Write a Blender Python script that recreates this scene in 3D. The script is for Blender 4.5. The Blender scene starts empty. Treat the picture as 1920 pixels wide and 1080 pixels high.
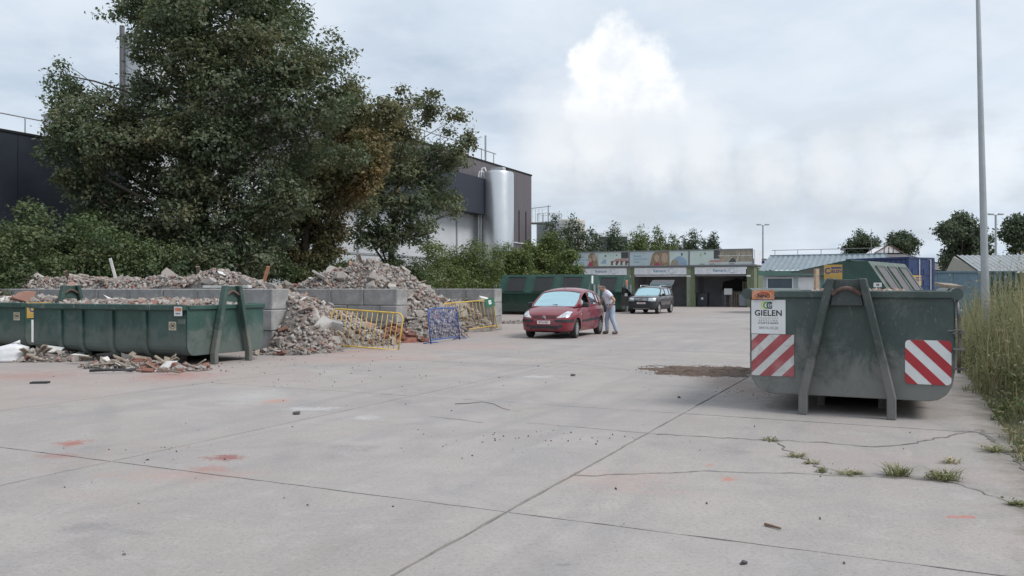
import bpy, bmesh, math, random
import numpy as np
from mathutils import Vector, Matrix, noise
from mathutils.bvhtree import BVHTree

R = math.radians
PI = math.pi
scene = bpy.context.scene
C = scene.collection

# ------------------------------------------------------------------ camera
cam_d = bpy.data.cameras.new('camera')
cam_d.sensor_width = 36.0
cam_d.lens = 29.25
cam_d.clip_start = 0.05
cam_d.clip_end = 3000
cam_d.shift_y = 1 / 1920
cam = bpy.data.objects.new('camera', cam_d)
cam.location = (0, 0, 1.5)
cam.rotation_euler = (R(90), 0, 0)
C.objects.link(cam)
scene.camera = cam

# ------------------------------------------------------------------ world, sun, exposure
SUN_AZ, SUN_EL = R(118), R(50)          # azimuth measured clockwise from +Y
sun_dir = Vector((math.sin(SUN_AZ) * math.cos(SUN_EL), math.cos(SUN_AZ) * math.cos(SUN_EL), math.sin(SUN_EL)))
world = bpy.data.worlds.new('World')
scene.world = world
world.use_nodes = True


def build_world():
    nt = world.node_tree
    N, L = nt.nodes, nt.links
    N.clear()
    out = N.new('ShaderNodeOutputWorld')
    bg = N.new('ShaderNodeBackground')
    bg.inputs['Strength'].default_value = 0.1
    L.new(bg.outputs[0], out.inputs['Surface'])
    sky = N.new('ShaderNodeTexSky')
    sky.sky_type = 'NISHITA'
    sky.sun_disc = False
    sky.sun_elevation = SUN_EL
    sky.sun_rotation = SUN_AZ
    sky.dust_density = 2.0
    tc = N.new('ShaderNodeTexCoord')
    gen = tc.outputs['Generated']

    def math_(op, a, b=None, clamp=False):
        n = N.new('ShaderNodeMath'); n.operation = op; n.use_clamp = clamp
        for i, s in enumerate((a, b)):
            if s is None: continue
            if isinstance(s, (int, float)): n.inputs[i].default_value = s
            else: L.new(s, n.inputs[i])
        return n.outputs[0]

    def vmath(op, a, b=None, scale=None):
        n = N.new('ShaderNodeVectorMath'); n.operation = op
        for i, s in enumerate((a, b)):
            if s is None: continue
            if isinstance(s, (tuple, list, Vector)): n.inputs[i].default_value = tuple(s)
            else: L.new(s, n.inputs[i])
        if scale is not None: n.inputs['Scale'].default_value = scale
        return n.outputs['Value'] if op in ('DOT_PRODUCT', 'LENGTH', 'DISTANCE') else n.outputs[0]

    def noise_(vec, scale, detail=6, rough=.55, dist=0.0):
        n = N.new('ShaderNodeTexNoise')
        n.inputs['Scale'].default_value = scale
        n.inputs['Detail'].default_value = detail
        n.inputs['Roughness'].default_value = rough
        n.inputs['Distortion'].default_value = dist
        L.new(vec, n.inputs['Vector'])
        return n

    def ramp(fac, lo, hi):
        n = N.new('ShaderNodeMapRange'); n.interpolation_type = 'SMOOTHSTEP'
        n.inputs['From Min'].default_value = lo; n.inputs['From Max'].default_value = hi
        L.new(fac, n.inputs['Value'])
        return n.outputs[0]

    def mix(fac, a, b):
        n = N.new('ShaderNodeMix'); n.data_type = 'RGBA'
        if isinstance(fac, (int, float)): n.inputs[0].default_value = fac
        else: L.new(fac, n.inputs[0])
        for i, s in ((6, a), (7, b)):
            if isinstance(s, tuple): n.inputs[i].default_value = s
            else: L.new(s, n.inputs[i])
        return n.outputs[2]
    # flat cloud layer seen in perspective
    sep = N.new('ShaderNodeSeparateXYZ'); L.new(gen, sep.inputs[0])
    zz = math_('ADD', math_('MAXIMUM', sep.outputs[2], 0.0), 0.16)
    comb = N.new('ShaderNodeCombineXYZ')
    L.new(math_('DIVIDE', sep.outputs[0], zz), comb.inputs[0])
    L.new(math_('DIVIDE', sep.outputs[1], zz), comb.inputs[1])
    comb.inputs[2].default_value = 3.7
    n1 = noise_(comb.outputs[0], 0.95, 8, .56, .35)
    n2 = noise_(comb.outputs[0], 2.9, 8, .6, .5)
    K = 10.0
    lay = ramp(n1.outputs['Fac'], .30, .68)
    soft = ramp(n2.outputs['Fac'], .32, .70)
    col = mix(lay, (.475 * K, .550 * K, .645 * K, 1), (.610 * K, .680 * K, .760 * K, 1))
    col = mix(math_('MULTIPLY', soft, .34), col, (.70 * K, .745 * K, .795 * K, 1))
    # thin openings show the blue sky
    gap = math_('MULTIPLY', math_('SUBTRACT', 1.0, ramp(n1.outputs['Fac'], .22, .45)), .35)
    col = mix(gap, col, sky.outputs[0])
    # low grey cumulus bank near the horizon, all the way round
    bank_n = noise_(vmath('MULTIPLY', gen, (1, 1, 3.2)), 5.0, 7, .55, .1)
    el = sep.outputs[2]
    bank_band = math_('MULTIPLY', ramp(el, .03, .09), math_('SUBTRACT', 1.0, ramp(el, .13, .24)))
    bank = math_('MULTIPLY', bank_band, ramp(bank_n.outputs['Fac'], .45, .62))
    col = mix(math_('MULTIPLY', bank, .75), col, (.475 * K, .52 * K, .575 * K, 1))
    # cumulus towers: soft-edged heaps broken up by noise
    pert = noise_(gen, 15.0, 8, .58)
    pv = vmath('SCALE', vmath('SUBTRACT', pert.outputs['Color'], (.5, .5, .5)), scale=.075)
    pert2 = noise_(gen, 48.0, 6, .6)
    pv2 = vmath('SCALE', vmath('SUBTRACT', pert2.outputs['Color'], (.5, .5, .5)), scale=.022)
    pg = vmath('NORMALIZE', vmath('ADD', vmath('ADD', gen, pv), pv2))

    def dirpx(u, v):
        return Vector(((u - 960) / 1560, 1, -(v - 541) / 1560)).normalized()

    def heap(lobes, edge):
        tot = None
        for u, v, r in lobes:
            d = vmath('DISTANCE', pg, dirpx(u, v))
            rr = r / 1560
            n = N.new('ShaderNodeMapRange'); n.interpolation_type = 'SMOOTHSTEP'
            n.inputs['From Min'].default_value = rr; n.inputs['From Max'].default_value = rr * (1 - edge)
            L.new(d, n.inputs['Value'])
            tot = n.outputs[0] if tot is None else math_('MAXIMUM', tot, n.outputs[0])
        return tot
    grey = heap([(1180, 290, 170), (1300, 325, 150), (1050, 280, 130), (1680, 365, 140), (1560, 375, 120), (1420, 385, 140), (1200, 370, 120)], .92)
    col = mix(math_('MULTIPLY', grey, .70), col, (.465 * K, .51 * K, .565 * K, 1))
    tower = heap([(1150, 100, 72), (1110, 132, 62), (1205, 125, 68), (1165, 165, 102), (1215, 190, 80), (1125, 190, 86), (1170, 220, 98)], .40)
    tower = math_('MULTIPLY', tower, ramp(el, .165, .225))
    skirt = math_('MULTIPLY', heap([(1130, 225, 140), (1210, 230, 140), (1050, 220, 120), (1290, 230, 110)], .95), .6)
    col = mix(skirt, col, (.74 * K, .765 * K, .80 * K, 1))
    shade = ramp(pert.outputs['Fac'], .36, .56)
    tcol = mix(shade, (.70 * K, .735 * K, .78 * K, 1), (.86 * K, .87 * K, .88 * K, 1))
    low = ramp(el, .155, .235)
    tcol = mix(math_('SUBTRACT', 1.0, low), tcol, (.62 * K, .66 * K, .71 * K, 1))
    col = mix(math_('MULTIPLY', tower, .92), col, tcol)
    small = heap([(1715, 290, 75), (1660, 318, 90), (1775, 318, 85), (1860, 310, 90), (1120, 290, 90), (1040, 300, 90), (1330, 300, 95), (1560, 315, 95), (1440, 325, 95), (1230, 310, 80)], .97)
    col = mix(math_('MULTIPLY', small, .55), col, (.78 * K, .80 * K, .82 * K, 1))
    L.new(col, bg.inputs['Color'])


build_world()

sun_d = bpy.data.lights.new('sun', 'SUN')
sun_d.energy = 1.9
sun_d.angle = R(22)
sun_d.color = (1.0, .965, .92)
sun = bpy.data.objects.new('sun', sun_d)
sun.rotation_euler = sun_dir.to_track_quat('Z', 'Y').to_euler()
sun.location = (20, -10, 40)
C.objects.link(sun)

scene.view_settings.view_transform = 'Standard'
scene.view_settings.look = 'None'
scene.view_settings.exposure = 0.34
scene.view_settings.gamma = 1.0
scene.view_settings.use_curve_mapping = False
scene.render.engine = 'CYCLES'
scene.cycles.use_denoising = True
scene.cycles.max_bounces = 8
scene.cycles.transparent_max_bounces = 12

# ------------------------------------------------------------------ frame of the yard
YA = R(-25.4)
E1 = Vector((math.sin(R(25.4)), math.cos(R(25.4)), 0))      # along the yard, away from the camera
E2 = Vector((math.cos(R(25.4)), -math.sin(R(25.4)), 0))     # across the yard, to the right
F, HOR, CH = 1560.0, 541.0, 1.5


def ab(a, b, z=0.0):
    return E1 * a + E2 * b + Vector((0, 0, z))


def gp(u, v, z=0.0):
    "ground point seen at pixel u, v"
    Y = F * (CH - z) / (v - HOR)
    return Vector(((u - 960) / F * Y, Y, z))


def at(u, v, Y):
    return Vector(((u - 960) / F * Y, Y, CH - (v - HOR) / F * Y))


def on_b(u, b):
    d = (u - 960) / F
    a = (d * b * E2.y - b * E2.x) / (E1.x - d * E1.y)
    return ab(a, b)


# ------------------------------------------------------------------ materials
MATS = {}


def nodes_of(name):
    m = bpy.data.materials.new(name); m.use_nodes = True
    nt = m.node_tree
    return m, nt, nt.nodes, nt.links, nt.nodes['Principled BSDF']


class G:
    "small node helper"
    def __init__(s, nt): s.nt, s.N, s.L = nt, nt.nodes, nt.links

    def put(s, sock, v):
        if v is None: return
        if isinstance(v, (int, float)): sock.default_value = v
        elif isinstance(v, (tuple, list, Vector)):
            v = tuple(v)
            sock.default_value = v + (1,) if len(v) == 3 and sock.type == 'RGBA' else v
        else: s.L.new(v, sock)

    def math(s, op, a, b=None, clamp=False):
        n = s.N.new('ShaderNodeMath'); n.operation = op; n.use_clamp = clamp
        s.put(n.inputs[0], a); s.put(n.inputs[1], b); return n.outputs[0]

    def vm(s, op, a, b=None):
        n = s.N.new('ShaderNodeVectorMath'); n.operation = op
        s.put(n.inputs[0], a); s.put(n.inputs[1], b)
        return n.outputs['Value'] if op in ('LENGTH', 'DISTANCE', 'DOT_PRODUCT') else n.outputs[0]

    def noise(s, vec, scale, detail=4, rough=.55, dist=0):
        n = s.N.new('ShaderNodeTexNoise')
        for k, v in (('Scale', scale), ('Detail', detail), ('Roughness', rough), ('Distortion', dist)):
            n.inputs[k].default_value = v
        s.L.new(vec, n.inputs['Vector']); return n.outputs['Fac']

    def ramp(s, f, lo, hi, t0=0., t1=1.):
        n = s.N.new('ShaderNodeMapRange'); n.interpolation_type = 'SMOOTHSTEP'
        for k, v in (('From Min', lo), ('From Max', hi), ('To Min', t0), ('To Max', t1)): n.inputs[k].default_value = v
        s.put(n.inputs['Value'], f); return n.outputs[0]

    def mix(s, f, a, b, mode='MIX'):
        n = s.N.new('ShaderNodeMix'); n.data_type = 'RGBA'; n.blend_type = mode
        s.put(n.inputs[0], f); s.put(n.inputs[6], a); s.put(n.inputs[7], b); return n.outputs[2]

    def bump(s, h, strength=.3, dist=.02):
        n = s.N.new('ShaderNodeBump'); n.inputs['Strength'].default_value = strength; n.inputs['Distance'].default_value = dist
        s.L.new(h, n.inputs['Height']); return n.outputs[0]

    def cramp(s, f, stops):
        n = s.N.new('ShaderNodeValToRGB'); n.color_ramp.interpolation = 'CONSTANT' if stops[0] == 'c' else 'LINEAR'
        st = stops[1:] if stops[0] == 'c' else stops
        e = n.color_ramp.elements
        while len(e) < len(st): e.new(.5)
        for i, (p, c) in enumerate(st):
            e[i].position = p; e[i].color = tuple(c) + (1,)
        s.put(n.inputs[0], f); return n.outputs[0]

    def obj(s): return s.N.new('ShaderNodeTexCoord').outputs['Object']

    def geo(s, k='Position'): return s.N.new('ShaderNodeNewGeometry').outputs[k]


def mat(name, col, rough=.6, metal=0., var=.18, scale=5., bump=.0, bscale=30., dirt=None, dirt_amt=.0, dscale=2.5, coat=0., spec=.5, world_pos=False):
    if name in MATS: return MATS[name]
    m, nt, N, L, P = nodes_of(name)
    g = G(nt)
    co = g.geo() if world_pos else g.obj()
    n = g.noise(co, scale, 6, .6)
    dark = tuple(c * (1 - var) for c in col); light = tuple(min(1, c * (1 + var)) for c in col)
    c = g.mix(g.ramp(n, .3, .7), dark, light)
    if dirt:
        d = g.noise(co, dscale, 8, .65, .4)
        c = g.mix(g.math('MULTIPLY', g.ramp(d, .45, .68), dirt_amt), c, dirt)
    L.new(c, P.inputs['Base Color'])
    L.new(g.ramp(n, .2, .8, max(.02, rough - .08), min(1, rough + .1)), P.inputs['Roughness'])
    P.inputs['Metallic'].default_value = metal
    P.inputs['Coat Weight'].default_value = coat
    P.inputs['Specular IOR Level'].default_value = spec
    if bump:
        L.new(g.bump(g.noise(co, bscale, 5, .6), bump), P.inputs['Normal'])
    MATS[name] = m
    return m


def glass_mat(name, tint, alpha, rough=.03, gloss=(.9, .97, .98)):
    if name in MATS: return MATS[name]
    m, nt, N, L, P = nodes_of(name)
    g = G(nt)
    tr = N.new('ShaderNodeBsdfTransparent'); tr.inputs[0].default_value = tint + (1,)
    gl = N.new('ShaderNodeBsdfGlossy'); gl.inputs['Roughness'].default_value = rough
    gl.inputs[0].default_value = gloss + (1,)
    fr = N.new('ShaderNodeFresnel'); fr.inputs[0].default_value = 1.5
    sm = N.new('ShaderNodeMixShader')
    L.new(g.ramp(g.math('ADD', fr.outputs[0], g.math('MULTIPLY', g.noise(g.obj(), 2.0, 3), .04)), 0, 1, alpha, 1.0), sm.inputs[0])
    L.new(tr.outputs[0], sm.inputs[1]); L.new(gl.outputs[0], sm.inputs[2])
    L.new(sm.outputs[0], N['Material Output'].inputs['Surface'])
    MATS[name] = m
    return m


def green_paint(name, col, dust=(.20, .195, .185), amount=.6, scratch=.35):
    "weathered painted steel: faded paint, dusty bloom, scratches, rust specks"
    if name in MATS: return MATS[name]
    m, nt, N, L, P = nodes_of(name)
    g = G(nt)
    co = g.obj()
    n = g.noise(co, 1.7, 7, .6, .3)
    c = g.mix(g.ramp(n, .3, .72), tuple(x * .82 for x in col), tuple(x * 1.18 for x in col))
    d = g.noise(co, 2.3, 10, .7, .8)
    sep = N.new('ShaderNodeSeparateXYZ'); L.new(co, sep.inputs[0])
    splash = g.ramp(sep.outputs[2], 1.1, .15, 0., .36)      # splashed-up cement dust on the lower plates
    dm = g.math('MULTIPLY', g.ramp(g.math('ADD', d, splash), .52, .80), amount)
    c = g.mix(dm, c, dust)
    s1 = g.noise(g.vm('MULTIPLY', co, (7, 7, 2.2)), 3.0, 12, .75, 1.2)
    c = g.mix(g.math('MULTIPLY', g.ramp(s1, .57, .66), scratch), c, (.24, .26, .255))
    runs = g.noise(g.vm('MULTIPLY', co, (5.5, 5.5, .55)), 2.6, 8, .65)
    c = g.mix(g.math('MULTIPLY', g.ramp(runs, .60, .70), .32), c, (.12, .085, .065))
    ru = g.noise(co, 6.0, 10, .7)
    c = g.mix(g.math('MULTIPLY', g.ramp(ru, .665, .70), .75), c, (.13, .055, .03))
    L.new(c, P.inputs['Base Color'])
    L.new(g.ramp(dm, 0, 1, .46, .85), P.inputs['Roughness'])
    L.new(g.bump(g.math('ADD', g.math('ADD', g.noise(co, 1.4, 3), g.math('MULTIPLY', g.noise(co, 3.7, 2, .4), .55)), g.math('MULTIPLY', s1, .15)), .55, .045), P.inputs['Normal'])
    MATS[name] = m
    return m


def foliage_mat(name, a, b, brown=(.13, .085, .035), trans=.25):
    if name in MATS: return MATS[name]
    m, nt, N, L, P = nodes_of(name)
    g = G(nt)
    rnd = g.geo('Random Per Island')
    cl = g.ramp(g.noise(g.obj(), 1.6, 4, .6), .32, .68)
    c = g.mix(g.math('ADD', g.math('MULTIPLY', rnd, .35), g.math('MULTIPLY', cl, .65)), a, b)
    at_ = N.new('ShaderNodeAttribute'); at_.attribute_name = 'tint'
    c = g.mix(g.math('MULTIPLY', at_.outputs['Fac'], .85), c, g.mix(rnd, tuple(x * .7 for x in brown), tuple(x * 1.4 for x in brown)))
    big = g.noise(g.obj(), .9, 3)
    c = g.mix(g.ramp(big, .35, .7, 0, .3), c, tuple(min(1, x * 1.5) for x in b))
    L.new(c, P.inputs['Base Color'])
    P.inputs['Roughness'].default_value = .55
    P.inputs['Specular IOR Level'].default_value = .35
    tr = N.new('ShaderNodeBsdfTranslucent'); L.new(g.mix(.5, c, (.10, .16, .03)), tr.inputs[0])
    sm = N.new('ShaderNodeMixShader'); sm.inputs[0].default_value = trans
    L.new(P.outputs[0], sm.inputs[1]); L.new(tr.outputs[0], sm.inputs[2])
    L.new(sm.outputs[0], N['Material Output'].inputs['Surface'])
    MATS[name] = m
    return m


def rubble_mat(name, stops, island=False):
    if name in MATS: return MATS[name]
    m, nt, N, L, P = nodes_of(name)
    g = G(nt)
    rnd = g.geo('Random Per Island') if island else N.new('ShaderNodeObjectInfo').outputs['Random']
    c = g.cramp(rnd, stops)
    co = g.obj()
    n = g.noise(co, 9.0 if not island else 14., 6, .65)
    c = g.mix(g.ramp(n, .3, .7, 0, .5), c, g.mix(.5, c, (.20, .185, .175)))
    L.new(c, P.inputs['Base Color'])
    P.inputs['Roughness'].default_value = .9
    P.inputs['Specular IOR Level'].default_value = .2
    L.new(g.bump(g.noise(co, 40, 4), .5, .02), P.inputs['Normal'])
    MATS[name] = m
    return m


# ------------------------------------------------------------------ mesh helpers
def link(o, parent=None):
    C.objects.link(o)
    if parent is not None: o.parent = parent
    return o


class MB:
    "collects faces, builds one mesh object"
    def __init__(s): s.v, s.f, s.m = [], [], []

    def add(s, vs, fs, mi=0):
        k = len(s.v)
        s.v += [tuple(v) for v in vs]
        s.f += [tuple(i + k for i in f) for f in fs]
        s.m += [mi] * len(fs)
        return s

    def box(s, c, size, rot=None, mi=0):
        c = Vector(c); h = Vector(size) / 2
        vs = []
        for x in (-1, 1):
            for y in (-1, 1):
                for z in (-1, 1):
                    p = Vector((x * h.x, y * h.y, z * h.z))
                    if rot is not None: p = rot @ p
                    vs.append(c + p)
        return s.add(vs, [(0, 1, 3, 2), (4, 6, 7, 5), (0, 4, 5, 1), (2, 3, 7, 6), (0, 2, 6, 4), (1, 5, 7, 3)], mi)

    def bb(s, x0, x1, y0, y1, z0, z1, mi=0):
        return s.box(((x0 + x1) / 2, (y0 + y1) / 2, (z0 + z1) / 2), (x1 - x0, y1 - y0, z1 - z0), None, mi)

    def bar(s, p, q, w, d=None, mi=0, up=(0, 0, 1)):
        "rectangular bar from p to q"
        p, q = Vector(p), Vector(q); d = d or w
        t = (q - p); ln = t.length; t.normalize()
        upv = Vector(up)
        if abs(t.dot(upv)) > .98: upv = Vector((1, 0, 0))
        x = t.cross(upv).normalized(); y = x.cross(t).normalized()
        m = Matrix((x, y, t)).transposed()
        return s.box((p + q) / 2, (w, d, ln), m, mi)

    def tube(s, pts, r, n=8, mi=0, cap=True):
        pts = [Vector(p) for p in pts]
        rs = r if isinstance(r, (list, tuple)) else [r] * len(pts)
        rings = []
        prev = None
        for i, p in enumerate(pts):
            t = (pts[min(i + 1, len(pts) - 1)] - pts[max(i - 1, 0)]).normalized()
            if prev is None:
                a = Vector((0, 0, 1)) if abs(t.z) < .9 else Vector((1, 0, 0))
                x = t.cross(a).normalized()
            else:
                x = (prev - t * prev.dot(t)).normalized()
            prev = x
            y = t.cross(x)
            rings.append([p + (x * math.cos(2 * PI * k / n) + y * math.sin(2 * PI * k / n)) * rs[i] for k in range(n)])
        vs = [v for rg in rings for v in rg]
        fs = []
        for i in range(len(pts) - 1):
            for k in range(n):
                fs.append((i * n + k, i * n + (k + 1) % n, (i + 1) * n + (k + 1) % n, (i + 1) * n + k))
        if cap:
            fs.append(tuple(range(n - 1, -1, -1)))
            fs.append(tuple((len(pts) - 1) * n + k for k in range(n)))
        return s.add(vs, fs, mi)

    def prism(s, poly, fn, t0, t1, mi=0):
        "polygon (2d) extruded between t0 and t1; fn(x, y, t) -> 3d"
        n = len(poly)
        vs = [fn(x, y, t0) for x, y in poly] + [fn(x, y, t1) for x, y in poly]
        fs = [tuple(range(n - 1, -1, -1)), tuple(range(n, 2 * n))]
        for k in range(n):
            fs.append((k, (k + 1) % n, n + (k + 1) % n, n + k))
        return s.add(vs, fs, mi)

    def lathe(s, prof, origin=(0, 0, 0), axis='z', n=24, mi=0):
        "prof: (radius, height) list"
        o = Vector(origin); vs = []; fs = []
        for r, h in prof:
            for k in range(n):
                a = 2 * PI * k / n
                x, y = r * math.cos(a), r * math.sin(a)
                p = {'z': (x, y, h), 'y': (x, h, y), 'x': (h, x, y)}[axis]
                vs.append(o + Vector(p))
        for i in range(len(prof) - 1):
            for k in range(n):
                fs.append((i * n + k, i * n + (k + 1) % n, (i + 1) * n + (k + 1) % n, (i + 1) * n + k))
        if prof[0][0] > 1e-4: fs.append(tuple(range(n)))
        if prof[-1][0] > 1e-4: fs.append(tuple((len(prof) - 1) * n + k for k in range(n)))
        return s.add(vs, fs, mi)

    def grid(s, P, closed=False, mi=0):
        "P: rows of points"
        nr, nc = len(P), len(P[0])
        fs = []
        for i in range(nr - 1):
            for j in range(nc - (0 if closed else 1)):
                fs.append((i * nc + j, i * nc + (j + 1) % nc, (i + 1) * nc + (j + 1) % nc, (i + 1) * nc + j))
        return s.add([p for r in P for p in r], fs, mi)

    def mesh(s, name, mats, smooth=False, bevel=0, weld=False, recalc=True):
        me = bpy.data.meshes.new(name)
        me.from_pydata(s.v, [], s.f)
        for m in (mats if isinstance(mats, (list, tuple)) else [mats]): me.materials.append(m)
        if len(me.materials) > 1: me.polygons.foreach_set('material_index', s.m)
        if weld or recalc or bevel:
            bm = bmesh.new(); bm.from_mesh(me)
            if weld: bmesh.ops.remove_doubles(bm, verts=bm.verts, dist=1e-4)
            if recalc: bmesh.ops.recalc_face_normals(bm, faces=bm.faces)
            if bevel:
                es = [e for e in bm.edges if len(e.link_faces) == 2 and e.calc_face_angle(0) > .5]
                bmesh.ops.bevel(bm, geom=es, offset=bevel, segments=1, affect='EDGES', clamp_overlap=True)
            bm.to_mesh(me); bm.free()
        if smooth:
            for p in me.polygons: p.use_smooth = True
            if smooth is not True: me.set_sharp_from_angle(angle=R(smooth))
        me.update()
        return me

    def build(s, name, mats, parent=None, loc=(0, 0, 0), rot=None, **k):
        o = bpy.data.objects.new(name, s.mesh(name, mats, **k))
        o.location = loc
        if rot is not None: o.rotation_euler = rot if isinstance(rot, (tuple, list)) else (0, 0, rot)
        return link(o, parent)


def thing(name, label, cat, loc=(0, 0, 0), rz=0., group=None):
    o = bpy.data.objects.new(name, None)
    o.empty_display_size = .2
    o.location = loc; o.rotation_euler = (0, 0, rz)
    tag(o, label, cat, group)
    return link(o)


def tag(o, label=None, cat=None, group=None, kind=None):
    if label: o['label'] = label
    if cat: o['category'] = cat
    if group: o['group'] = group
    if kind: o['kind'] = kind
    return o


def fastmesh(name, verts, faces, mats, mi=None, attr=None, smooth=False):
    "verts (n,3), faces (m,k) arrays"
    me = bpy.data.meshes.new(name)
    nv, (nf, k) = len(verts), faces.shape
    me.vertices.add(nv); me.vertices.foreach_set('co', np.asarray(verts, dtype=np.float32).ravel())
    me.loops.add(nf * k); me.loops.foreach_set('vertex_index', faces.astype(np.int32).ravel())
    me.polygons.add(nf)
    me.polygons.foreach_set('loop_start', np.arange(0, nf * k, k, dtype=np.int32))
    for m in (mats if isinstance(mats, (list, tuple)) else [mats]): me.materials.append(m)
    if mi is not None: me.polygons.foreach_set('material_index', np.asarray(mi, dtype=np.int32))
    if attr is not None:
        a = me.attributes.new('tint', 'FLOAT', 'POINT')
        a.data.foreach_set('value', np.asarray(attr, dtype=np.float32))
    me.update(calc_edges=True)
    me.validate()
    if smooth:
        for p in me.polygons: p.use_smooth = True
    return me


def copy_tree(o, parent=None):
    c = o.copy(); C.objects.link(c); c.parent = parent
    for ch in [x for x in o.children]: copy_tree(ch, c)
    return c


# flat print on a board: local x right, y up, z out of the board
def face_rot(theta):
    return (R(90), 0, theta + R(90))


def flat(name, polys, m, parent, z0, z1, loc=(0, 0, 0), rot=None):
    mb = MB()
    for p in polys:
        mb.prism(p, lambda x, y, t: (x, y, t), z0, z1)
    return mb.build(name, m, parent, loc, rot)


def rect(x0, x1, y0, y1): return [(x0, y0), (x1, y0), (x1, y1), (x0, y1)]


def rrect(x0, x1, y0, y1, r, n=5):
    pts = []
    for cx, cy, a0 in ((x1 - r, y0 + r, -90), (x1 - r, y1 - r, 0), (x0 + r, y1 - r, 90), (x0 + r, y0 + r, 180)):
        for k in range(n + 1):
            a = R(a0 + 90 * k / n)
            pts.append((cx + r * math.cos(a), cy + r * math.sin(a)))
    return pts


def ellipse(cx, cy, rx, ry, n=20):
    return [(cx + rx * math.cos(2 * PI * k / n), cy + ry * math.sin(2 * PI * k / n)) for k in range(n)]


def clip(poly, conv):
    "clip a polygon by a convex counter-clockwise polygon"
    out = list(poly)
    for i in range(len(conv)):
        a, b = conv[i], conv[(i + 1) % len(conv)]
        ins = lambda p: (b[0] - a[0]) * (p[1] - a[1]) - (b[1] - a[1]) * (p[0] - a[0]) >= -1e-9
        src, out = out, []
        for j in range(len(src)):
            p, q = src[j], src[(j + 1) % len(src)]
            ip, iq = ins(p), ins(q)
            if ip: out.append(p)
            if ip != iq:
                d1 = (b[0] - a[0]) * (p[1] - a[1]) - (b[1] - a[1]) * (p[0] - a[0])
                d2 = (b[0] - a[0]) * (q[1] - a[1]) - (b[1] - a[1]) * (q[0] - a[0])
                t = d1 / (d1 - d2)
                out.append((p[0] + (q[0] - p[0]) * t, p[1] + (q[1] - p[1]) * t))
        if not out: return []
    return out


def ring_polys(cx, cy, r0, r1, a0=0, a1=360, n=20, sx=1.):
    out = []
    for k in range(n):
        t0, t1 = R(a0 + (a1 - a0) * k / n), R(a0 + (a1 - a0) * (k + 1) / n)
        out.append([(cx + sx * r0 * math.cos(t0), cy + r0 * math.sin(t0)), (cx + sx * r1 * math.cos(t0), cy + r1 * math.sin(t0)),
                    (cx + sx * r1 * math.cos(t1), cy + r1 * math.sin(t1)), (cx + sx * r0 * math.cos(t1), cy + r0 * math.sin(t1))])
    return out


def text(name, s, size, m, parent, loc, rot=None, bold=0., space=1., align='CENTER'):
    cu = bpy.data.curves.new(name, 'FONT')
    cu.body = s; cu.size = size; cu.align_x = align; cu.align_y = 'CENTER'
    cu.extrude = .0008; cu.offset = bold; cu.space_character = space; cu.resolution_u = 3
    tmp = bpy.data.objects.new('tmp_text', cu); C.objects.link(tmp)
    dg = bpy.context.evaluated_depsgraph_get()
    me = bpy.data.meshes.new_from_object(tmp.evaluated_get(dg))
    bpy.data.objects.remove(tmp); bpy.data.curves.remove(cu)
    me.name = name; me.materials.clear(); me.materials.append(m)
    o = bpy.data.objects.new(name, me); o.location = loc
    if rot: o.rotation_euler = rot
    return link(o, parent)


def rand_hull(rng, sx, sy, sz, n=11, name='chunk', m=None, squash=.0):
    bm = bmesh.new()
    for _ in range(n):
        p = [rng.uniform(-1, 1) for _ in range(3)]
        k = max(abs(q) for q in p) ** .65          # push towards the faces of the box
        bm.verts.new((p[0] / k * sx / 2, p[1] / k * sy / 2, p[2] / k * sz / 2))
    r = bmesh.ops.convex_hull(bm, input=bm.verts)
    bmesh.ops.delete(bm, geom=[v for v in bm.verts if not v.link_faces], context='VERTS')
    bmesh.ops.recalc_face_normals(bm, faces=bm.faces)
    me = bpy.data.meshes.new(name); bm.to_mesh(me); bm.free()
    if m: me.materials.append(m)
    return me


def evaluated_mesh(o):
    dg = bpy.context.evaluated_depsgraph_get()
    return bpy.data.meshes.new_from_object(o.evaluated_get(dg))

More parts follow.
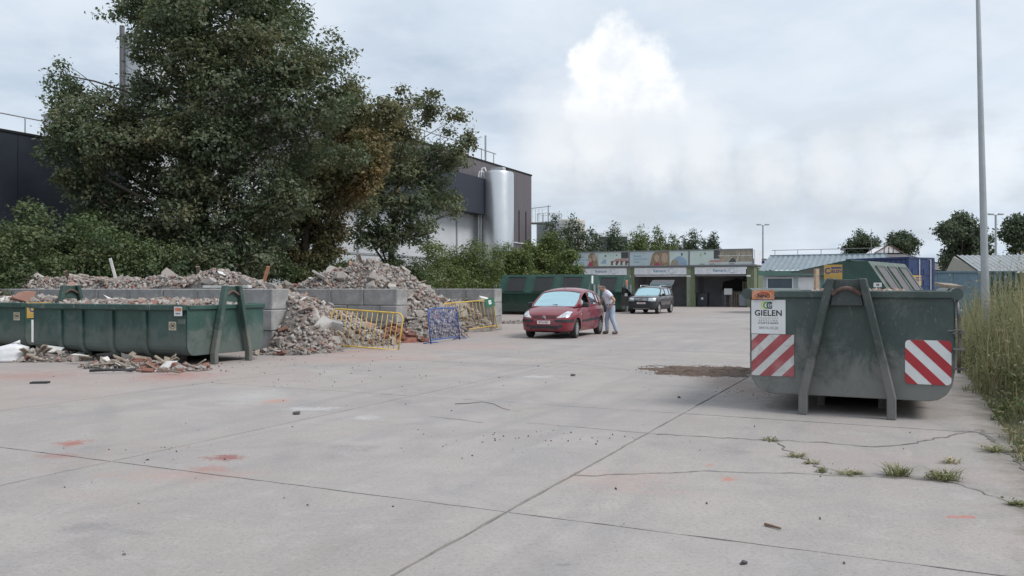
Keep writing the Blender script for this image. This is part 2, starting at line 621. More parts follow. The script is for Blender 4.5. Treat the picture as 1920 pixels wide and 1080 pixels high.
# ================================================================== GROUND
def concrete_mat():
    m, nt, N, L, P = nodes_of('yard_concrete')
    g = G(nt)
    pos = g.geo()
    info = N.new('ShaderNodeObjectInfo').outputs['Random']
    big = g.noise(pos, .22, 6, .6, .4)
    mid = g.noise(pos, 1.1, 8, .65, .6)
    fine = g.noise(pos, 34, 5, .7)
    grit = g.noise(pos, 120, 2, .6)
    c = g.mix(g.ramp(big, .3, .7), (.330, .298, .281), (.410, .372, .348))
    c = g.mix(g.ramp(mid, .38, .68, 0, .75), c, (.297, .276, .268))
    c = g.mix(g.ramp(g.noise(pos, 3.2, 9, .7, .8), .52, .66, 0, .35), c, (.43, .405, .39))
    # tyre-polished and oily streaks along the yard
    rot = N.new('ShaderNodeVectorRotate'); rot.rotation_type = 'Z_AXIS'; rot.inputs['Angle'].default_value = R(25.4)
    L.new(pos, rot.inputs['Vector'])
    st = g.noise(g.vm('MULTIPLY', rot.outputs[0], (1.5, .12, 1)), 1.4, 6, .6)
    c = g.mix(g.ramp(st, .48, .72, 0, .5), c, (.255, .245, .243))
    # curved tyre marks
    ang = g.vm('LENGTH', g.vm('SUBTRACT', pos, (-16.0, 4.0, 0)))
    wv = g.math('SINE', g.math('MULTIPLY', ang, 3.6))
    trk = g.math('MULTIPLY', g.ramp(wv, .82, 1.0), g.ramp(g.noise(pos, .35, 4, .5), .48, .62))
    c = g.mix(g.math('MULTIPLY', trk, g.ramp(g.noise(pos, 6, 6, .7), .35, .6, .1, .36)), c, (.20, .195, .195))
    # pink-brown brick dust, strongest by the rubble bays
    rs = N.new('ShaderNodeSeparateXYZ'); L.new(rot.outputs[0], rs.inputs[0])
    near_bays = g.ramp(rs.outputs[0], -6.5, -12.5, 0., .24)
    dust = g.ramp(g.math('ADD', g.noise(pos, .45, 7, .6, .5), near_bays), .50, .78, 0, .6)
    c = g.mix(dust, c, (.365, .295, .268))
    # soil washed over the right edge of the concrete, and dry dirt in patches
    ed = g.ramp(g.math('ADD', rs.outputs[0], g.math('MULTIPLY', g.math('SUBTRACT', g.noise(pos, 2.2, 8, .7), .5), 1.5)), .45, 1.05, 0., .85)
    c = g.mix(ed, c, (.17, .15, .115))
    c = g.mix(g.ramp(g.noise(pos, .8, 10, .72, 1.0), .56, .72, 0, .5), c, (.235, .215, .20))
    # pitted fine texture
    c = g.mix(g.ramp(fine, .30, .50, .55, 0), c, (.19, .182, .18))
    c = g.mix(g.ramp(fine, .55, .72, 0, .4), c, (.50, .475, .455))
    c = g.mix(g.ramp(grit, .58, .72, 0, .5), c, (.54, .52, .50))
    c = g.mix(g.ramp(grit, .42, .28, 0, .5), c, (.16, .15, .15))
    c = g.mix(g.ramp(g.noise(pos, 14, 7, .75), .60, .70, 0, .4), c, (.20, .19, .185))
    c = g.mix(g.ramp(g.noise(pos, 7.0, 9, .7), .64, .72, 0, .45), c, (.22, .215, .21))
    c = g.mix(g.math('MULTIPLY', info, .13), c, (.30, .30, .305))
    wob = g.noise(pos, 5.0, 8, .7)
    wob2 = g.noise(pos, 26.0, 5, .7)

    def stain(p, ru, rv, col, amt, ang=0.):
        "irregular stain: ellipse with broken edges"
        d = g.vm('SUBTRACT', pos, (p.x, p.y, 0))
        vr = N.new('ShaderNodeVectorRotate'); vr.rotation_type = 'Z_AXIS'; vr.inputs['Angle'].default_value = -ang
        L.new(d, vr.inputs['Vector'])
        ln = g.vm('LENGTH', g.vm('MULTIPLY', vr.outputs[0], (1 / ru, 1 / rv, 0)))
        e = g.math('ADD', g.math('ADD', ln, g.math('MULTIPLY', g.math('SUBTRACT', wob, .5), 3.4)), g.math('MULTIPLY', g.math('SUBTRACT', wob2, .5), 2.4))
        return g.math('MULTIPLY', g.ramp(e, 1.15, .15), amt * .8), col
    RED, PINK, DARK, PALE, ORANGE = (.33, .10, .07), (.40, .27, .235), (.19, .185, .185), (.52, .51, .50), (.48, .16, .09)
    S = [(gp(140, 831), .17, .19, RED, .9), (gp(105, 855), .22, .14, RED, .45), (gp(417, 858), .22, .15, (.25, .07, .06), .9),
         (gp(390, 880), .28, .13, RED, .5), (gp(350, 890), .7, .3, PINK, .55), (gp(515, 752), .25, .30, ORANGE, .55),
         (gp(582, 766), .38, .20, PALE, .7), (gp(1010, 706), .38, .25, PALE, .75), (gp(685, 783), .2, .2, PALE, .6),
         (gp(1368, 898), .09, .12, ORANGE, .9), (gp(1330, 872), .05, .08, ORANGE, .6), (gp(1805, 969), .11, .05, (.50, .12, .08), .8),
         (gp(165, 990), .2, .12, DARK, .55), (gp(270, 1000), .18, .1, DARK, .45), (gp(660, 840), .25, .2, DARK, .4),
         (gp(920, 685), .8, .35, DARK, .45), (gp(1060, 1058), .06, .03, DARK, .7), (gp(1380, 846), .18, .22, DARK, .5),
         (gp(330, 705), .8, .9, (.36, .12, .09), .55), (gp(480, 745), .5, .9, (.45, .44, .43), .6), (gp(60, 705), 1.0, 1.0, (.34, .15, .12), .45),
         (gp(700, 672), 2.2, 1.0, PINK, .6), (gp(1160, 900), .5, .5, PINK, .35), (gp(640, 660), 1.6, .8, (.36, .17, .13), .5),
         (gp(1380, 720), .6, 2.5, (.25, .17, .13), .6), (gp(1560, 760), 1.2, .8, (.25, .24, .235), .55), (gp(890, 648), 1.5, 1.6, PINK, .5)]
    for p, ru, rv, col, amt in S:
        f, cc = stain(p, ru, rv, col, amt)
        c = g.mix(f, c, cc)
    L.new(c, P.inputs['Base Color'])
    P.inputs['Roughness'].default_value = .88
    P.inputs['Specular IOR Level'].default_value = .25
    L.new(g.bump(g.math('ADD', g.math('MULTIPLY', fine, .5), mid), .35, .012), P.inputs['Normal'])
    MATS['yard_concrete'] = m
    return m


def soil_mat():
    m, nt, N, L, P = nodes_of('verge_soil')
    g = G(nt); pos = g.geo()
    n = g.noise(pos, .7, 8, .65, .3); f = g.noise(pos, 25, 5, .7)
    c = g.mix(g.ramp(n, .35, .65), (.15, .135, .095), (.15, .16, .075))
    c = g.mix(g.ramp(f, .35, .6, .5, 0), c, (.075, .068, .052))
    L.new(c, P.inputs['Base Color']); P.inputs['Roughness'].default_value = .95
    L.new(g.bump(f, .6, .03), P.inputs['Normal'])
    MATS['verge_soil'] = m
    return m


CONC, SOIL = concrete_mat(), soil_mat()
CRACK = mat('crack_dirt', (.17, .152, .138), .95, var=.3, scale=20)


def verge_h(a, b):
    "the strip right of the concrete rises a little"
    t = b - 1.0
    if t <= 0: return -.03
    w = noise.noise(Vector((a * .5, b * .5, 0))) * .06
    return min(.75, -.03 + .06 * t + .17 * max(0, min(t, 3.5))) + w * min(1, t)


def terrain():
    # one sheet to the horizon, with a denser strip where the verge rises
    mb = MB()
    rows_a = [-40, -12] + [x * 1.0 for x in range(-4, 40)] + [45, 60, 90, 150, 400, 900]
    cols_b = [-900, -300, -120, -60, -30, -13, -6, 0, .9, 1.05] + [1.5 + .5 * k for k in range(0, 14)] + [10, 14, 20, 40, 100, 300, 900]
    P = []
    for a in rows_a:
        r = []
        for b in cols_b:
            fade = 1 if b < 9 else max(0, 1 - (b - 9) / 8)
            fa = 1 if a < 26 else max(0, 1 - (a - 26) / 10)
            z = -.03 + (verge_h(a, b) + .03) * fade * fa if b > .95 else -.03
            r.append(ab(a, b, z))
        P.append(r)
    mb.grid(P)
    o = mb.build('ground', SOIL, smooth=True, recalc=False)
    tag(o, kind='structure')
    for poly in o.data.polygons:
        if poly.normal.z < 0:
            o.data.flip_normals(); break
    return o


GROUND = terrain()
yard = bpy.data.objects.new('concrete_pavement', None)
tag(yard, kind='structure'); link(yard)


def slabs():
    rng = random.Random(4)
    bj = [.95, -2.43, -6.24, -10.05, -13.86, -17.67, -21.48, -25.29, -29.1]
    aj = [-7.0, -3.0, 1.0, 5.03, 9.9, 14.8, 19.7, 24.6, 29.5, 34.4, 39.3, 44.2, 49.1, 54.0, 58.9, 63.8, 69.5, 78]
    for i in range(len(aj) - 1):
        for j in range(len(bj) - 1):
            a0, a1, b1, b0 = aj[i], aj[i + 1], bj[j], bj[j + 1]
            g = .008 if j else .010
            ga = .005 if a0 < 12 else .004
            pts = []
            nseg = 26 if a0 < 12 and b0 > -12 else 3
            rag = .011 if nseg > 3 else 0
            def side(p, q, gx, gy):
                for k in range(nseg):
                    t = k / nseg
                    jx = rng.uniform(-rag, rag * .3) if 0 < k else 0
                    pts.append((p[0] + (q[0] - p[0]) * t + gx * jx, p[1] + (q[1] - p[1]) * t + gy * jx))
            A0, A1, B0, B1 = a0 + ga, a1 - ga, b0 + g, b1 - g
            side((B0, A0), (B1, A0), 0, -1); side((B1, A0), (B1, A1), 1, 0)
            side((B1, A1), (B0, A1), 0, 1); side((B0, A1), (B0, A0), -1, 0)
            cb, ca = (b0 + b1) / 2, (a0 + a1) / 2
            mb = MB()
            poly = [(x - cb, y - ca) for x, y in pts]
            mb.prism(poly, lambda x, y, t: (x, y, t), -.12, 0)
            o = mb.build('concrete_slab', CONC, yard, ab(ca, cb, rng.uniform(-.0015, .0015)), YA)


slabs()
MB().add([ab(-7, -29), ab(-7, .94), ab(77.9, .94), ab(77.9, -29)], [(0, 1, 2, 3)]).build('joint_filler', mat('joint_dirt', (.20, .185, .172), .95, var=.4, scale=3, world_pos=True), yard, (0, 0, -.011))


def crack(px, w=.012, jag=.018, seed=1):
    rng = random.Random(seed)
    pts = [gp(u, v) for u, v in px]
    fine = []
    for p, q in zip(pts[:-1], pts[1:]):
        n = max(2, int((q - p).length / .07))
        d = (q - p).normalized(); s = Vector((-d.y, d.x, 0))
        for k in range(n):
            fine.append(p + (q - p) * (k / n) + s * rng.uniform(-jag, jag))
    fine.append(pts[-1])
    mb = MB(); rows = []
    for i, p in enumerate(fine):
        d = (fine[min(i + 1, len(fine) - 1)] - fine[max(0, i - 1)]).normalized(); s = Vector((-d.y, d.x, 0))
        ww = w * rng.uniform(.35, 1.1)
        rows.append([p + s * ww / 2 + Vector((0, 0, .004)), p - s * ww / 2 + Vector((0, 0, .004))])
    mb.grid(rows)
    mb.build('crack', CRACK, yard)


crack([(1232, 814), (1410, 824), (1530, 829), (1640, 838), (1700, 833), (1770, 820), (1838, 806)], .022, .03, 1)
crack([(1075, 893), (1330, 884), (1500, 888), (1600, 893), (1700, 898), (1790, 906), (1890, 941), (1960, 975)], .014, .022, 2)
crack([(1455, 828), (1490, 853), (1540, 878), (1600, 890)], .02, .04, 3)
crack([(805, 780), (905, 793)], .014, .02, 4)
crack([(985, 793), (1130, 805), (1232, 814)], .012, .015, 5)
crack([(1838, 806), (1870, 835), (1905, 862), (1945, 900)], .05, .03, 6)

# ================================================================== CONCRETE BLOCK WALLS
BLOCK = mat('block_concrete', (.315, .310, .305), .9, var=.22, scale=2.2, bump=.5, bscale=18, dirt=(.17, .165, .16), dirt_amt=.55, dscale=1.6)


def block_wall(label, a, b_end, n, seed):
    rng = random.Random(seed)
    w = thing('block_wall', label, 'block wall', ab(a, b_end), YA, 'concrete block walls between the rubble bays')
    L_, T, H = 1.2, .58, .5
    me = [MB().bb(-L_ / 2 + .006, L_ / 2 - .006, -T / 2, T / 2, 0, H - .006).mesh('concrete_block', BLOCK, bevel=.022),
          MB().bb(-L_ / 4 + .006, L_ / 4 - .006, -T / 2, T / 2, 0, H - .006).mesh('concrete_half_block', BLOCK, bevel=.022)]
    for c in range(3):
        x = 0
        first = True
        for k in range(n):
            half = first and c % 2 == 1
            ln = L_ / 2 if half else L_
            o = bpy.data.objects.new('concrete_block', me[1 if half else 0])
            o.location = (x - ln / 2 + rng.uniform(-.004, .004), T / 2 + rng.uniform(-.014, .014), c * H)
            o.rotation_euler = (0, 0, rng.uniform(-.008, .008))
            link(o, w)
            x -= ln; first = False
    return w


block_wall('long low wall of grey concrete blocks behind the open green skips', 15.34, -13.55, 10, 1)
block_wall('wall of stacked concrete blocks behind the leaning yellow barrier', 20.57, -13.50, 7, 2)
block_wall('farthest concrete block wall, ending next to the green sign', 26.84, -13.42, 6, 3)

# ================================================================== RUBBLE
STOPS = [(0, (.27, .24, .22)), (.24, (.36, .325, .30)), (.44, (.42, .385, .355)), (.54, (.52, .49, .46)), (.66, (.25, .215, .19)), (.80, (.30, .225, .19)), (.94, (.27, .14, .11)), (1, (.22, .20, .185))]
RUB_I = rubble_mat('rubble_fill', STOPS, True)
RUB_O = rubble_mat('rubble_stone', STOPS[:4] + [(.8, (.27, .245, .225)), (.92, (.36, .22, .17)), (1, (.22, .21, .205))])
BRICK = rubble_mat('broken_brick', [(0, (.25, .105, .075)), (.5, (.22, .10, .078)), (1, (.31, .17, .13))])
WOODM = mat('old_wood', (.27, .225, .18), .85, var=.3, scale=9, bump=.3)
PLAST = mat('white_plaster', (.66, .645, .62), .8, var=.12, scale=4, dirt=(.33, .31, .29), dirt_amt=.5)
GRIT = mat('mound_grit', (.20, .185, .172), .95, var=.45, scale=9, bump=.9, bscale=22, dirt=(.20, .125, .10), dirt_amt=.5, world_pos=True)

_rg = random.Random(11)
CHUNK = [rand_hull(_rg, 1, _rg.uniform(.6, .95), _rg.uniform(.45, .8), 12, 'rubble_chunk', RUB_O) for _ in range(14)]
SLABC = [rand_hull(_rg, 1, _rg.uniform(.6, .9), _rg.uniform(.14, .24), 13, 'rubble_chunk', RUB_O) for _ in range(5)]
BRK = [MB().bb(-.5, .5, -.24, .24, -.16, .16).mesh('brick', BRICK, bevel=.025)] + [rand_hull(_rg, .8, .48, .32, 12, 'brick', BRICK) for _ in range(3)]
PLK = MB().bb(-.5, .5, -.05, .05, -.012, .012).mesh('plank', WOODM)
PLS = [rand_hull(_rg, 1, .7, .07, 10, 'plaster_piece', PLAST) for _ in range(3)]


def hull_arrays(me):
    v = np.array([x.co[:] for x in me.vertices]); me.calc_loop_triangles()
    f = np.array([t.vertices[:] for t in me.loop_triangles])
    return v, f


HA = [hull_arrays(m) for m in CHUNK + SLABC[:2] + BRK[1:]]


def rand_rot(rng, n):
    q = rng.normal(size=(n, 4)); q /= np.linalg.norm(q, axis=1)[:, None]
    w, x, y, z = q.T
    return np.stack([np.stack([1 - 2 * (y * y + z * z), 2 * (x * y - z * w), 2 * (x * z + y * w)], -1),
                     np.stack([2 * (x * y + z * w), 1 - 2 * (x * x + z * z), 2 * (y * z - x * w)], -1),
                     np.stack([2 * (x * z - y * w), 2 * (y * z + x * w), 1 - 2 * (x * x + y * y)], -1)], -2)


def scatter_fill(name, parent, pts, sizes, seed, m=None):
    "thousands of small bits joined in one mesh"
    rng = np.random.default_rng(seed)
    V, Fc, k = [], [], 0
    which = rng.integers(0, len(HA), len(pts))
    rot = rand_rot(rng, len(pts))
    for i, p in enumerate(pts):
        v, f = HA[which[i]]
        V.append(v @ rot[i].T * sizes[i] + p); Fc.append(f + k); k += len(v)
    o = bpy.data.objects.new(name, fastmesh(name, np.concatenate(V), np.concatenate(Fc), m or RUB_I))
    tag(o, kind='stuff')
    return link(o, parent)


def rubble_pile(name, label, cat, origin, rz, h, box, n_big, n_small, seed, red=None, step=.18, big=(.14, .42), group=None, mound=GRIT, smalls=(.04, .17)):
    "h(x, y): height in the local frame; chunks lie on that surface"
    rng = random.Random(seed)
    t = thing(name, label, cat, origin, rz, group)
    x0, x1, y0, y1 = box
    nx, ny = int((x1 - x0) / step) + 1, int((y1 - y0) / step) + 1
    H = {}
    def hh(x, y):
        return h(x, y) + (noise.noise(Vector((x * 1.3, y * 1.3, seed))) * .16 + noise.noise(Vector((x * 3.4, y * 3.4, seed))) * .07) * min(1, max(0, h(x, y)) * 2.5)
    mb = MB(); idx = {}
    for i in range(nx):
        for j in range(ny):
            x, y = x0 + i * step, y0 + j * step
            idx[i, j] = len(mb.v); mb.v.append((x, y, max(-.01, hh(x, y) - .03)))
    for i in range(nx - 1):
        for j in range(ny - 1):
            q = (idx[i, j], idx[i + 1, j], idx[i + 1, j + 1], idx[i, j + 1])
            if max(mb.v[k][2] for k in q) > .004: mb.f.append(q); mb.m.append(0)
    # close the mound down to the ground along its box
    brd = [(i, 0) for i in range(nx)] + [(nx - 1, j) for j in range(1, ny)] + [(i, ny - 1) for i in range(nx - 2, -1, -1)] + [(0, j) for j in range(ny - 2, 0, -1)]
    low = []
    for q in brd:
        v = mb.v[idx[q]]; low.append(len(mb.v)); mb.v.append((v[0], v[1], min(0., v[2])))
    for k in range(len(brd)):
        a_, b_ = brd[k], brd[(k + 1) % len(brd)]
        if max(mb.v[idx[a_]][2], mb.v[idx[b_]][2]) > .02: mb.f.append((idx[a_], low[k], low[(k + 1) % len(brd)], idx[b_])); mb.m.append(0)
    mb.build('mound', mound, t, smooth=True, recalc=False)
    def pick(power=1.):
        for _ in range(400):
            x, y = rng.uniform(x0, x1), rng.uniform(y0, y1)
            z = hh(x, y)
            if z > .015: return x, y, z
        return (x0 + x1) / 2, (y0 + y1) / 2, hh((x0 + x1) / 2, (y0 + y1) / 2)
    for k in range(n_big):
        x, y, z = pick()
        redness = red(x, y) if red else .12
        r = rng.random()
        if r < redness: me, s = rng.choice(BRK), rng.uniform(.18, .27)
        elif r < redness + .045: me, s = PLK, rng.uniform(.4, 1.1) * min(1, big[1] / .42)
        elif r < redness + .12: me, s = rng.choice(PLS), rng.uniform(.2, .5)
        elif r < redness + .22: me, s = rng.choice(SLABC), rng.uniform(big[0] * 1.4, big[1] * 1.3)
        else: me, s = rng.choice(CHUNK), big[0] + (big[1] - big[0]) * rng.random() ** 2.2
        o = bpy.data.objects.new(me.name.split('.')[0], me)
        o.scale = (s, s, s) if me is not PLK else (s, 1, 1)
        o.rotation_euler = (rng.uniform(-.7, .7), rng.uniform(-.7, .7), rng.uniform(0, 6.28))
        o.location = (x, y, z + s * .06 if me is not PLK else z + .06)
        link(o, t)
    if n_small:
        pr = np.random.default_rng(seed)
        pts, sz = [], []
        for k in range(n_small):
            x, y, z = pick()
            s = smalls[0] + (smalls[1] - smalls[0]) * rng.random() ** 1.8
            pts.append((x, y, z + s * .05)); sz.append(s)
        scatter_fill('small_rubble', t, np.array(pts), np.array(sz), seed)
    return t


def sstep(a, b, x):
    t = max(0, min(1, (x - a) / (b - a))); return t * t * (3 - 2 * t)


# local frame of the bays: x = across (b), y = along (a)
def h1(x, y):
    toe = -12.45 + .35 * math.sin(y * 2.1) - .25 * sstep(17, 20, y)
    t = toe - x
    if t < 0: return -.05
    k = 1.15 + 3.0 * sstep(16.4, 20.4, y)
    z = 1.76 * (1 - math.exp(-t / k))
    if x < -13.2 and y >= 15.9: z = min(z, 1.44 + .6 * (y - 15.92))
    if y < 15.95: z *= max(0, 1 - (15.95 - y) / .9) if x > -13.5 else -1
    z += .18 * math.exp(-((x + 16.6) / 1.2) ** 2) - .12 * math.exp(-((x + 20) / 1.0) ** 2)
    return z * (1 - sstep(-23, -25, x) * 0)


def red1(x, y):
    return .55 if (y > 17.6 and x > -14.3) else (.45 if -18 < x < -15.3 and y < 18 else .22)


rubble_pile('rubble_pile', 'heap of broken concrete and brick behind the single leaning yellow barrier', 'rubble pile', (0, 0, 0), YA,
            h1, (-25, -11.9, 15.1, 20.5), 298, 16000, 21, red1, big=(.16, .46))


def h2(x, y):
    toe = -12.45 + .25 * math.sin(y * 1.7 + 1) - 1.05 * sstep(22.4, 23.6, y)
    t = toe - x
    if t < 0: return -.05
    z = 1.30 * (1 - math.exp(-t / 1.35))
    z += 1.05 * math.exp(-((y - 22.7) / 1.9) ** 2) * math.exp(-((x + 16.1) / 1.9) ** 2)
    z += .45 * math.exp(-((y - 23.6) / 2.4) ** 2) * math.exp(-((x + 14.4) / 1.2) ** 2)
    if y < 21.25 and x > -13.5: z *= max(0, 1 - (21.25 - y) / .9)
    elif y < 21.15: return -.05
    elif x < -13.2: z = min(z, 1.42 + .95 * (y - 21.2))
    return z


rubble_pile('rubble_pile', 'tallest heap of grey rubble rising behind the blue barrier', 'rubble pile', (0, 0, 0), YA,
            h2, (-22, -11.6, 20.25, 26.8), 298, 11000, 22, lambda x, y: .3 if y > 24 and x > -13.9 else .2, big=(.2, .6), smalls=(.04, .19))

# big distinctive pieces on top of the heaps
def lump(me, s, p, rot, name, label, cat='rubble'):
    o = bpy.data.objects.new(name, me)
    o.scale = s; o.location = p; o.rotation_euler = rot
    tag(o, label, cat); return link(o)


lump(CHUNK[2], (1.25, 1.0, .95), ab(21.9, -14.9, 1.62), (.5, .3, .2), 'concrete_lump', 'big pale concrete lump on top of the tallest rubble heap', 'concrete lump')
lump(SLABC[1], (1.1, .9, 1.2), ab(22.3, -16.0, 1.98), (-.5, .3, .9), 'concrete_lump', 'tilted broken concrete slab crowning the tallest rubble heap', 'concrete lump')
lump(MB().bb(-.035, .035, -.02, .02, 0, 1).mesh('plank', PLAST), (1, 1, 1.0), ab(16.8, -20.5, 1.4), (.1, -.22, 0), 'plank', 'upright white board stuck in the rubble under the bushes', 'board')
lump(MB().bb(-.05, .05, -.04, .04, 0, 1).mesh('plank', mat('red_wood', (.34, .16, .10), .8)), (.8, .8, .55), ab(16.6, -15.0, 1.55), (.1, .32, 0), 'plank', 'short reddish post slanting from the rubble behind the skip hook', 'post')
lump(MB().bb(-.75, .75, -.06, .06, -.03, .03).mesh('plank', PLAST), (1, 1, 1), ab(15.62, -15.25, 1.55), (0, 0, YA), 'plank', 'white plank lying flat on the block wall behind the skip', 'board')
lump(MB().bb(-.16, .16, -.12, .12, -.07, .07).mesh('plaster_block', PLAST), (1, 1, 1), ab(25.9, -13.4, 1.12), (.3, .2, .4), 'plaster_block', 'white plaster block on the rubble above the far yellow barrier', 'block')
lump(MB().bb(-.26, .26, -.10, .10, -.09, .09).mesh('hollow_block', BLOCK), (1, 1, 1), ab(16.8, -12.95, .62), (.35, .25, .5), 'hollow_block', 'hollow building block lying on the rubble left of the yellow barrier', 'block')

# ================================================================== OPEN HOOK-LIFT SKIPS
GREEN_R = green_paint('skip_green_dusty', (.056, .080, .074), (.215, .215, .205), .9, .55)
GREEN_L = green_paint('skip_green', (.032, .078, .064), (.16, .17, .16), .55, .3)
STEEL_W = mat('worn_steel', (.16, .155, .15), .55, .5, var=.35, scale=8, dirt=(.12, .06, .035), dirt_amt=.6)
RUST = mat('rusty_steel', (.115, .065, .05), .8, .2, var=.35, scale=9, dirt=(.20, .19, .18), dirt_amt=.5)
WHITE = mat('sign_white', (.72, .735, .74), .45, var=.05, scale=3, dirt=(.45, .44, .42), dirt_amt=.25)
REDS = mat('sign_red', (.40, .030, .040), .45, var=.08, scale=3)
REDF = mat('sign_red_faded', (.36, .075, .085), .6, var=.15, scale=6, dirt=(.55, .5, .48), dirt_amt=.25)
WHITEF = mat('sign_white_faded', (.60, .60, .58), .6, var=.1, scale=6, dirt=(.30, .28, .26), dirt_amt=.5, dscale=6)
BLACKT = mat('print_black', (.02, .025, .03), .6, var=.05)
GREYT = mat('print_grey', (.30, .32, .33), .6, var=.05)
YELS = mat('sign_yellow', (.50, .32, .08), .55, var=.1, scale=5, dirt=(.4, .33, .2), dirt_amt=.4)
BLUET = mat('print_blue', (.03, .04, .22), .6, var=.05)
CREAM = mat('sticker_cream', (.50, .45, .33), .6, var=.1)
BLACKIN = mat('dark_inside', (.012, .012, .013), .9, var=.1)


def skip(label, loc, rz, L_, W, zb, zr, frame_top, legs_w, top_w, ribs, m, rail_r, chamfer, group, round_rail=True, leg_m=None):
    "local +x is the hook end; origin on the ground under the hook legs"
    t = thing('open_skip', label, 'skip', loc, rz, group)
    w = W / 2
    th = .02
    x1 = -.17; x0 = x1 - L_
    c = chamfer
    arc = [(w - c + c * math.cos(R(a)), zb + c * 1.1 + c * 1.1 * math.sin(R(a))) for a in (-90, -68, -45, -22, 0)]
    outer = [(-w, zr)] + [(-y, z) for y, z in arc[::-1]] + arc + [(w, zr)]
    inner = [(y * (w - .035) / w, z + (.035 if abs(z - zr) > .01 else 0)) for y, z in reversed(outer)]
    mb = MB()
    n = len(outer)
    # trough of bent plate
    P = [[(x, y, z) for y, z in outer + inner] for x in (x0, x1)]
    mb.grid(P, closed=True)
    mb.build('body', m, t, bevel=.006)
    endp = outer[::-1]
    MB().prism(endp, lambda y, z, x: (x, y, z), x1 + .001, x1 + .035).build('end_plate', m, t, bevel=.008)
    MB().prism(endp, lambda y, z, x: (x, y, z), x0 - .045, x0 - .001).build('tail_door', m, t, bevel=.008)
    # rails along the rim
    for s in (-1, 1):
        if round_rail:
            MB().tube([(x0 - .05, s * (w + rail_r * .35), zr - rail_r * .55), (x1 + .07, s * (w + rail_r * .35), zr - rail_r * .55)], rail_r, 16).build('rim_rail', m, t, smooth=40)
        else:
            MB().bb(x0 - .03, x1 + .02, s * (w + .03) - .05, s * (w + .03) + .05, zr - .10, zr + .012).build('rim_rail', green_paint('rail_scuffed', (.034, .08, .066), (.36, .37, .36), .7, .95), t, bevel=.012)
    MB().bb(x1 + .036, x1 + .075, -w + .02, w - .02, zr - .085, zr - .004).build('end_rail', m, t, bevel=.008)
    # ribs
    for s in (-1, 1):
        for x in ribs:
            po = [(s * (w + .062), zr - .13)] + [(s * (y + .062 * (y - w + c) / c), z - .062 * (1 - (z - zb) / (c * 1.1))) for y, z in arc[::-1]] + [(s * y, z) for y, z in arc] + [(s * (w + .001), zr - .13)]
            MB().prism(po, lambda y, z, q: (q, y, z), x - .045, x + .045).build('rib', m, t, bevel=.008)
    # runners under the floor
    for s in (-1, 1):
        MB().bb(x0, x1 - .75, s * .36 - .045, s * .36 + .045, .0, zb - .004).build('runner', STEEL_W, t)
        MB().lathe([(.10, -.09), (.10, .09)], (x0 + .25, s * .80, .10), 'y', 16).build('roller', STEEL_W, t, smooth=40)
    # hook frame: two bent legs, head plate and lifting bow
    lm = leg_m or m
    dx0, dx1 = x1 + .04, x1 + .23
    for s in (-1, 1):
        yb, yt = s * legs_w / 2, s * top_w / 2
        zk = zb + .03
        prof = [(yb - .05, .0), (yb + .05, .0), (yb + .05, zk), (yt + .045, frame_top), (yt - .045, frame_top), (yb - .05, zk)]
        MB().prism(prof, lambda y, z, x: (x, y, z), dx0 + .04, dx1 - .01).build('hook_leg', lm, t, bevel=.012)
    MB().prism([(-top_w / 2 + .04, frame_top - .012), (top_w / 2 - .04, frame_top - .012), (top_w / 2 + .01, frame_top - .32), (-top_w / 2 - .01, frame_top - .32)], lambda y, z, x: (x, y, z), dx0 + .05, dx0 + .09).build('hook_plate', lm, t, bevel=.006)
    bow = [(dx0 + .13, top_w / 2 * k * .95, frame_top - .20 + .085 * math.cos(k * 1.45)) for k in [-1, -.75, -.5, -.25, 0, .25, .5, .75, 1]]
    MB().tube(bow, .026, 10).build('lifting_bow', RUST, t, smooth=40)
    return t


def chevron(parent, name, loc, theta, w, h, mw, mr, direction, rounded, bands):
    p = bpy.data.objects.new(name, MB().prism(rrect(-w / 2, w / 2, -h / 2, h / 2, .045) if rounded else rect(-w / 2, w / 2, -h / 2, h / 2), lambda x, y, t: (x, y, t), 0, .006).mesh(name, mw))
    p.location = loc; p.rotation_euler = face_rot(theta); link(p, parent)
    conv = rrect(-w / 2, w / 2, -h / 2, h / 2, .045) if rounded else rect(-w / 2, w / 2, -h / 2, h / 2)
    for c0, c1 in bands:
        # band between two parallel diagonals
        k = direction
        q = [(-2, c0 - 2 * k), (-2, c1 - 2 * k), (2, c1 + 2 * k), (2, c0 + 2 * k)]
        q = clip(q, conv)
        if len(q) > 2: flat('red_stripe', [q], mr, p, .006, .0075)
    return p


# ---- right skip, hook end towards us
SK_A, SK_B = 10.45, -.64
skR = skip('dusty dark green open skip with red and white striped plates', ab(SK_A, SK_B), YA - R(90), 5.2, 2.24, .215, 1.475, 1.62, .96, .34,
           [-1.2, -2.2, -3.2, -4.2], GREEN_R, .068, .26, None, True, green_paint('skip_leg', (.052, .066, .062), (.185, .18, .175), .75, .4))
xp = -.17 + .036      # face of the end plate
# the board with the firm's name: left of the plate as we look at it = local -y... viewer's left
def skx(u, v):        # pixel on the end plate -> local y, z
    a = SK_A - xp
    d = (u - 960) / F
    # point a*E1 + b*E2 on the ray
    b = (d * a * E1.y - a * E1.x) / (E2.x - d * E2.y)
    Y = a * E1.y + b * E2.y
    return b - SK_B, CH - (v - HOR) / F * Y


def board_on_skip(name, u0, u1, v0, v1, m, off=.002, th=.006):
    y0, z1 = skx(u0, v0); y1, _ = skx(u1, v0); _, z0 = skx(u0, v1)
    w, h = y1 - y0, z1 - z0
    o = bpy.data.objects.new(name, MB().bb(-w / 2, w / 2, -h / 2, h / 2, 0, th).mesh(name, m))
    o.location = (xp + off, (y0 + y1) / 2, (z0 + z1) / 2); o.rotation_euler = face_rot(0); link(o, skR)
    return o, w, h


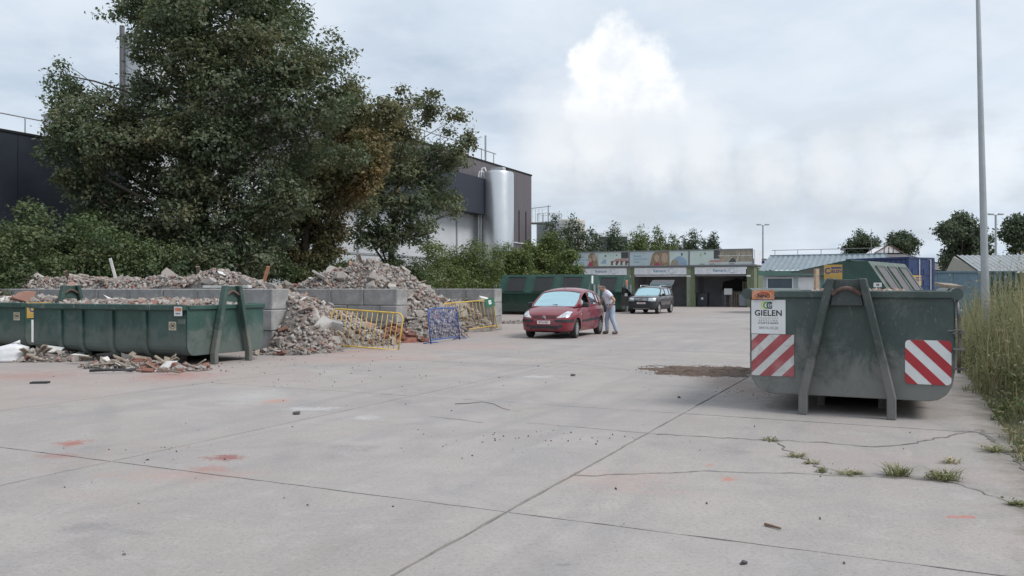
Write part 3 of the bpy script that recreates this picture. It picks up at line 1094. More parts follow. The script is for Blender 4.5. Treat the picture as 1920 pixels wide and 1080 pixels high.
st, w, h = board_on_skip('orange_sticker', 1411, 1453, 544, 561, mat('sticker_orange', (.52, .20, .10), .6, var=.3, scale=18, dirt=(.6, .5, .42), dirt_amt=.5, dscale=9))
flat('printed_ring', ring_polys(0, -.015, .035, .046, 20, 160, 12, 1.8), REDS, st, .006, .0075)
st.location.x += .04
text('lettering', 'NINO', .055, BLACKT, st, (.01, -.018, .0072), bold=.002)
bd, w, h = board_on_skip('name_board', 1409, 1473, 562, 625, WHITE, .004)
YG, GG, DG = mat('logo_lime', (.62, .66, .15), .5, var=.03), mat('logo_green', (.10, .33, .05), .5, var=.03), mat('logo_dark', (.01, .06, .055), .5, var=.03)
for k, (cx, m_) in enumerate(((-.055, YG), (-.028, GG), (.012, DG))):
    flat('logo_ring', ring_polys(cx + .01, h * .5 - .068, .028, .043, 50, 310, 16), m_, bd, .006 + .0008 * k, .0074 + .0008 * k)
text('lettering', 'G', .060, DG, bd, (.026, h * .5 - .069, .0085), bold=.0012)
text('lettering', 'GIELEN', .098, BLACKT, bd, (0, h * .5 - .165, .0068), bold=.0022, space=1.04)
text('lettering', 'TRANSPORT', .030, mat('print_ochre', (.42, .38, .22), .6), bd, (0, h * .5 - .225, .0068), space=1.55)
text('lettering', 'RECYCLING', .030, GREYT, bd, (0, h * .5 - .255, .0068), bold=.0008, space=1.5)
text('lettering', 'CONTAINERS', .030, BLACKT, bd, (0, h * .5 - .286, .0068), bold=.0006, space=1.4)
text('lettering', '089/36.00.28', .044, GREYT, bd, (0, h * .5 - .345, .0068), bold=.0004)
y0, z1 = skx(1409.5, 626); y1, z0 = skx(1489, 703)
cw, chh = y1 - y0, z1 - skx(1409.5, 703)[1]
chevron(skR, 'striped_plate', (xp + .003, (y0 + y1) / 2, z1 - chh / 2), 0, cw, chh, WHITEF, REDF, 1, False,
        [(-.52, -.355), (-.235, -.095), (.025, .165), (.29, .42)][:4])
y0, z1 = skx(1697, 637); y1, _ = skx(1784, 637); z0 = skx(1697, 719)[1]
cw, chh = y1 - y0, z1 - z0
chevron(skR, 'striped_plate', (xp + .004, (y0 + y1) / 2, (z0 + z1) / 2), 0, cw, chh, WHITE, REDS, -1, True,
        [(-.46, -.355), (-.21, -.07), (.065, .205), (.345, .46)])
# locking bar on the right edge
yR = 1.12 + .055
bar = MB().tube([(xp - .01, yR - .03, 1.38), (xp, yR - .01, 1.2), (xp, yR, .95), (xp, yR - .01, .55)], .018, 8).build('locking_bar', STEEL_W, skR, smooth=True)
for z in (1.0, .82, .60):
    MB().bb(xp - .03, xp + .03, yR - .07, yR + .05, z - .012, z + .012).build('bar_bracket', STEEL_W, skR)
MB().tube([(xp + .02, yR - .12, 1.02), (xp + .03, yR - .03, 1.035), (xp + .02, yR + .05, 1.03)], .008, 6).build('clip', STEEL_W, skR)
# load of sandy debris and a board on the rim (things lying in the skip)
def load(name, label, skip_loc, rz, xc, base, ln, hw, seed, n_big, n_small, amp):
    o = skip_loc + Matrix.Rotation(rz, 3, 'Z') @ Vector((xc, 0, 0))
    t = rubble_pile(name, label, 'rubble', Vector((o.x, o.y, base)), rz, lambda x, y: .02 + amp * min(1, max(0, min(hw - abs(y), ln / 2 - abs(x))) / .45),
                    (-ln / 2, ln / 2, -hw, hw), n_big, n_small, seed, lambda x, y: .16, step=.16, big=(.09, .28))
    return t


load('sand_load', 'low load of pale debris lying inside the striped dusty skip', ab(SK_A, SK_B), YA - R(90), -2.8, 1.30, 5.0, 1.04, 31, 0, 900, .10)
pl = MB().bb(-.10, .10, -.35, .35, -.02, .02).build('board', WOODM, None, ab(SK_A + 1.15, SK_B + 1.10, 1.535), (R(3), R(4), YA + R(8)))
tag(pl, 'pale board lying on the right rim of the striped skip', 'board')

# ---- left skips
skA = skip('green open skip full of rubble, hook end to the right', ab(12.86, -12.40), YA, 4.45, 2.1, .19, 1.175, 1.56, .95, .36,
           [-1.25, -2.2, -3.1, -3.75], GREEN_L, .05, .17, 'open green skips at the rubble bays', False, green_paint('skip_leg_l', (.045, .085, .07), (.18, .17, .155), .7, .4))
skB = skip('green open skip at the left edge, partly cut off by the picture', ab(13.5, -18.12), YA, 4.6, 2.1, .19, 1.165, 1.58, .95, .36,
           [-1.25, -2.2, -3.1, -3.9], GREEN_L, .05, .17, 'open green skips at the rubble bays', False, MATS['skip_leg_l'])
load('rubble_load', 'rubble heaped inside the green skip nearest the block wall end', ab(12.86, -12.40), YA, -2.4, 1.06, 4.3, .98, 32, 120, 1500, .12)
load('rubble_load', 'brick rubble heaped in the skip at the left edge', ab(13.5, -18.12), YA, -2.4, 1.07, 4.4, .98, 33, 90, 1300, .16)
lump(BRK[1], (.72, .75, .5), ab(12.75, -18.75, 1.33), (.75, .15, .5), 'brick_slab', 'large red-brown brick slab sticking up in the leftmost skip', 'brick slab')


def mono(parent, x, y, z, s=.24):
    o = bpy.data.objects.new('sticker', MB().bb(-s / 2, s / 2, -s * .42, s * .42, 0, .003).mesh('sticker', CREAM))
    o.location = (x, y, z); o.rotation_euler = face_rot(R(-90)); link(o, parent)
    flat('printed_ring', ring_polys(0, 0, s * .26, s * .31, 0, 360, 18, 1.25), BLACKT, o, .003, .004)
    text('lettering', 'SM', s * .36, BLACKT, o, (0, 0, .0036), bold=.002)


mono(skA, -.17 - .36, -1.052, .77, .2)
mono(skB, -.17 - .28, -1.052, .86, .22)
o = bpy.data.objects.new('sticker', MB().bb(-.105, .105, -.09, .09, 0, .003).mesh('sticker', WHITE)); o.location = (-.17 - .12, -1.135, 1.06); o.rotation_euler = face_rot(R(-90)); link(o, skA)
flat('printed_band', [rect(-.09, .09, .0, .07)], mat('sticker_orange', ()), o, .003, .004)
text('lettering', 'NINO', .05, BLACKT, o, (0, -.045, .0036), bold=.001)
MB().bb(-.09, .09, -.05, .05, 0, .02).build('data_plate', GREEN_L, skA, (-.17 - .11, -1.052, .86), face_rot(R(-90)))


def yellow_sign(parent, loc, theta, w, h, s='GIELEN', small=True):
    o = bpy.data.objects.new('yellow_sign', MB().bb(-w / 2, w / 2, -h / 2, h / 2, 0, .004).mesh('yellow_sign', YELS))
    o.location = loc; o.rotation_euler = face_rot(theta); link(o, parent)
    flat('blue_bar', [rect(-w * .1, w * .46, h * .22, h * .33)], BLUET, o, .004, .005)
    flat('blue_ring', ring_polys(-w * .28, h * .08, h * .13, h * .21, 40, 330, 14), BLUET, o, .004, .005)
    text('lettering', s[1:], h * .30, BLUET, o, (w * .17, h * .03, .0048), bold=.004)
    flat('grey_line', [rect(-w * .4, w * .42, -h * .28, -h * .25), rect(-w * .4, w * .42, -h * .4, -h * .37)], mat('print_orange', (.45, .25, .06), .6), o, .004, .005)
    return o


yellow_sign(skB, (-.05 + .02 - .10, -.72, 1.0), 0, .62, .36)
wb = MB().bb(-.24, .24, -.26, .26, 0, .005).build('white_board', WHITE, skB, (-.128, -.68, .52), face_rot(0))

# ================================================================== ROOFED CONTAINERS
GREEN_D = green_paint('container_green', (.025, .072, .056), (.15, .155, .15), .25, .12)
GREEN_DD = green_paint('container_green_dark', (.012, .050, .034), (.12, .12, .11), .25, .12)
LIDG = mat('lid_grey_green', (.095, .125, .105), .55, var=.15, dirt=(.25, .25, .24), dirt_amt=.4)
FLAP = mat('flap_grey', (.115, .105, .115), .6, var=.15, scale=3)
FLAPD = mat('flap_dark', (.03, .032, .035), .7, var=.15, scale=3)


def roofed(label, loc, rz, L_, W, H, nflap, both, m=GREEN_D, mlow=GREEN_DD, lid=None, flapm=FLAPD, group='roofed green containers', open_wing=False, end_sides=(1,)):
    "long axis local x from -L/2 to L/2; sides face local +-y"
    t = thing('roofed_container', label, 'container', loc, rz, group)
    w, zs = W / 2, H * .54
    rw = w * .40
    low = [(-w, .18), (w, .18), (w, zs), (-w, zs)]
    MB().prism(low, lambda y, z, x: (x, y, z), -L_ / 2, L_ / 2).build('body', mlow, t, bevel=.01)
    for s in (-1, 1):
        MB().bb(-L_ / 2 - .02, L_ / 2 + .02, s * (w + .02) - .045, s * (w + .02) + .045, zs - .05, zs + .05).build('rim_rail', m, t, bevel=.01)
        MB().bb(-L_ / 2, L_ / 2, s * .5 - .05, s * .5 + .05, 0, .178).build('runner', STEEL_W, t)
    gable = [(-w, zs + .003), (w, zs + .003), (rw, H), (-rw, H)]
    MB().prism(gable, lambda y, z, x: (x, y, z), -L_ / 2, L_ / 2).build('roof_housing', lid or m, t, bevel=.01)
    if lid:
        for s in end_sides:
            MB().prism([(-w - .004, .18), (w + .004, .18), (w + .004, zs), (rw + .004, H + .004), (-rw - .004, H + .004), (-w - .004, zs)], lambda y, z, x: (x, y, z), s * (L_ / 2 + .002), s * (L_ / 2 + .04)).build('end_plate', m, t)
    # flaps on the sloping sides
    for s in ((-1, 1) if both else (-1,)):
        n = Vector((0, s * (H - zs), w - rw)).normalized()
        dn = Vector((0, s * (w - rw), -(H - zs))); ln = dn.length; dn.normalize()
        top = Vector((0, s * rw, H))
        for k in range(nflap):
            span = L_ * .92 / nflap
            xc = -L_ * .46 + span * (k + .5)
            fw = span * .70
            def pt(x, d, o): return top + Vector((x, 0, 0)) + dn * d + n * o
            q = [(xc - fw / 2, ln * .16), (xc + fw / 2, ln * .16), (xc + fw * .47, ln * .93), (xc - fw * .47, ln * .93)]
            MB().prism(q, lambda x, d, o: pt(x, d, o), .004, .03).build('flap', flapm, t)
            fr = MB()
            for i in range(4):
                a, b = q[i], q[(i + 1) % 4]
                fr.bar(pt(a[0], a[1], .03), pt(b[0], b[1], .03), .05, .05)
            fr.build('flap_frame', lid or m, t)
    if open_wing:
        MB().prism([(rw * .2, H + .03), (rw * .2, H + .07), (w + .95, H - .33), (w + .95, H - .37)], lambda y, z, x: (x, y, z), -L_ * .5, L_ * .48).build('open_lid', m, t)
    # hook frame on one end
    return t


cA = at(1102, 541, 46.0); cA.z = 0
LEN = 5.6
rc1 = roofed('long roofed green container behind the red hatchback', cA - E2 * (LEN / 2) + E1 * 1.2, YA, LEN, 2.4, 2.30, 3, False)
for s in (-.35, .35):
    MB().bb(LEN / 2 + .02, LEN / 2 + .12, s - .03, s + .03, 0, 1.72).build('hook_leg', mat('leg_pale', (.40, .42, .42), .6), rc1)
st = bpy.data.objects.new('sticker', MB().bb(-.14, .14, -.22, .22, 0, .004).mesh('sticker', WHITE)); st.location = (LEN / 2 + .001, -.45, 2.0); st.rotation_euler = face_rot(0); link(st, rc1)
cB = at(1166, 541, 52.5); cB.z = 0
rc2 = roofed('roofed green container with orange sticker, next to the open car door', cB - E2 * 2.7 + E1 * 1.2, YA, 5.4, 2.4, 2.35, 3, False)
for s in (-.35, .35):
    MB().bb(2.72, 2.82, s - .03, s + .03, 0, 1.72).build('hook_leg', MATS['leg_pale'], rc2)
st = bpy.data.objects.new('sticker', MB().bb(-.2, .2, -.3, .3, 0, .004).mesh('sticker', mat('sticker_orange', ()))); st.location = (2.701, -.2, 1.75); st.rotation_euler = face_rot(0); link(st, rc2)
flat('printed_square', [rect(-.1, .1, 0, .18)], REDS, st, .004, .005)

# near roofed container behind the striped skip (turned 40 degrees)
d3 = R(40)
ax3 = Vector((math.sin(d3), math.cos(d3), 0)); cr3 = Vector((math.cos(d3), -math.sin(d3), 0))
near_end = at(1600, 541, 28.2); near_end.z = 0
rc3 = roofed('roofed green container with yellow sign and raised lid, behind the striped skip', near_end + ax3 * 2.2, R(90) - d3, 4.4, 2.4, 2.42, 3, False, GREEN_D, GREEN_D, LIDG, FLAP, open_wing=True, end_sides=(-1,))
yellow_sign(rc3, (-2.2 - .045, .66, 2.07), R(180), .62, .50)
pb = bpy.data.objects.new('number_plate', MB().bb(-.13, .13, -.075, .075, 0, .004).mesh('number_plate', WHITE)); pb.location = (-2.245, -.80, 1.62); pb.rotation_euler = face_rot(R(180)); link(pb, rc3)
text('lettering', '46', .11, BLACKT, pb, (0, 0, .0045), bold=.003)

# blue shipping container
BLUEC = green_paint('container_blue', (.028, .048, .135), (.12, .13, .16), .4, .2)


def shipping():
    p = at(1704, 541, 36.0); p.z = 0
    rz = R(-62)
    t = thing('shipping_container', 'blue shipping container with yellow sign on its door', 'container', p, rz)
    L_, W, H = 3.3, 1.75, 2.88
    # local: door end at x=0 facing +x; body runs to -x; corner nearest us at y=-W... origin at corner (0, -W/2)
    y0, y1 = 0, W
    sides = MB()
    def corr(p0, p1, nrm, n):
        p0, p1, nrm = Vector(p0), Vector(p1), Vector(nrm)
        rows = [[], []]
        for k in range(n * 4 + 1):
            o = -.035 if (k % 4) in (1, 2) else 0
            q = p0 + (p1 - p0) * (k / (n * 4)) + nrm * o
            rows[0].append(q + Vector((0, 0, .16))); rows[1].append(q + Vector((0, 0, H - .10)))
        sides.grid(rows)
    corr((-.1, .035, 0), (-L_ + .1, .035, 0), (0, -1, 0), 12)
    corr((-.1, W - .035, 0), (-L_ + .1, W - .035, 0), (0, 1, 0), 12)
    sides.build('side_wall', BLUEC, t, recalc=False)
    MB().bb(-L_, 0, .01, W - .01, H - .09, H - .02).build('roof', BLUEC, t)
    MB().bb(-L_, -.05, .05, W - .05, .05, .16).build('floor', BLUEC, t)
    MB().bb(-L_, -L_ + .08, .1, W - .1, .1, H - .1).build('end_wall', BLUEC, t)
    for x in (-.06, -L_ + .06):
        for y in (.06, W - .06):
            MB().bb(x - .06, x + .06, y - .06, y + .06, 0, H - .095).build('corner_post', BLUEC, t)
    MB().bb(-L_, 0, -.005, .09, H - .088, H).build('top_rail', BLUEC, t)
    for k in range(2):
        ya, yb = .13 + k * .755, .13 + k * .755 + .74
        d = MB().bb(-.05, -.01, ya, yb, .17, H - .11).build('door', BLUEC, t)
        for z in (.6, 1.1, 1.6, 2.1):
            MB().bb(-.012, .008, ya + .1, yb - .1, z, z + .28).build('door_panel', BLUEC, d)
        for yy in (yb - .2,):
            MB().tube([(.03, yy, .15), (.03, yy, H - .1)], .02, 8).build('lock_rod', WHITE, d)
    yellow_sign(t, (.012, .5, 1.85), 0, .62, .45)
    return t


shipping()

# ================================================================== RECYCLING SHED
SHEDG = mat('shed_green', (.125, .150, .085), .7, var=.15, scale=3, dirt=(.20, .20, .16), dirt_amt=.4)
SHEDP = mat('shed_post_pale', (.21, .25, .17), .7, var=.15, scale=3)
GREYW = mat('shed_grey_wall', (.34, .345, .36), .8, var=.12, scale=1.5)
STEELG = mat('grey_steel', (.22, .225, .23), .5, .3, var=.12, scale=4)
FASC = mat('fascia_white', (.76, .78, .81), .5, var=.06, scale=1, dirt=(.42, .43, .43), dirt_amt=.4)
PR_BLUE = mat('print_pale_blue', (.44, .52, .56), .5, var=.06, scale=1)
PR_MINT = mat('print_mint', (.52, .61, .58), .5, var=.06, scale=1)
PR_HAIR = mat('print_hair', (.27, .20, .13), .6, var=.35, scale=8)
PR_SKIN = mat('print_skin', (.42, .32, .25), .6, var=.2, scale=9)
PR_RED = mat('print_magenta', (.38, .06, .12), .6, var=.1, scale=6)
PR_FIG = mat('print_figure_blue', (.27, .38, .50), .6, var=.15, scale=6)
PR_DARK = mat('print_dark', (.07, .075, .08), .6, var=.4, scale=9)
PR_TAN = mat('print_tan', (.30, .27, .21), .6, var=.25, scale=5)
PR_TXT = mat('print_text_blue', (.16, .30, .40), .6, var=.05)
PR_LINE = mat('print_line_white', (.55, .55, .52), .6, var=.1)


def shed():
    p = Vector((19.2, 66.0, 0))
    t = thing('recycling_shed', 'long recycling shed with picture billboards above three open bays', 'shed', p, YA)
    W = 15.34
    posts = [-15.1, -10.15, -5.05, -.28]
    for i, x in enumerate(posts):
        if i == 3:
            q = MB().bb(x - .28, x + .28, .0, 1.6, 0, 3.3).build('pillar', SHEDG, t)
            MB().bb(x - .30, x + .02, -.03, -.002, 2.45, 2.58).build('pillar_cap', WHITE, q)
        else:
            q = MB().bb(x - .33, x + .02, .0, .5, 0, 3.3).build('pillar', SHEDP, t)
            MB().bb(x - .33, x + .02, -.03, -.002, 2.45, 2.58).build('pillar_cap', WHITE, q)
            MB().bb(x + .03, x + .33, -.05, .45, 0, 3.3).build('pillar', SHEDG, t)
    for x in posts[1:3]:
        MB().bb(x - .08, x + .08, .51, 4.2, 0, 3.2).build('partition_wall', GREYW, t)
    MB().bb(-W - .1, -W + .08, .6, 4.2, 0, 3.2).build('side_wall', GREYW, t)
    MB().bb(-.1, .05, 1.7, 4.2, 0, 3.2).build('side_wall', SHEDG, t)
    MB().bb(-W, 0, 4.2, 4.35, 0, 3.2).build('back_wall', GREYW, t)
    MB().bb(-W - .2, .15, .05, 4.5, 3.31, 3.42).build('roof', STEELG, t)
    MB().bb(-W, .1, -.12, .04, 3.27, 3.40).build('roof_edge_beam', STEELG, t)
    for k in range(3):
        x0, x1 = (posts[k] + .34 if k else posts[0] + .34), posts[k + 1] - .34
        f = bpy.data.objects.new('fascia_board', MB().bb(-(x1 - x0) / 2, (x1 - x0) / 2, -.29, .29, 0, .06).mesh('fascia_board', FASC))
        f.location = ((x0 + x1) / 2, .02, 2.95); f.rotation_euler = face_rot(R(-90)); link(f, t)
        text('lettering', 'Remant', .34, mat('print_fascia_blue', (.13, .22, .36), .6), f, (-.15 + (.1 if k else 0), .01, .062), bold=.006)
        flat('printed_ring', ring_polys(.95, 0, .19, .22, 30, 330, 16), PR_TXT, f, .06, .064)
        flat('printed_ring', ring_polys(-(x1 - x0) / 2 + .35, -.08, .09, .11, 0, 360, 12) + ring_polys((x1 - x0) / 2 - .35, -.06, .10, .12, 0, 360, 12), mat('print_faint', (.5, .55, .58), .6), f, .06, .064)
        MB().bb(x0, x1, .1, .18, 2.50, 2.62).build('shutter_rail', FASC if k < 2 else STEELG, t)
    # billboards
    H = 1.17
    for k in range(3):
        x0, x1 = -W + .05 + k * 5.1, -W + .05 + k * 5.1 + 4.98
        w = x1 - x0
        b = bpy.data.objects.new('billboard', MB().bb(-w / 2, w / 2, -H / 2, H / 2, 0, .10).mesh('billboard', PR_BLUE))
        b.location = ((x0 + x1) / 2, -.02, 3.42 + H / 2); b.rotation_euler = face_rot(R(-90)); link(b, t)
        fr = MB()
        fr.bb(-w / 2 - .03, w / 2 + .03, H / 2, H / 2 + .09, -.05, .14); fr.bb(-w / 2 - .03, w / 2 + .03, -H / 2 - .06, -H / 2, -.05, .14)
        fr.bb(-w / 2 - .05, -w / 2, -H / 2, H / 2, -.05, .13); fr.bb(w / 2, w / 2 + .05, -H / 2, H / 2, -.05, .13)
        fr.build('billboard_frame', STEELG, b)
        z = [.10, .102, .104, .106, .108]
        def pr(nm, polys, m, lv): flat(nm, polys, m, b, .1, z[lv] + .001)
        if k < 2:
            L1 = ('Bedankt', 'voor uw bezoek', 'vandaag') if k == 0 else ('Bedankt', 'voor uw juiste', 'keuze')
            for i, s in enumerate(L1): text('lettering', s, .20, PR_TXT, b, (-w / 2 + .35, .22 - i * .24, .102), bold=.004, align='LEFT')
        if k == 0:
            pr('print', [rect(-.15, w / 2, -H / 2, H / 2)], PR_MINT, 1)
            pr('print', [ellipse(-.75, .15, .38, .42), [(-1.2, -.58), (-.95, -.1), (-.8, .3), (-.3, .2), (-.2, -.58)]], PR_HAIR, 1)
            pr('print', [ellipse(-.95, -.05, .17, .22), ellipse(-.55, .12, .20, .30)], PR_SKIN, 2)
            pr('print', [[(-1.15, -.58), (-.72, -.58), (-.75, -.25), (-1.0, -.2)]], PR_RED, 3)
            pr('print', [[(0, -.35), (.35, .05), (.55, -.1), (.5, -.4)]], PR_FIG, 2)
            pr('print', [ellipse(.45, .28, .07, .09), ellipse(1.45, .33, .06, .06)], PR_DARK, 2)
            pr('print', [rect(1.85, w / 2 - .02, .05, H / 2 - .02)], PR_DARK, 2)
            pr('print', [[(1.1, -.2), (1.4, .02), (2.4, .05), (2.4, -.2)]], mat('print_pink', (.42, .26, .25), .6, var=.2, scale=8), 2)
            for i in range(4):
                pr('print', [rect(.95 + i * .42, 1.13 + i * .42, -.52, -.17), rect(1.13 + i * .42, 1.22 + i * .42, -.26 - .1 * (i % 2), -.17)], mat('print_crate', (.16, .08, .075), .6), 3)
        elif k == 1:
            pr('print', [rect(.95, w / 2, -H / 2, H / 2)], PR_MINT, 1)
            pr('print', [[(-.75, -.58), (-.55, .3), (-.3, .55), (.9, .57), (.93, -.58)]], PR_HAIR, 2)
            pr('print', [ellipse(-.15, .02, .2, .3), ellipse(.5, .05, .27, .42)], PR_SKIN, 3)
            pr('print', [[(-.4, -.58), (.15, -.58), (.1, -.38), (-.3, -.36)]], PR_RED, 4)
            pr('print', [clip(ellipse(1.75, -.5, .65, .65), rect(.96, 2.4, -.58, .5))], PR_FIG, 2)
            pr('print', [clip(ellipse(1.35, -.55, .35, .45), rect(.96, 2.4, -.58, .5))], PR_TAN, 3)
            pr('print', [ellipse(1.95, .30, .07, .13)], BLUET, 3)
        else:
            pr('print', [rect(-w / 2, -.55, -H / 2, H / 2)], PR_MINT, 1)
            pr('print', [rect(-.55, -.1, -.1, H / 2 - .01)], PR_DARK, 1)
            pr('print', [rect(-.1, w / 2, -.36, H / 2 - .01)], PR_TAN, 1)
            pr('print', [rect(-.1 + i * .42, -.07 + i * .42, .15, .48) for i in range(6)], PR_DARK, 2)
            pr('print', [rect(-.2, w / 2, .10, .16), [(.62, -.4), (.92, .0), (.86, .0), (.56, -.4)], [(1.25, -.4), (1.55, .35), (1.49, .38), (1.19, -.4)], rect(-1.0, w / 2, -.48, -.40)], PR_LINE, 3)
            pr('print', [[(.6, -.4), (.85, -.08), (1.1, -.08), (1.25, -.4)], rect(-1.7, -1.3, -.54, -.50), rect(-.9, -.5, -.54, -.50), rect(.7, 1.1, -.54, -.50)], PR_DARK, 4)
            pr('print', [ellipse(-1.6, .22, .05, .16)], mat('print_lime', (.35, .5, .1), .6), 2)
            pr('print', [ellipse(-1.25, .33, .05, .09)], PR_DARK, 2)
            pr('print', [[(-1.0, -.38), (-.8, -.2), (.1, -.18), (.2, -.38)]], mat('print_pink', ()), 3)
    MB().bb(.0, .06, 0, 3.4, 3.43, 4.6).build('billboard_side', FASC, t)
    return t


SHED = shed()
SHM = Matrix.Translation(Vector((19.2, 66.0, 0))) @ Matrix.Rotation(YA, 4, 'Z')


def shed_item(name, label, cat, x, y, z=0, rz=0):
    return thing(name, label, cat, SHM @ Vector((x, y, z)), YA + rz)


t = shed_item('notice_board', 'small white notice board on a stand inside the right shed bay', 'sign', -2.25, 1.2)
MB().bb(-.32, .32, -.02, .02, 1.0, 1.5).build('panel', WHITE, t)
for s in (-1, 1): MB().bb(s * .25 - .03, s * .25 + .03, -.03, .03, 0, .999).build('leg', STEELG, t)
for k, (x, lab) in enumerate(((-1.75, 'pale pallet on end beside the notice board'), (-.75, 'tall slatted wooden crate side at the right pillar of the shed'))):
    t = shed_item('pallet', lab, 'pallet', x, 1.7 + .3 * k)
    hgt = 1.25 + k * .85
    for i in range(6): MB().bb(-.5 + i * .18, -.39 + i * .18, -.02, .02, 0, hgt).build('slat', WOODM, t)
    for z in (.15, hgt / 2, hgt - .15): MB().bb(-.5, .51, .021, .06, z - .05, z + .05).build('cross_board', WOODM, t)
t = shed_item('hanging_sheet', 'dark tarpaulin sheet hanging on two poles inside the right bay', 'tarpaulin', -2.0, 2.3)
MB().prism([(-.95, 1.35), (1.0, 1.30), (1.1, 2.2), (.2, 2.3), (-.9, 2.05)], lambda x, z, y: (x, y, z), -.02, .02).build('sheet', BLACKIN, t)
for s in (-.9, 1.0): MB().bb(s - .03, s + .03, .022, .08, 0, 2.1).build('pole', STEELG, t)
t = shed_item('waste_bin', 'grey wheeled bin at the right end of the shed', 'bin', -.9, .6)
MB().prism([(-.28, .08), (.28, .08), (.34, 1.05), (-.34, 1.05)], lambda x, z, y: (x, y, z), -.3, .3).build('body', mat('bin_grey', (.20, .22, .26), .5), t, bevel=.02)
MB().bb(-.37, .37, -.34, .34, 1.052, 1.12).build('lid', mat('bin_lid', (.05, .11, .09), .5), t, bevel=.02)
for s in (-1, 1): MB().lathe([(.09, -.03), (.09, .03)], (s * .36, .25, .09), 'x', 14).build('wheel', BLACKIN, t)
t = shed_item('waste_bin', 'dark upright container with round white emblem in the right bay', 'bin', -4.25, 1.0)
MB().prism([(-.38, .05), (.38, .05), (.42, 1.1), (-.42, 1.1)], lambda x, z, y: (x, y, z), -.35, .35).build('body', mat('bin_dark', (.035, .04, .05), .5), t, bevel=.02)
MB().bb(-.45, .45, -.38, .38, 1.102, 1.17).build('lid', mat('bin_dark', ()), t, bevel=.02)
e = flat('emblem', [ellipse(0, 0, .10, .10)], WHITE, t, 0, .004); e.location = (0, -.372, .68); e.rotation_euler = face_rot(R(-90))

# ================================================================== LOW BUILDING with corrugated roof
ROOFB = mat('roof_blue_grey', (.19, .235, .265), .45, .2, var=.12, scale=1.2, dirt=(.33, .36, .37), dirt_amt=.4)
WALLB = mat('wall_pale_blue', (.42, .475, .51), .7, var=.08, scale=1)
EAVE = mat('eave_green', (.10, .19, .155), .6, var=.1, scale=2)
WIN = mat('window_dark', (.06, .085, .11), .15, var=.2, scale=2)


def corrugated(P00, P10, P01, n, depth, name, m, parent):
    "sheet spanned by two edges, folded n times across the first"
    P00, P10, P01 = Vector(P00), Vector(P10), Vector(P01)
    nrm = (P10 - P00).cross(P01 - P00).normalized()
    rows = [[], []]
    for k in range(n * 4 + 1):
        o = depth if (k % 4) in (0, 1) else 0
        q = P00 + (P10 - P00) * (k / (n * 4)) + nrm * o
        rows[0].append(q); rows[1].append(q + (P01 - P00))
    return MB().grid(rows).build(name, m, parent, recalc=False)


def low_building():
    p = at(1428, 541, 50.0); p.z = 0
    t = thing('low_building', 'low pale building with blue-grey corrugated roof and roof railing', 'building', p, YA)
    W, D = 6.6, 5
    MB().bb(0.05, W, 0.1, D, 0, 2.34).build('wall', WALLB, t)
    MB().bb(-.15, W + .2, -.35, -.27, 2.28, 2.55).build('eave_board', EAVE, t)
    corrugated((-.1, -.34, 2.56), (W + .2, -.34, 2.56), (-.1 + .0, 4.0, 3.56), 22, .045, 'roof', ROOFB, t)
    MB().bb(-.1, W + .2, 4.0, 4.25, 3.45, 3.66).build('ridge_cap', ROOFB, t)
    MB().prism([(.1, 2.34), (D, 2.34), (4.0, 3.5)], lambda y, z, x: (x, y, z), .05, .15).build('gable', WALLB, t)
    MB().prism([(.1, 2.34), (D, 2.34), (4.0, 3.5)], lambda y, z, x: (x, y, z), W - .1, W).build('gable', WALLB, t)
    for x0, x1, z0, z1, m, nm in ((.35, 1.75, .9, 2.1, WIN, 'window'), (2.15, 3.1, .05, 2.1, WHITE, 'door')):
        q = MB().bb(x0, x1, .06, .098, z0, z1).build(nm, m, t)
        fr = MB()
        for a in ((x0 - .06, x1 + .06, z1, z1 + .06), (x0 - .06, x0, z0, z1), (x1, x1 + .06, z0, z1)):
            fr.bb(a[0], a[1], .03, .099, a[2], a[3])
        fr.build('frame', WHITE, q)
    MB().bb(3.35, 3.5, -.1, .0, 0, 2.3).build('post', EAVE, t)
    rl = [0.2, 1.6, 3.0, 4.4, 5.8]
    for x in rl: MB().tube([(x, 4.15, 3.62), (x, 4.15, 3.98)], .02, 6).build('railing_post', STEELG, t)
    MB().tube([(0, 4.15, 3.96), (6.4, 4.15, 3.99)], .02, 6).build('railing', STEELG, t)
    MB().tube([(5.9, 4.3, 3.6), (5.9, 4.3, 5.2)], [.025, .012], 6).build('antenna', STEELG, t)
    return t


low_building()
# timber post standing in front of it
tp = at(1531, 541, 24.0); tp.z = -.03
t = MB().bb(-.06, .06, -.05, .05, 0, 2.1).build('timber_post', mat('fresh_wood', (.42, .31, .21), .8, var=.2, scale=6), None, tp, .2, bevel=.008)
tag(t, 'upright pale timber post left of the yellow sign', 'post')

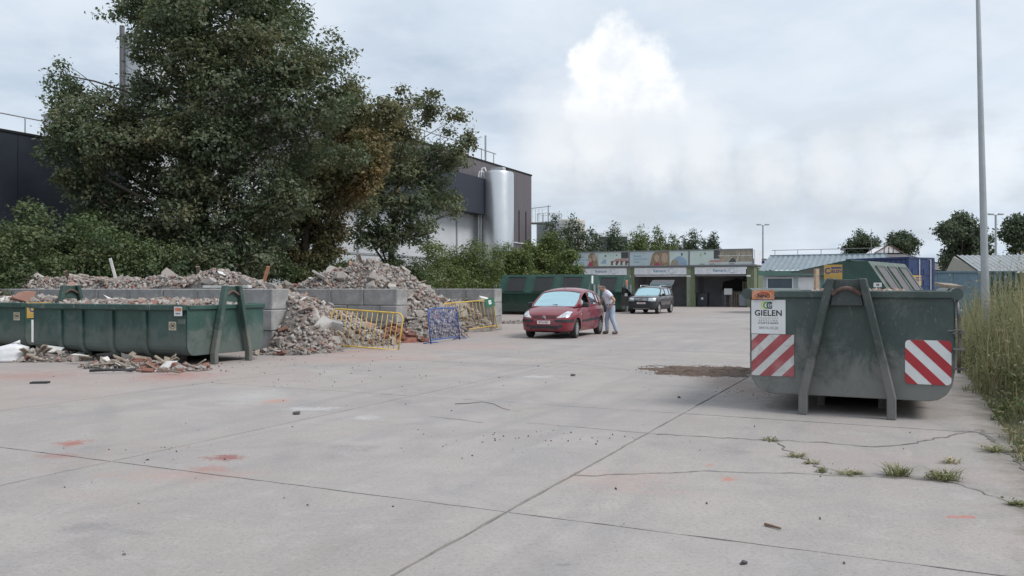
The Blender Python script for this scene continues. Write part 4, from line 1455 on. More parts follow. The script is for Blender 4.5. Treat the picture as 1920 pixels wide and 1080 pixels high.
# ================================================================== PAVILION with lantern roof
def pavilion():
    p = at(1700, 541, 86.0); p.z = 0
    t = thing('pavilion', 'pavilion with grey hipped roof and small white glazed gable on top', 'building', p, R(4))
    MB().bb(-4.8, 4.8, 0, 9, 0, 3.45).build('wall', mat('brick_far', (.20, .15, .13), .9, var=.2, scale=3), t)
    SL = mat('slate_grey', (.135, .13, .135), .7, var=.15, scale=1.5)
    b, tp_ = (5.6, -.6, 10.2), (1.5, 3.6, 6.0)
    mb = MB()
    mb.add([(-b[0], b[1], 3.4), (b[0], b[1], 3.4), (b[0], b[2], 3.4), (-b[0], b[2], 3.4), (-tp_[0], tp_[1], 5.25), (tp_[0], tp_[1], 5.25), (tp_[0], tp_[2], 5.25), (-tp_[0], tp_[2], 5.25)],
           [(0, 1, 5, 4), (1, 2, 6, 5), (2, 3, 7, 6), (3, 0, 4, 7), (4, 5, 6, 7), (3, 2, 1, 0)])
    mb.build('roof', SL, t)
    for s in (-1, 1): MB().bar((s * 1.5, 3.6, 5.28), (s * 5.6, -.6, 3.45), .14, .1).build('roof_hip', STEELG, t)
    g = MB().prism([(-1.45, 5.26), (1.45, 5.26), (.2, 6.05), (-.2, 6.05)], lambda x, z, y: (x, y, z), 3.55, 6.0).build('glazed_gable', mat('gable_white', (.78, .76, .76), .4, var=.04), t)
    MB().bb(-1.6, 1.6, 3.45, 3.55, 5.22, 5.34).build('gable_sill', BLACKIN, t)
    RB = mat('gable_edge', (.13, .06, .055), .6)
    for s in (-1, 1): MB().bar((s * 1.62, 3.5, 5.3), (s * .15, 3.5, 6.15), .1, .1).build('gable_edge', RB, t)
    for x in (-.5, 0, .5): MB().bb(x - .02, x + .02, 3.49, 3.549, 5.3, 5.98 - abs(x) * .1).build('mullion', RB, g)
    return t


pavilion()

# grey roofed building at the right edge
def right_building():
    p = at(1836, 541, 45.0); p.z = 0
    t = thing('low_building', 'grey metal-roofed building behind the lamp post at right edge', 'building', p, R(-8))
    MB().bb(0, 7, 0, 5, 0, 2.35).build('wall', mat('wall_cream', (.36, .34, .29), .8, var=.08), t)
    corrugated((-.1, -.3, 2.38), (7.2, -.3, 2.38), (.15, 3.6, 3.42), 26, .045, 'roof', mat('roof_pale_grey', (.30, .315, .325), .5, .2, var=.1, scale=1), t)
    MB().prism([(0, 2.352), (5, 2.352), (3.6, 3.36)], lambda y, z, x: (x, y, z), 0, .12).build('gable', MATS['wall_cream'], t)
    MB().bb(2.3, 4.6, -1.0, -.4, 0, 3.4).build('teal_cabin', mat('teal_panel', (.09, .27, .235), .6, var=.08), t)
    return t


right_building()
bw = at(1806, 541, 41.0); bw.z = 0
t = thing('panel_fence', 'low blue-grey panel fence behind the dry weeds', 'fence', bw, R(-8))
BF = mat('fence_blue', (.10, .16, .21), .6, var=.15)
for k in range(6): MB().bb(-1.9 + k * .72, -1.9 + k * .72 + .70, -.02, .02, .05, 2.28).build('panel', BF, t)
MB().bb(-1.95, 2.45, -.05, .05, 2.281, 2.36).build('top_rail', BF, t)
for k in range(4): MB().bb(-1.95 + k * 1.44, -1.87 + k * 1.44, .021, .09, 0, 2.28).build('post', BF, t)
fg = at(1878, 541, 20.5); fg.z = .25
t = thing('slat_fence', 'short dark green slatted fence among the weeds at right', 'fence', fg, R(-20))
FGM = mat('fence_green', (.03, .06, .04), .6, var=.2)
for k in range(7): MB().bb(-.35 + k * .115, -.29 + k * .115, -.015, .015, .0, 1.62 + .05 * (k % 2)).build('slat', FGM, t)
for z in (.4, 1.2): MB().bb(-.38, .48, .016, .05, z, z + .06).build('rail', FGM, t)

# ================================================================== LAMP POSTS
GALV = mat('galvanised', (.40, .42, .44), .5, .35, var=.1, scale=2)


def lamp_post(label, p, h, r0, r1, lean=0., arm=True):
    t = thing('lamp_post', label, 'lamp post', p, 0, 'lamp posts')
    d = Vector((-math.sin(lean), 0, math.cos(lean)))
    MB().tube([(0, 0, 0), d * (h * .5), d * h], [r0, (r0 + r1) / 2, r1], 16).build('pole', GALV, t, smooth=40)
    MB().bb(-r0 * 1.8, r0 * 1.8, -r0 * 1.8, r0 * 1.8, -.02, .03).build('base_plate', GALV, t)
    if arm:
        e = d * h
        for s in (-1, 1):
            MB().bar(e + Vector((0, 0, -.05)), e + Vector((s * .35, 0, .05)), .06).build('arm', GALV, t)
            MB().box(e + Vector((s * .42, 0, .06)), (.42, .26, .14)).build('lamp_head', GALV, t, bevel=.03)
    return t


pp = at(1850, 541, 18.2); pp.z = .3
lamp_post('tall grey lamp post rising out of the top of the picture', pp, 9.6, .088, .030, R(1.45))
q = at(1430.5, 541, 84); q.z = 0
lamp_post('thin lamp post rising behind the recycling shed', q, 7.9, .10, .07)
q = at(1867, 541, 70); q.z = 0
lamp_post('thin lamp post right of the tall one, above the grey roof', q, 7.7, .11, .08)

# ================================================================== INDUSTRIAL HALLS
DARKC = mat('cladding_dark', (.125, .110, .120), .55, .1, var=.08, scale=.6, world_pos=True)
NAVY = mat('cladding_navy', (.022, .028, .042), .55, .1, var=.12, scale=.6, world_pos=True)
PANW = mat('panel_white', (.52, .535, .56), .6, var=.06, scale=.5, world_pos=True)
ALU = mat('trim_alu', (.35, .36, .37), .45, .4, var=.1)
STAIN = mat('stainless', (.60, .615, .63), .33, .85, var=.03, scale=.4)


def halls():
    t = thing('factory_hall', 'tall dark-clad factory hall with white lower panels behind the trees', 'factory', (0, 0, 0), YA)
    B0, A0, A1, H, HS = -35.0, 34.0, 78.4, 13.1, 8.15
    MB().bb(B0 - 5, B0 - .06, A0, A1, 0, H - .1).build('wall', DARKC, t)
    # upper dark cladding in vertical panels
    n = 24
    for k in range(n):
        a0 = A0 + (A1 - A0) * k / n; a1 = A0 + (A1 - A0) * (k + 1) / n
        z0 = HS if a1 < 66.5 else 0
        MB().bb(B0 - .058, B0, a0 + .012, a1 - .012, z0 + .02, H).build('cladding_panel', DARKC, t)
    # white lower panels, two rows
    m = 7
    a_end = A0 + (A1 - A0) * 18 / n
    for k in range(m):
        a0 = A0 + (a_end - A0) * k / m; a1 = A0 + (a_end - A0) * (k + 1) / m
        for z0, z1 in ((0, 3.9), (4.05, HS - .05)):
            MB().bb(B0 - .058, B0 + .01, a0 + .10, a1 - .10, z0, z1).build('white_panel', PANW, t)
        MB().bb(B0 - .05, B0 + .10, a0 - .09, a0 + .09, 0, HS).build('column', ALU, t)
    MB().bb(B0 + .011, B0 + .06, A0, a_end, 3.90, 4.05).build('sheeting_rail', ALU, t)
    MB().bb(B0 - .2, B0 + .06, A0 - .05, A1 + .05, H + .003, H + .14).build('parapet_cap', BLACKIN, t)
    MB().bb(B0 + .012, B0 + 1.3, 46, a_end + .2, HS - .1, 11.2).build('dark_duct_box', NAVY, t)
    # louvre frame right of the tank
    q = MB().bb(B0 + .002, B0 + .03, 73.6, 76.9, 6.1, 9.3).build('louvre', DARKC, t)
    for a in (73.6, 75.25, 76.9): MB().bb(B0 + .031, B0 + .08, a - .07, a + .07, 6.1, 9.3).build('louvre_frame', BLACKIN, q)
    MB().bb(B0 + .031, B0 + .09, 73.5, 77.0, 5.98, 6.1).build('louvre_sill', PANW, q)
    MB().bb(B0 + .002, B0 + .35, 71.6, 72.1, 0, 13.0).build('downpipe', BLACKIN, t)
    # roof railing and masts
    for a in [58, 60.5, 63, 65.5, 68, 70.5]: MB().tube([(B0 - .4, a, H - .1), (B0 - .4, a, H + 1.25)], .045, 6).build('railing_post', ALU, t)
    MB().tube([(B0 - .4, 50, H + 1.22), (B0 - .4, 71, H + 1.22)], .045, 6).build('railing', ALU, t)
    for a in (65.8, 69.2): MB().tube([(B0 - .6, a, H - .1), (B0 - .6, a, H + 2.7)], .09, 8).build('mast', ALU, t)
    # white tower
    w = thing('white_tower', 'white industrial tower with dark pipe, mostly hidden by the big tree', 'tower', (0, 0, 0), YA)
    MB().bb(-37.85, -36.6, 31.3, 33.8, 0, 15.0).build('wall', PANW, w)
    MB().bb(-37.9, -36.55, 31.25, 33.85, 15.001, 15.1).build('cap', ALU, w)
    MB().tube([(-37.8, 31.15, 0), (-37.8, 31.15, 15.5)], .13, 10).build('dark_pipe', mat('pipe_dark', (.12, .12, .13), .5), w, smooth=40)
    # white middle hall
    w = thing('white_hall', 'white hall wall left of the big tree above the navy hall', 'building', (0, 0, 0), YA)
    MB().bb(-36.7, -35.2, 25.9, 31.0, 0, 9.6).build('wall', PANW, w)
    MB().bb(-36.8, -35.1, 25.85, 31.05, 9.601, 9.7).build('cap', ALU, w)
    # navy hall
    v = thing('navy_hall', 'flat dark navy industrial hall at the left edge', 'building', (0, 0, 0), YA)
    MB().bb(-35, -33.06, -5, 27.6, 0, 7.85).build('wall', NAVY, v)
    for k in range(12):
        a0, a1 = -5 + 32.6 * k / 12, -5 + 32.6 * (k + 1) / 12
        MB().bb(-33.058, -33, a0 + .01, a1 - .01, .1, 7.85).build('cladding_panel', NAVY, v)
    MB().bb(-33.2, -32.96, -5, 27.65, 7.853, 7.95).build('parapet_cap', BLACKIN, v)
    for a in (22, 23.5, 25): MB().tube([(-34.5, a, 7.8), (-34.5, a, 8.9)], .03, 6).build('railing_post', ALU, v)
    MB().tube([(-34.5, 21, 8.9), (-34.5, 25.2, 8.9)], .03, 6).build('railing', ALU, v)
    # stainless tank
    c = on_b(934, -33.0)
    k = thing('storage_tank', 'tall shiny steel tank standing against the dark factory hall', 'tank', c, YA)
    MB().lathe([(1.40, .25), (1.40, 11.7), (1.34, 11.85), (.5, 12.05), (.001, 12.1)], n=40).build('vessel', STAIN, k, smooth=30)
    MB().lathe([(1.45, 0), (1.45, .24)], n=40).build('plinth', BLOCK, k)
    for j, (x, y) in enumerate(((-1.22, -.92), (-1.42, -1.02))):
        MB().tube([(x, y, .2), (x, y, 11.7 + .3 * (1 - j)), (x + .06, y + .06, 11.9 + .3 * (1 - j)), (x + .25, y + .2, 11.95 + .3 * (1 - j)), (x + .4, y + .3, 11.75)], .06, 10).build('pipe', WHITE, k, smooth=True)
    MB().bb(-.6, .6, -.3, .3, 12.05, 12.3).build('manhole', STAIN, k)
    # plant behind the hall: platform, grey tank, cream silo
    c = at(1030, 541, 104); c.z = 0
    k = thing('process_tank', 'grey round tank with railing behind the factory corner', 'tank', c, 0)
    GT = mat('tank_grey', (.20, .215, .24), .6, var=.1)
    MB().lathe([(1.6, 0), (1.6, 9.6), (1.5, 9.75), (.001, 9.9)], n=28).build('vessel', GT, k, smooth=30)
    for j in range(9):
        a = j * 2 * PI / 9
        MB().tube([(1.55 * math.cos(a), 1.55 * math.sin(a), 9.7), (1.55 * math.cos(a), 1.55 * math.sin(a), 10.8)], .03, 5).build('railing_post', ALU, k)
    MB().tube([(1.55 * math.cos(j * PI / 10), 1.55 * math.sin(j * PI / 10), 10.8) for j in range(21)], .03, 5).build('railing', ALU, k)
    c = at(1012, 541, 98); c.z = 0
    k = thing('steel_platform', 'steel access platform with tall posts beside the factory corner', 'platform', c, 0)
    MB().bb(-1.2, 1.1, 0, 2, 9.2, 9.3).build('deck', STEELG, k)
    for x in (-1.1, 1.0):
        for y in (.1, 1.9): MB().bb(x - .06, x + .06, y - .06, y + .06, 0, 9.199).build('post', ALU, k)
    MB().bb(.94, 1.06, -.06, .06, 0, 11.3).build('mast', ALU, k)
    MB().bar((-1.3, 0, 10.9), (1.3, 0, 11.2), .08).build('beam', ALU, k)
    for x in (-.9, -.5, -.1, .3): MB().bb(x - .02, x + .02, -.02, .02, 9.3, 10.9).build('rail_post', ALU, k)
    c = at(1072, 541, 112); c.z = 0
    k = thing('cream_silo', 'cream coloured round silo behind the conifers', 'silo', c, 0)
    MB().lathe([(1.8, 0), (1.8, 10.6), (1.7, 10.75), (.001, 10.9)], n=28).build('vessel', mat('silo_cream', (.55, .52, .47), .6, var=.06), k, smooth=30)
    MB().lathe([(1.83, 10.0), (1.83, 10.1)], n=28).build('band', ALU, k)
    c = at(1110, 541, 125); c.z = 0
    k = thing('pipe_tower', 'pale lattice of pipes between the conifers', 'tower', c, 0)
    for x in (-.9, -.3, .3, .9): MB().bb(x - .07, x + .07, 0, .14, 0, 9.3 + x * .4).build('upright', FASC, k)
    for z in (3, 4.6, 6.2, 7.4, 8.4): MB().bb(-1.0, 1.0, .141, .3, z, z + .12).build('cross_beam', FASC, k)
    c = at(1140, 541, 130); c.z = 0
    k = thing('far_building', 'far dark box building with white roof edge behind conifers', 'building', c, 0)
    MB().bb(-2, 3, 0, 6, 0, 9.6).build('wall', mat('far_dark', (.06, .075, .08), .7), k)
    MB().bb(-2.1, 3.1, -.1, 6.1, 9.601, 10.2).build('roof_edge', FASC, k)


halls()
# white container cabin seen at the right end of the shed
c = at(1421, 541, 78); c.z = 0
k = thing('white_cabin', 'white cabin wall beside the right end of the billboards', 'cabin', c, YA)
MB().bb(-.8, .6, 0, 3, 0, 4.2).build('wall', FASC, k)
MB().bb(-.82, .62, -.02, -.001, 3.85, 4.1).build('blue_band', BLUET, k)
MB().bb(-.9, .7, -.1, 3.1, 4.201, 4.3).build('roof', STEELG, k)

# ================================================================== VEGETATION
BARK = mat('bark', (.075, .062, .05), .9, var=.3, scale=6, bump=.6, bscale=14)
LF_DARK = foliage_mat('leaf_dark', (.064, .090, .054), (.150, .186, .115), (.25, .155, .070), .32)
LF_HEDGE = foliage_mat('leaf_hedge', (.060, .094, .044), (.128, .170, .080), (.17, .12, .055), .32)
LF_LIGHT = foliage_mat('leaf_light', (.080, .115, .036), (.155, .20, .07), (.2, .16, .06), .32)
LF_CON = foliage_mat('leaf_conifer', (.048, .070, .046), (.090, .118, .070), (.09, .11, .05), .15)
LF_FAR = foliage_mat('leaf_far', (.062, .085, .056), (.115, .142, .092), (.09, .09, .04), .2)


def leaves(lobes, n, size, seed, clump=14, spread=.32, aspect=.62, shell=.5, flat_=.75):
    "lobes: list of (cx, cy, cz, rx, ry, rz, tint). returns verts, faces, tint"
    rng = np.random.default_rng(seed)
    Lb = np.array(lobes, dtype=float)
    wgt = Lb[:, 3] * Lb[:, 5] + .3 * Lb[:, 3] * Lb[:, 4]; wgt /= wgt.sum()
    nc = max(1, n // clump)
    li = rng.choice(len(Lb), nc, p=wgt)
    d = rng.normal(size=(nc, 3)); d /= np.linalg.norm(d, axis=1)[:, None]
    rad = shell + (1 - shell) * rng.random(nc) ** .5
    rad *= 1 + rng.normal(size=nc) * .06
    cc = Lb[li, :3] + d * Lb[li, 3:6] * rad[:, None]
    out = d
    idx = np.repeat(np.arange(nc), clump)
    m = len(idx)
    p = cc[idx] + rng.normal(size=(m, 3)) * spread * np.array([1, 1, .75])
    nrm = out[idx] * .55 + np.array([0, 0, flat_]) + rng.normal(size=(m, 3)) * .55
    nrm /= np.linalg.norm(nrm, axis=1)[:, None]
    t = rng.normal(size=(m, 3)) + out[idx] * .5 + np.array([0, 0, -.45])
    t -= nrm * (t * nrm).sum(1)[:, None]
    t /= np.linalg.norm(t, axis=1)[:, None] + 1e-9
    s = np.cross(nrm, t)
    ln = size * (.55 + 1.0 * rng.random(m) ** 1.5)[:, None]
    wd = ln * aspect * .5
    v0 = p - t * ln * .5
    v1 = p + s * wd - t * ln * .05 + nrm * ln * .08
    v2 = p + t * ln * .5 - nrm * ln * .06
    v3 = p - s * wd - t * ln * .05 + nrm * ln * .08
    V = np.stack([v0, v1, v2, v3], 1).reshape(-1, 3)
    Fc = np.arange(m * 4).reshape(m, 4)
    tint = np.clip(Lb[li, 6][idx] + rng.normal(size=m) * .12 + (rng.random(nc)[idx] < .07) * .3, 0, 1)
    return V, Fc, np.repeat(tint, 4)


def expand(lobes, seed, k=7, rs=.42, core=.0):
    "break each lobe into smaller clumps on its outside"
    rng = random.Random(seed); out = []
    for l in lobes:
        for _ in range(k):
            d = Vector((rng.gauss(0, 1), rng.gauss(0, 1), rng.gauss(.15, 1))).normalized()
            q = rng.uniform(.55, .98); s = rs * rng.uniform(.6, 1.2)
            out.append((l[0] + d.x * l[3] * q, l[1] + d.y * l[4] * q, l[2] + d.z * l[5] * q, l[3] * s, l[4] * s, l[5] * s * .85, l[6] + rng.uniform(-.15, .2)))
        if core: out.append((l[0], l[1], l[2], l[3] * core, l[4] * core, l[5] * core, l[6]))
    return out


def limb(mb, p, q, r0, r1, rng, seg=5, bend=.12):
    p, q = Vector(p), Vector(q); ln = (q - p).length
    pts, rs = [], []
    off = Vector((rng.uniform(-1, 1), rng.uniform(-1, 1), rng.uniform(-.3, .8))) * ln * bend
    for k in range(seg + 1):
        t = k / seg
        pts.append(p + (q - p) * t + off * math.sin(t * PI))
        rs.append(r0 + (r1 - r0) * t)
    mb.tube(pts, rs, 6)
    return pts


def tree(name, label, cat, base, lobes_px, Y, n, leaf, m, seed, trunk_r=.2, depth=.8, group=None, fork=.35, core=.72, clump=20, spread=.34, shell=.45, trunk_top=None, twigs=3):
    "lobes_px: (u, v, radius px, tint) placed round the tree's own distance Y with real depth"
    rng = random.Random(seed)
    t = thing(name, label, cat, base, 0, group)
    lobes = []
    for l in lobes_px:
        u, v, r = l[:3]; tint = l[3] if len(l) > 3 else 0.
        rm = r / F * Y
        c = at(u, v, Y) - Vector(base)
        dy = rng.uniform(-1, 1) * depth * 2.2
        k = (Y + dy) / Y
        c = Vector(((c.x + base[0]) * k - base[0], dy, (c.z + base[2] - CH) * k + CH - base[2]))
        lobes.append((c.x, c.y, c.z, rm, rm * 1.0, rm * .92, tint))
    V, Fc, ti = leaves(expand(lobes, seed, 8, .40, core), n, leaf, seed, clump, spread, shell=shell)
    o = bpy.data.objects.new('crown', fastmesh('crown', V, Fc, m, attr=ti)); link(o, t)
    mb = MB()
    zs = [l[2] for l in lobes]; cx = sum(l[0] for l in lobes) / len(lobes)
    top = trunk_top or (min(zs) + (max(zs) - min(zs)) * .62)
    tp = Vector((cx * .35, 0, top))
    tr = MB()
    pts = [Vector((0, 0, -.05)), Vector((cx * .03, .05, top * .15)), Vector((cx * .10, -.05, top * .4)), Vector((cx * .2, .08, top * .7)), tp]
    tr.tube(pts, [trunk_r * 1.25, trunk_r, trunk_r * .85, trunk_r * .6, trunk_r * .25], 10)
    tr.build('trunk', BARK, t, smooth=True)
    for l in lobes:
        c = Vector(l[:3])
        zf = max(top * .18, min(top * .92, c.z - (abs(c.x - cx) + l[3]) * .55))
        f = zf / top
        k = min(3, int(f * 4)); 
        s = tp * f if f > .5 else Vector((cx * .25 * f, 0, zf))
        r0 = trunk_r * max(.14, .5 - f * .3)
        pl_ = limb(mb, s, c, r0, r0 * .25, rng)
        for _ in range(twigs):
            d = Vector((rng.gauss(0, 1), rng.gauss(0, 1), rng.gauss(.3, .8))).normalized()
            limb(mb, c - (c - s) * rng.uniform(0, .35), c + d * l[3] * .85, r0 * .35, .008, rng, 4)
    mb.build('limbs', BARK, t, smooth=True)
    return t


pA = on_b(385, -25.0); pB = on_b(567, -25.5); pC = on_b(729, -26)
tree('maple_tree', 'huge dark green maple, tallest tree, reaching out of the picture top', 'tree', pA,
     [(285, 45, 70), (370, 5, 95, 0.06), (470, 10, 95), (545, 45, 80), (240, 15, 45), (600, 120, 62, 0.06), (450, 120, 120, 0.14), (350, 120, 105, 0.17), (550, 190, 105),
      (290, 215, 90, 0.06), (195, 205, 62, 0.17), (128, 165, 34), (135, 235, 45, 0.06), (205, 285, 82, 0.11), (145, 300, 48), (420, 250, 125, 0.06), (330, 320, 115, 0.06), (215, 370, 80),
      (480, 340, 115), (585, 270, 95), (630, 190, 52, 0.06), (335, 420, 75, 0.11), (420, 430, 80), (250, 440, 55), (140, 360, 36, 0.06), (505, 440, 55, 0.11), (480, -40, 90), (380, -60, 90), (300, -20, 70),
      (118, 140, 24), (118, 195, 28), (272, 95, 42), (268, 150, 45, 0.06), (300, 480, 45, 0.06), (390, 490, 45), (175, 430, 52, 0.06), (235, 300, 60, 0.19), (250, 400, 62), (210, 470, 45), (110, 270, 30), (475, 85, 60, 0.22), (390, 110, 50, 0.22), (560, 130, 45, 0.22), (330, 250, 55, 0.22), (480, 490, 45, 0.11)],
     pA.y, 155000, .145, LF_DARK, 101, .30, .95, 'trees behind the rubble bays', spread=.17, core=.58)
tree('maple_tree', 'browning maple between the huge tree and the smaller right one', 'tree', pB,
     [(560, 330, 80, .3), (600, 395, 62, .6), (655, 285, 62, .85), (690, 240, 42, .7), (625, 345, 62, .95), (680, 325, 42, .95), (555, 430, 52, .4), (500, 410, 50, .2),
      (650, 205, 48, .35), (570, 490, 40, .5), (610, 470, 34, .6), (700, 285, 44, 1.), (655, 345, 50, 1.), (640, 250, 40, .8), (525, 470, 36, .3), (720, 215, 34, .5), (450, 470, 40, .2)],
     pB.y, 46000, .175, LF_DARK, 102, .24, .8, 'trees behind the rubble bays', spread=.19)
tree('maple_tree', 'smaller rounded maple in front of the white factory panels', 'tree', pC,
     [(760, 300, 72, .1), (715, 335, 66, .25), (800, 335, 58), (832, 375, 36), (770, 390, 58), (700, 395, 50, .1), (838, 305, 38, .1), (765, 240, 30, .3), (752, 193, 30, .35), (800, 200, 32, .3),
      (845, 228, 32, .3), (880, 262, 20, .3), (730, 255, 40, .6), (715, 455, 40), (790, 440, 36), (862, 285, 18, .2), (745, 430, 40), (690, 440, 34), (850, 400, 20, .2)],
     pC.y, 27000, .19, LF_DARK, 103, .20, .8, 'trees behind the rubble bays', spread=.2, core=.4)


def bush(label, u, top_v, half_px, p, n, leaf, m, seed, tint=0., group='bushes along the back of the yard', name='bush', cat='bush'):
    rng = random.Random(seed)
    t = thing(name, label, cat, p, 0, group)
    h = CH + (HOR - top_v) / F * p.y - p.z
    w = half_px / F * p.y
    lobes = []
    for k in range(9):
        z = h * rng.uniform(.18, .80)
        s = math.sqrt(max(.05, 1 - (z / h) ** 2.2))
        a = rng.uniform(0, 2 * PI)
        r = w * rng.uniform(.38, .6)
        x, y = math.cos(a) * w * .62 * s, math.sin(a) * w * .5 * s
        z = min(z, h - r * .8)
        lobes.append((x, y, max(r * .7, z), r, r, min(r, h * .3), tint + rng.uniform(-.1, .15)))
    lobes.append((0, 0, h - w * .38, w * .42, w * .42, w * .40, tint))
    V, Fc, ti = leaves(expand(lobes, seed, 6, .45, .6), n, leaf, seed, 12, .10 + leaf * .5, shell=.4)
    V[:, 2] = np.maximum(V[:, 2], .02)
    o = bpy.data.objects.new('foliage', fastmesh('foliage', V, Fc, m, attr=np.maximum(ti, 0))); link(o, t)
    mb = MB()
    for l in lobes: limb(mb, (l[0] * .15, l[1] * .15, -.03), l[:3], .035 * w, .01, rng)
    mb.build('stems', BARK, t, smooth=True)
    return t


BUSH = [(-40, 385, 115, -25.0, LF_HEDGE, 'dense green bush cut off by the left edge'), (70, 378, 105, -25.6, LF_HEDGE, 'tall green bush below the navy hall'),
        (165, 402, 95, -25.2, LF_HEDGE, 'green bush left of the upright white board'), (250, 440, 84, -24.6, LF_HEDGE, 'dark bush above the upright white board'),
        (335, 475, 66, -24.2, LF_HEDGE, 'dark low bush under the huge maple'), (420, 478, 74, -24.4, LF_HEDGE, 'dark low bush above the red brick rubble'),
        (505, 474, 66, -24.6, LF_HEDGE, 'dark bush at the foot of the browning maple'), (590, 478, 66, -24.8, LF_HEDGE, 'brownish bush left of the tallest rubble heap'),
        (665, 478, 62, -24.8, LF_HEDGE, 'low bush directly behind the tallest rubble heap'), (745, 476, 66, -25.0, LF_HEDGE, 'dark bush at the foot of the smaller maple'),
        (818, 452, 84, -26.4, LF_LIGHT, 'bright green bush right of the smaller maple'), (885, 452, 82, -26.6, LF_LIGHT, 'bright green bush in front of the steel tank'),
        (948, 456, 66, -27.0, LF_LIGHT, 'green bush behind the farthest block wall')]
for i, (u, tv, hp, b, m, lab) in enumerate(BUSH):
    p = on_b(u, b)
    bush(lab, u, tv, hp, p, 19000 if u < 300 else 15000, .105 if u < 780 else .13, m, 200 + i, .35 if 'brownish' in lab else .0)
for i, (u, tv, hp, Y, m, lab) in enumerate([(1022, 440, 52, 62, LF_LIGHT, 'pale green leafy bush behind the roofed green container'), (1068, 470, 36, 60, LF_LIGHT, 'low bush left of the first billboard'),
                                              (985, 466, 50, 58, LF_LIGHT, 'rounded bush right of the factory corner')]):
    p = at(u, 541, Y); p.z = -.02
    bush(lab, u, tv, hp, p, 11000, .17, m, 240 + i, 0.)
p = ab(17.6, -19.0, 1.55)
b_ = bush('small grey-green seedling growing on the rubble', 262, 498, 22, Vector((p.x, p.y, .9)), 900, .09, foliage_mat('leaf_seedling', (.06, .10, .06), (.10, .15, .09)), 260, group='plants', name='seedling', cat='plant')


def conifer(label, u, top_v, half, Y, seed, m=LF_CON, n=7500, leaf=.26):
    half *= 1.25
    p = at(u, 541, Y); p.z = -.02
    rng = random.Random(seed)
    t = thing('conifer_tree', label, 'tree', p, 0, 'narrow trees behind the shed')
    h = CH + (HOR - top_v) / F * Y; w = half / F * Y
    lobes = []
    for k in range(10):
        f = k / 9
        r = w * (1.0 - .82 * f ** 1.6) * .75
        lobes.append((rng.uniform(-.25, .25) * w, rng.uniform(-.3, .3) * w, h * (.15 + .83 * f), r, r, h * .085, rng.uniform(-.1, .2)))
    for k in range(4):
        f = rng.uniform(.3, .85); a = rng.choice((-1, 1))
        lobes.append((a * w * .45 * (1 - f * .5), rng.uniform(-.4, .4) * w, h * f, w * .22, w * .22, h * .10, .05))
    V, Fc, ti = leaves(lobes, n, leaf, seed, 10, .24, aspect=.4, shell=.3, flat_=.1)
    o = bpy.data.objects.new('crown', fastmesh('crown', V, Fc, m, attr=np.maximum(ti, 0))); link(o, t)
    MB().tube([(0, 0, -.05), (.05, 0, h * .5), (0, 0, h * .95)], [w * .12, w * .08, .02], 8).build('trunk', BARK, t, smooth=True)
    return t


for i, (u, tv, hf, Y, lab) in enumerate([(1036, 410, 24, 88, 'narrow tree in front of the grey tank, left end of its row'), (1083, 412, 30, 86, 'dark conifer with spiky top left of the billboards'),
                                          (1118, 442, 30, 84, 'conifer behind the first billboard, left part'), (1150, 424, 26, 88, 'pointed conifer behind the right part of the first billboard'),
                                          (1193, 428, 30, 86, 'bushy conifer behind the left end of the middle billboard'), (1232, 431, 26, 88, 'yellowish conifer behind the middle billboard'),
                                          (1264, 445, 24, 90, 'short conifer right of the yellowish one'), (1304, 434, 28, 88, 'conifer behind the gap between middle and right billboards'),
                                          (1340, 442, 20, 90, 'rightmost small conifer above the right billboard'), (1172, 448, 30, 92, 'low conifer between two pointed ones'), (1060, 432, 26, 92, 'slim conifer in front of the cream silo'), (1102, 436, 24, 90, 'slim conifer before the lattice of pipes'), (1212, 446, 30, 93, 'low conifer filling the gap behind the middle billboard'),
                                          (1248, 450, 28, 93, 'low dark conifer left of the short one'), (1284, 449, 28, 93, 'low conifer between short and tall ones above the right billboard'), (1322, 452, 26, 93, 'low conifer between the last two pointed trees')]):
    conifer(lab, u, tv, hf, Y, 300 + i, LF_LIGHT if 'yellowish' in lab or 'bushy' in lab else LF_CON)


def round_tree(label, u, top_v, half, base_v, Y, seed, n=11000, leaf=.28, tint=0.):
    p = at(u, 541, Y); p.z = -.02
    rng = random.Random(seed)
    lob = []
    for k in range(15):
        f = rng.uniform(0, 1)
        v = top_v + half * .38 + (base_v - top_v - half * .5) * f
        s = math.sin(PI * (.18 + .70 * f)) ** .7
        lob.append((u + rng.uniform(-.70, .70) * half * s, v, half * rng.uniform(.26, .42), tint))
    lob.append((u, top_v + half * .3, half * .28, tint)); lob.append((u, (top_v + base_v) / 2, half * .6, tint))
    return tree('broadleaf_tree', label, 'tree', p, lob, Y, n, leaf, LF_FAR, seed, .16, .9, 'trees on the right horizon', spread=.26, shell=.4, twigs=2)


round_tree('dark round tree above the low corrugated roof', 1613, 428, 38, 490, 108, 401, tint=.0)
round_tree('dark tree behind the white glazed gable', 1692, 432, 38, 480, 112, 402)
round_tree('largest green tree left of the tall lamp post', 1800, 396, 58, 500, 78, 403, 19000, .25)
round_tree('dark tree cut off by the right edge of the picture', 1915, 398, 40, 478, 84, 404)
round_tree('small far tree between the two dark trees', 1655, 462, 22, 490, 116, 405, 3000)


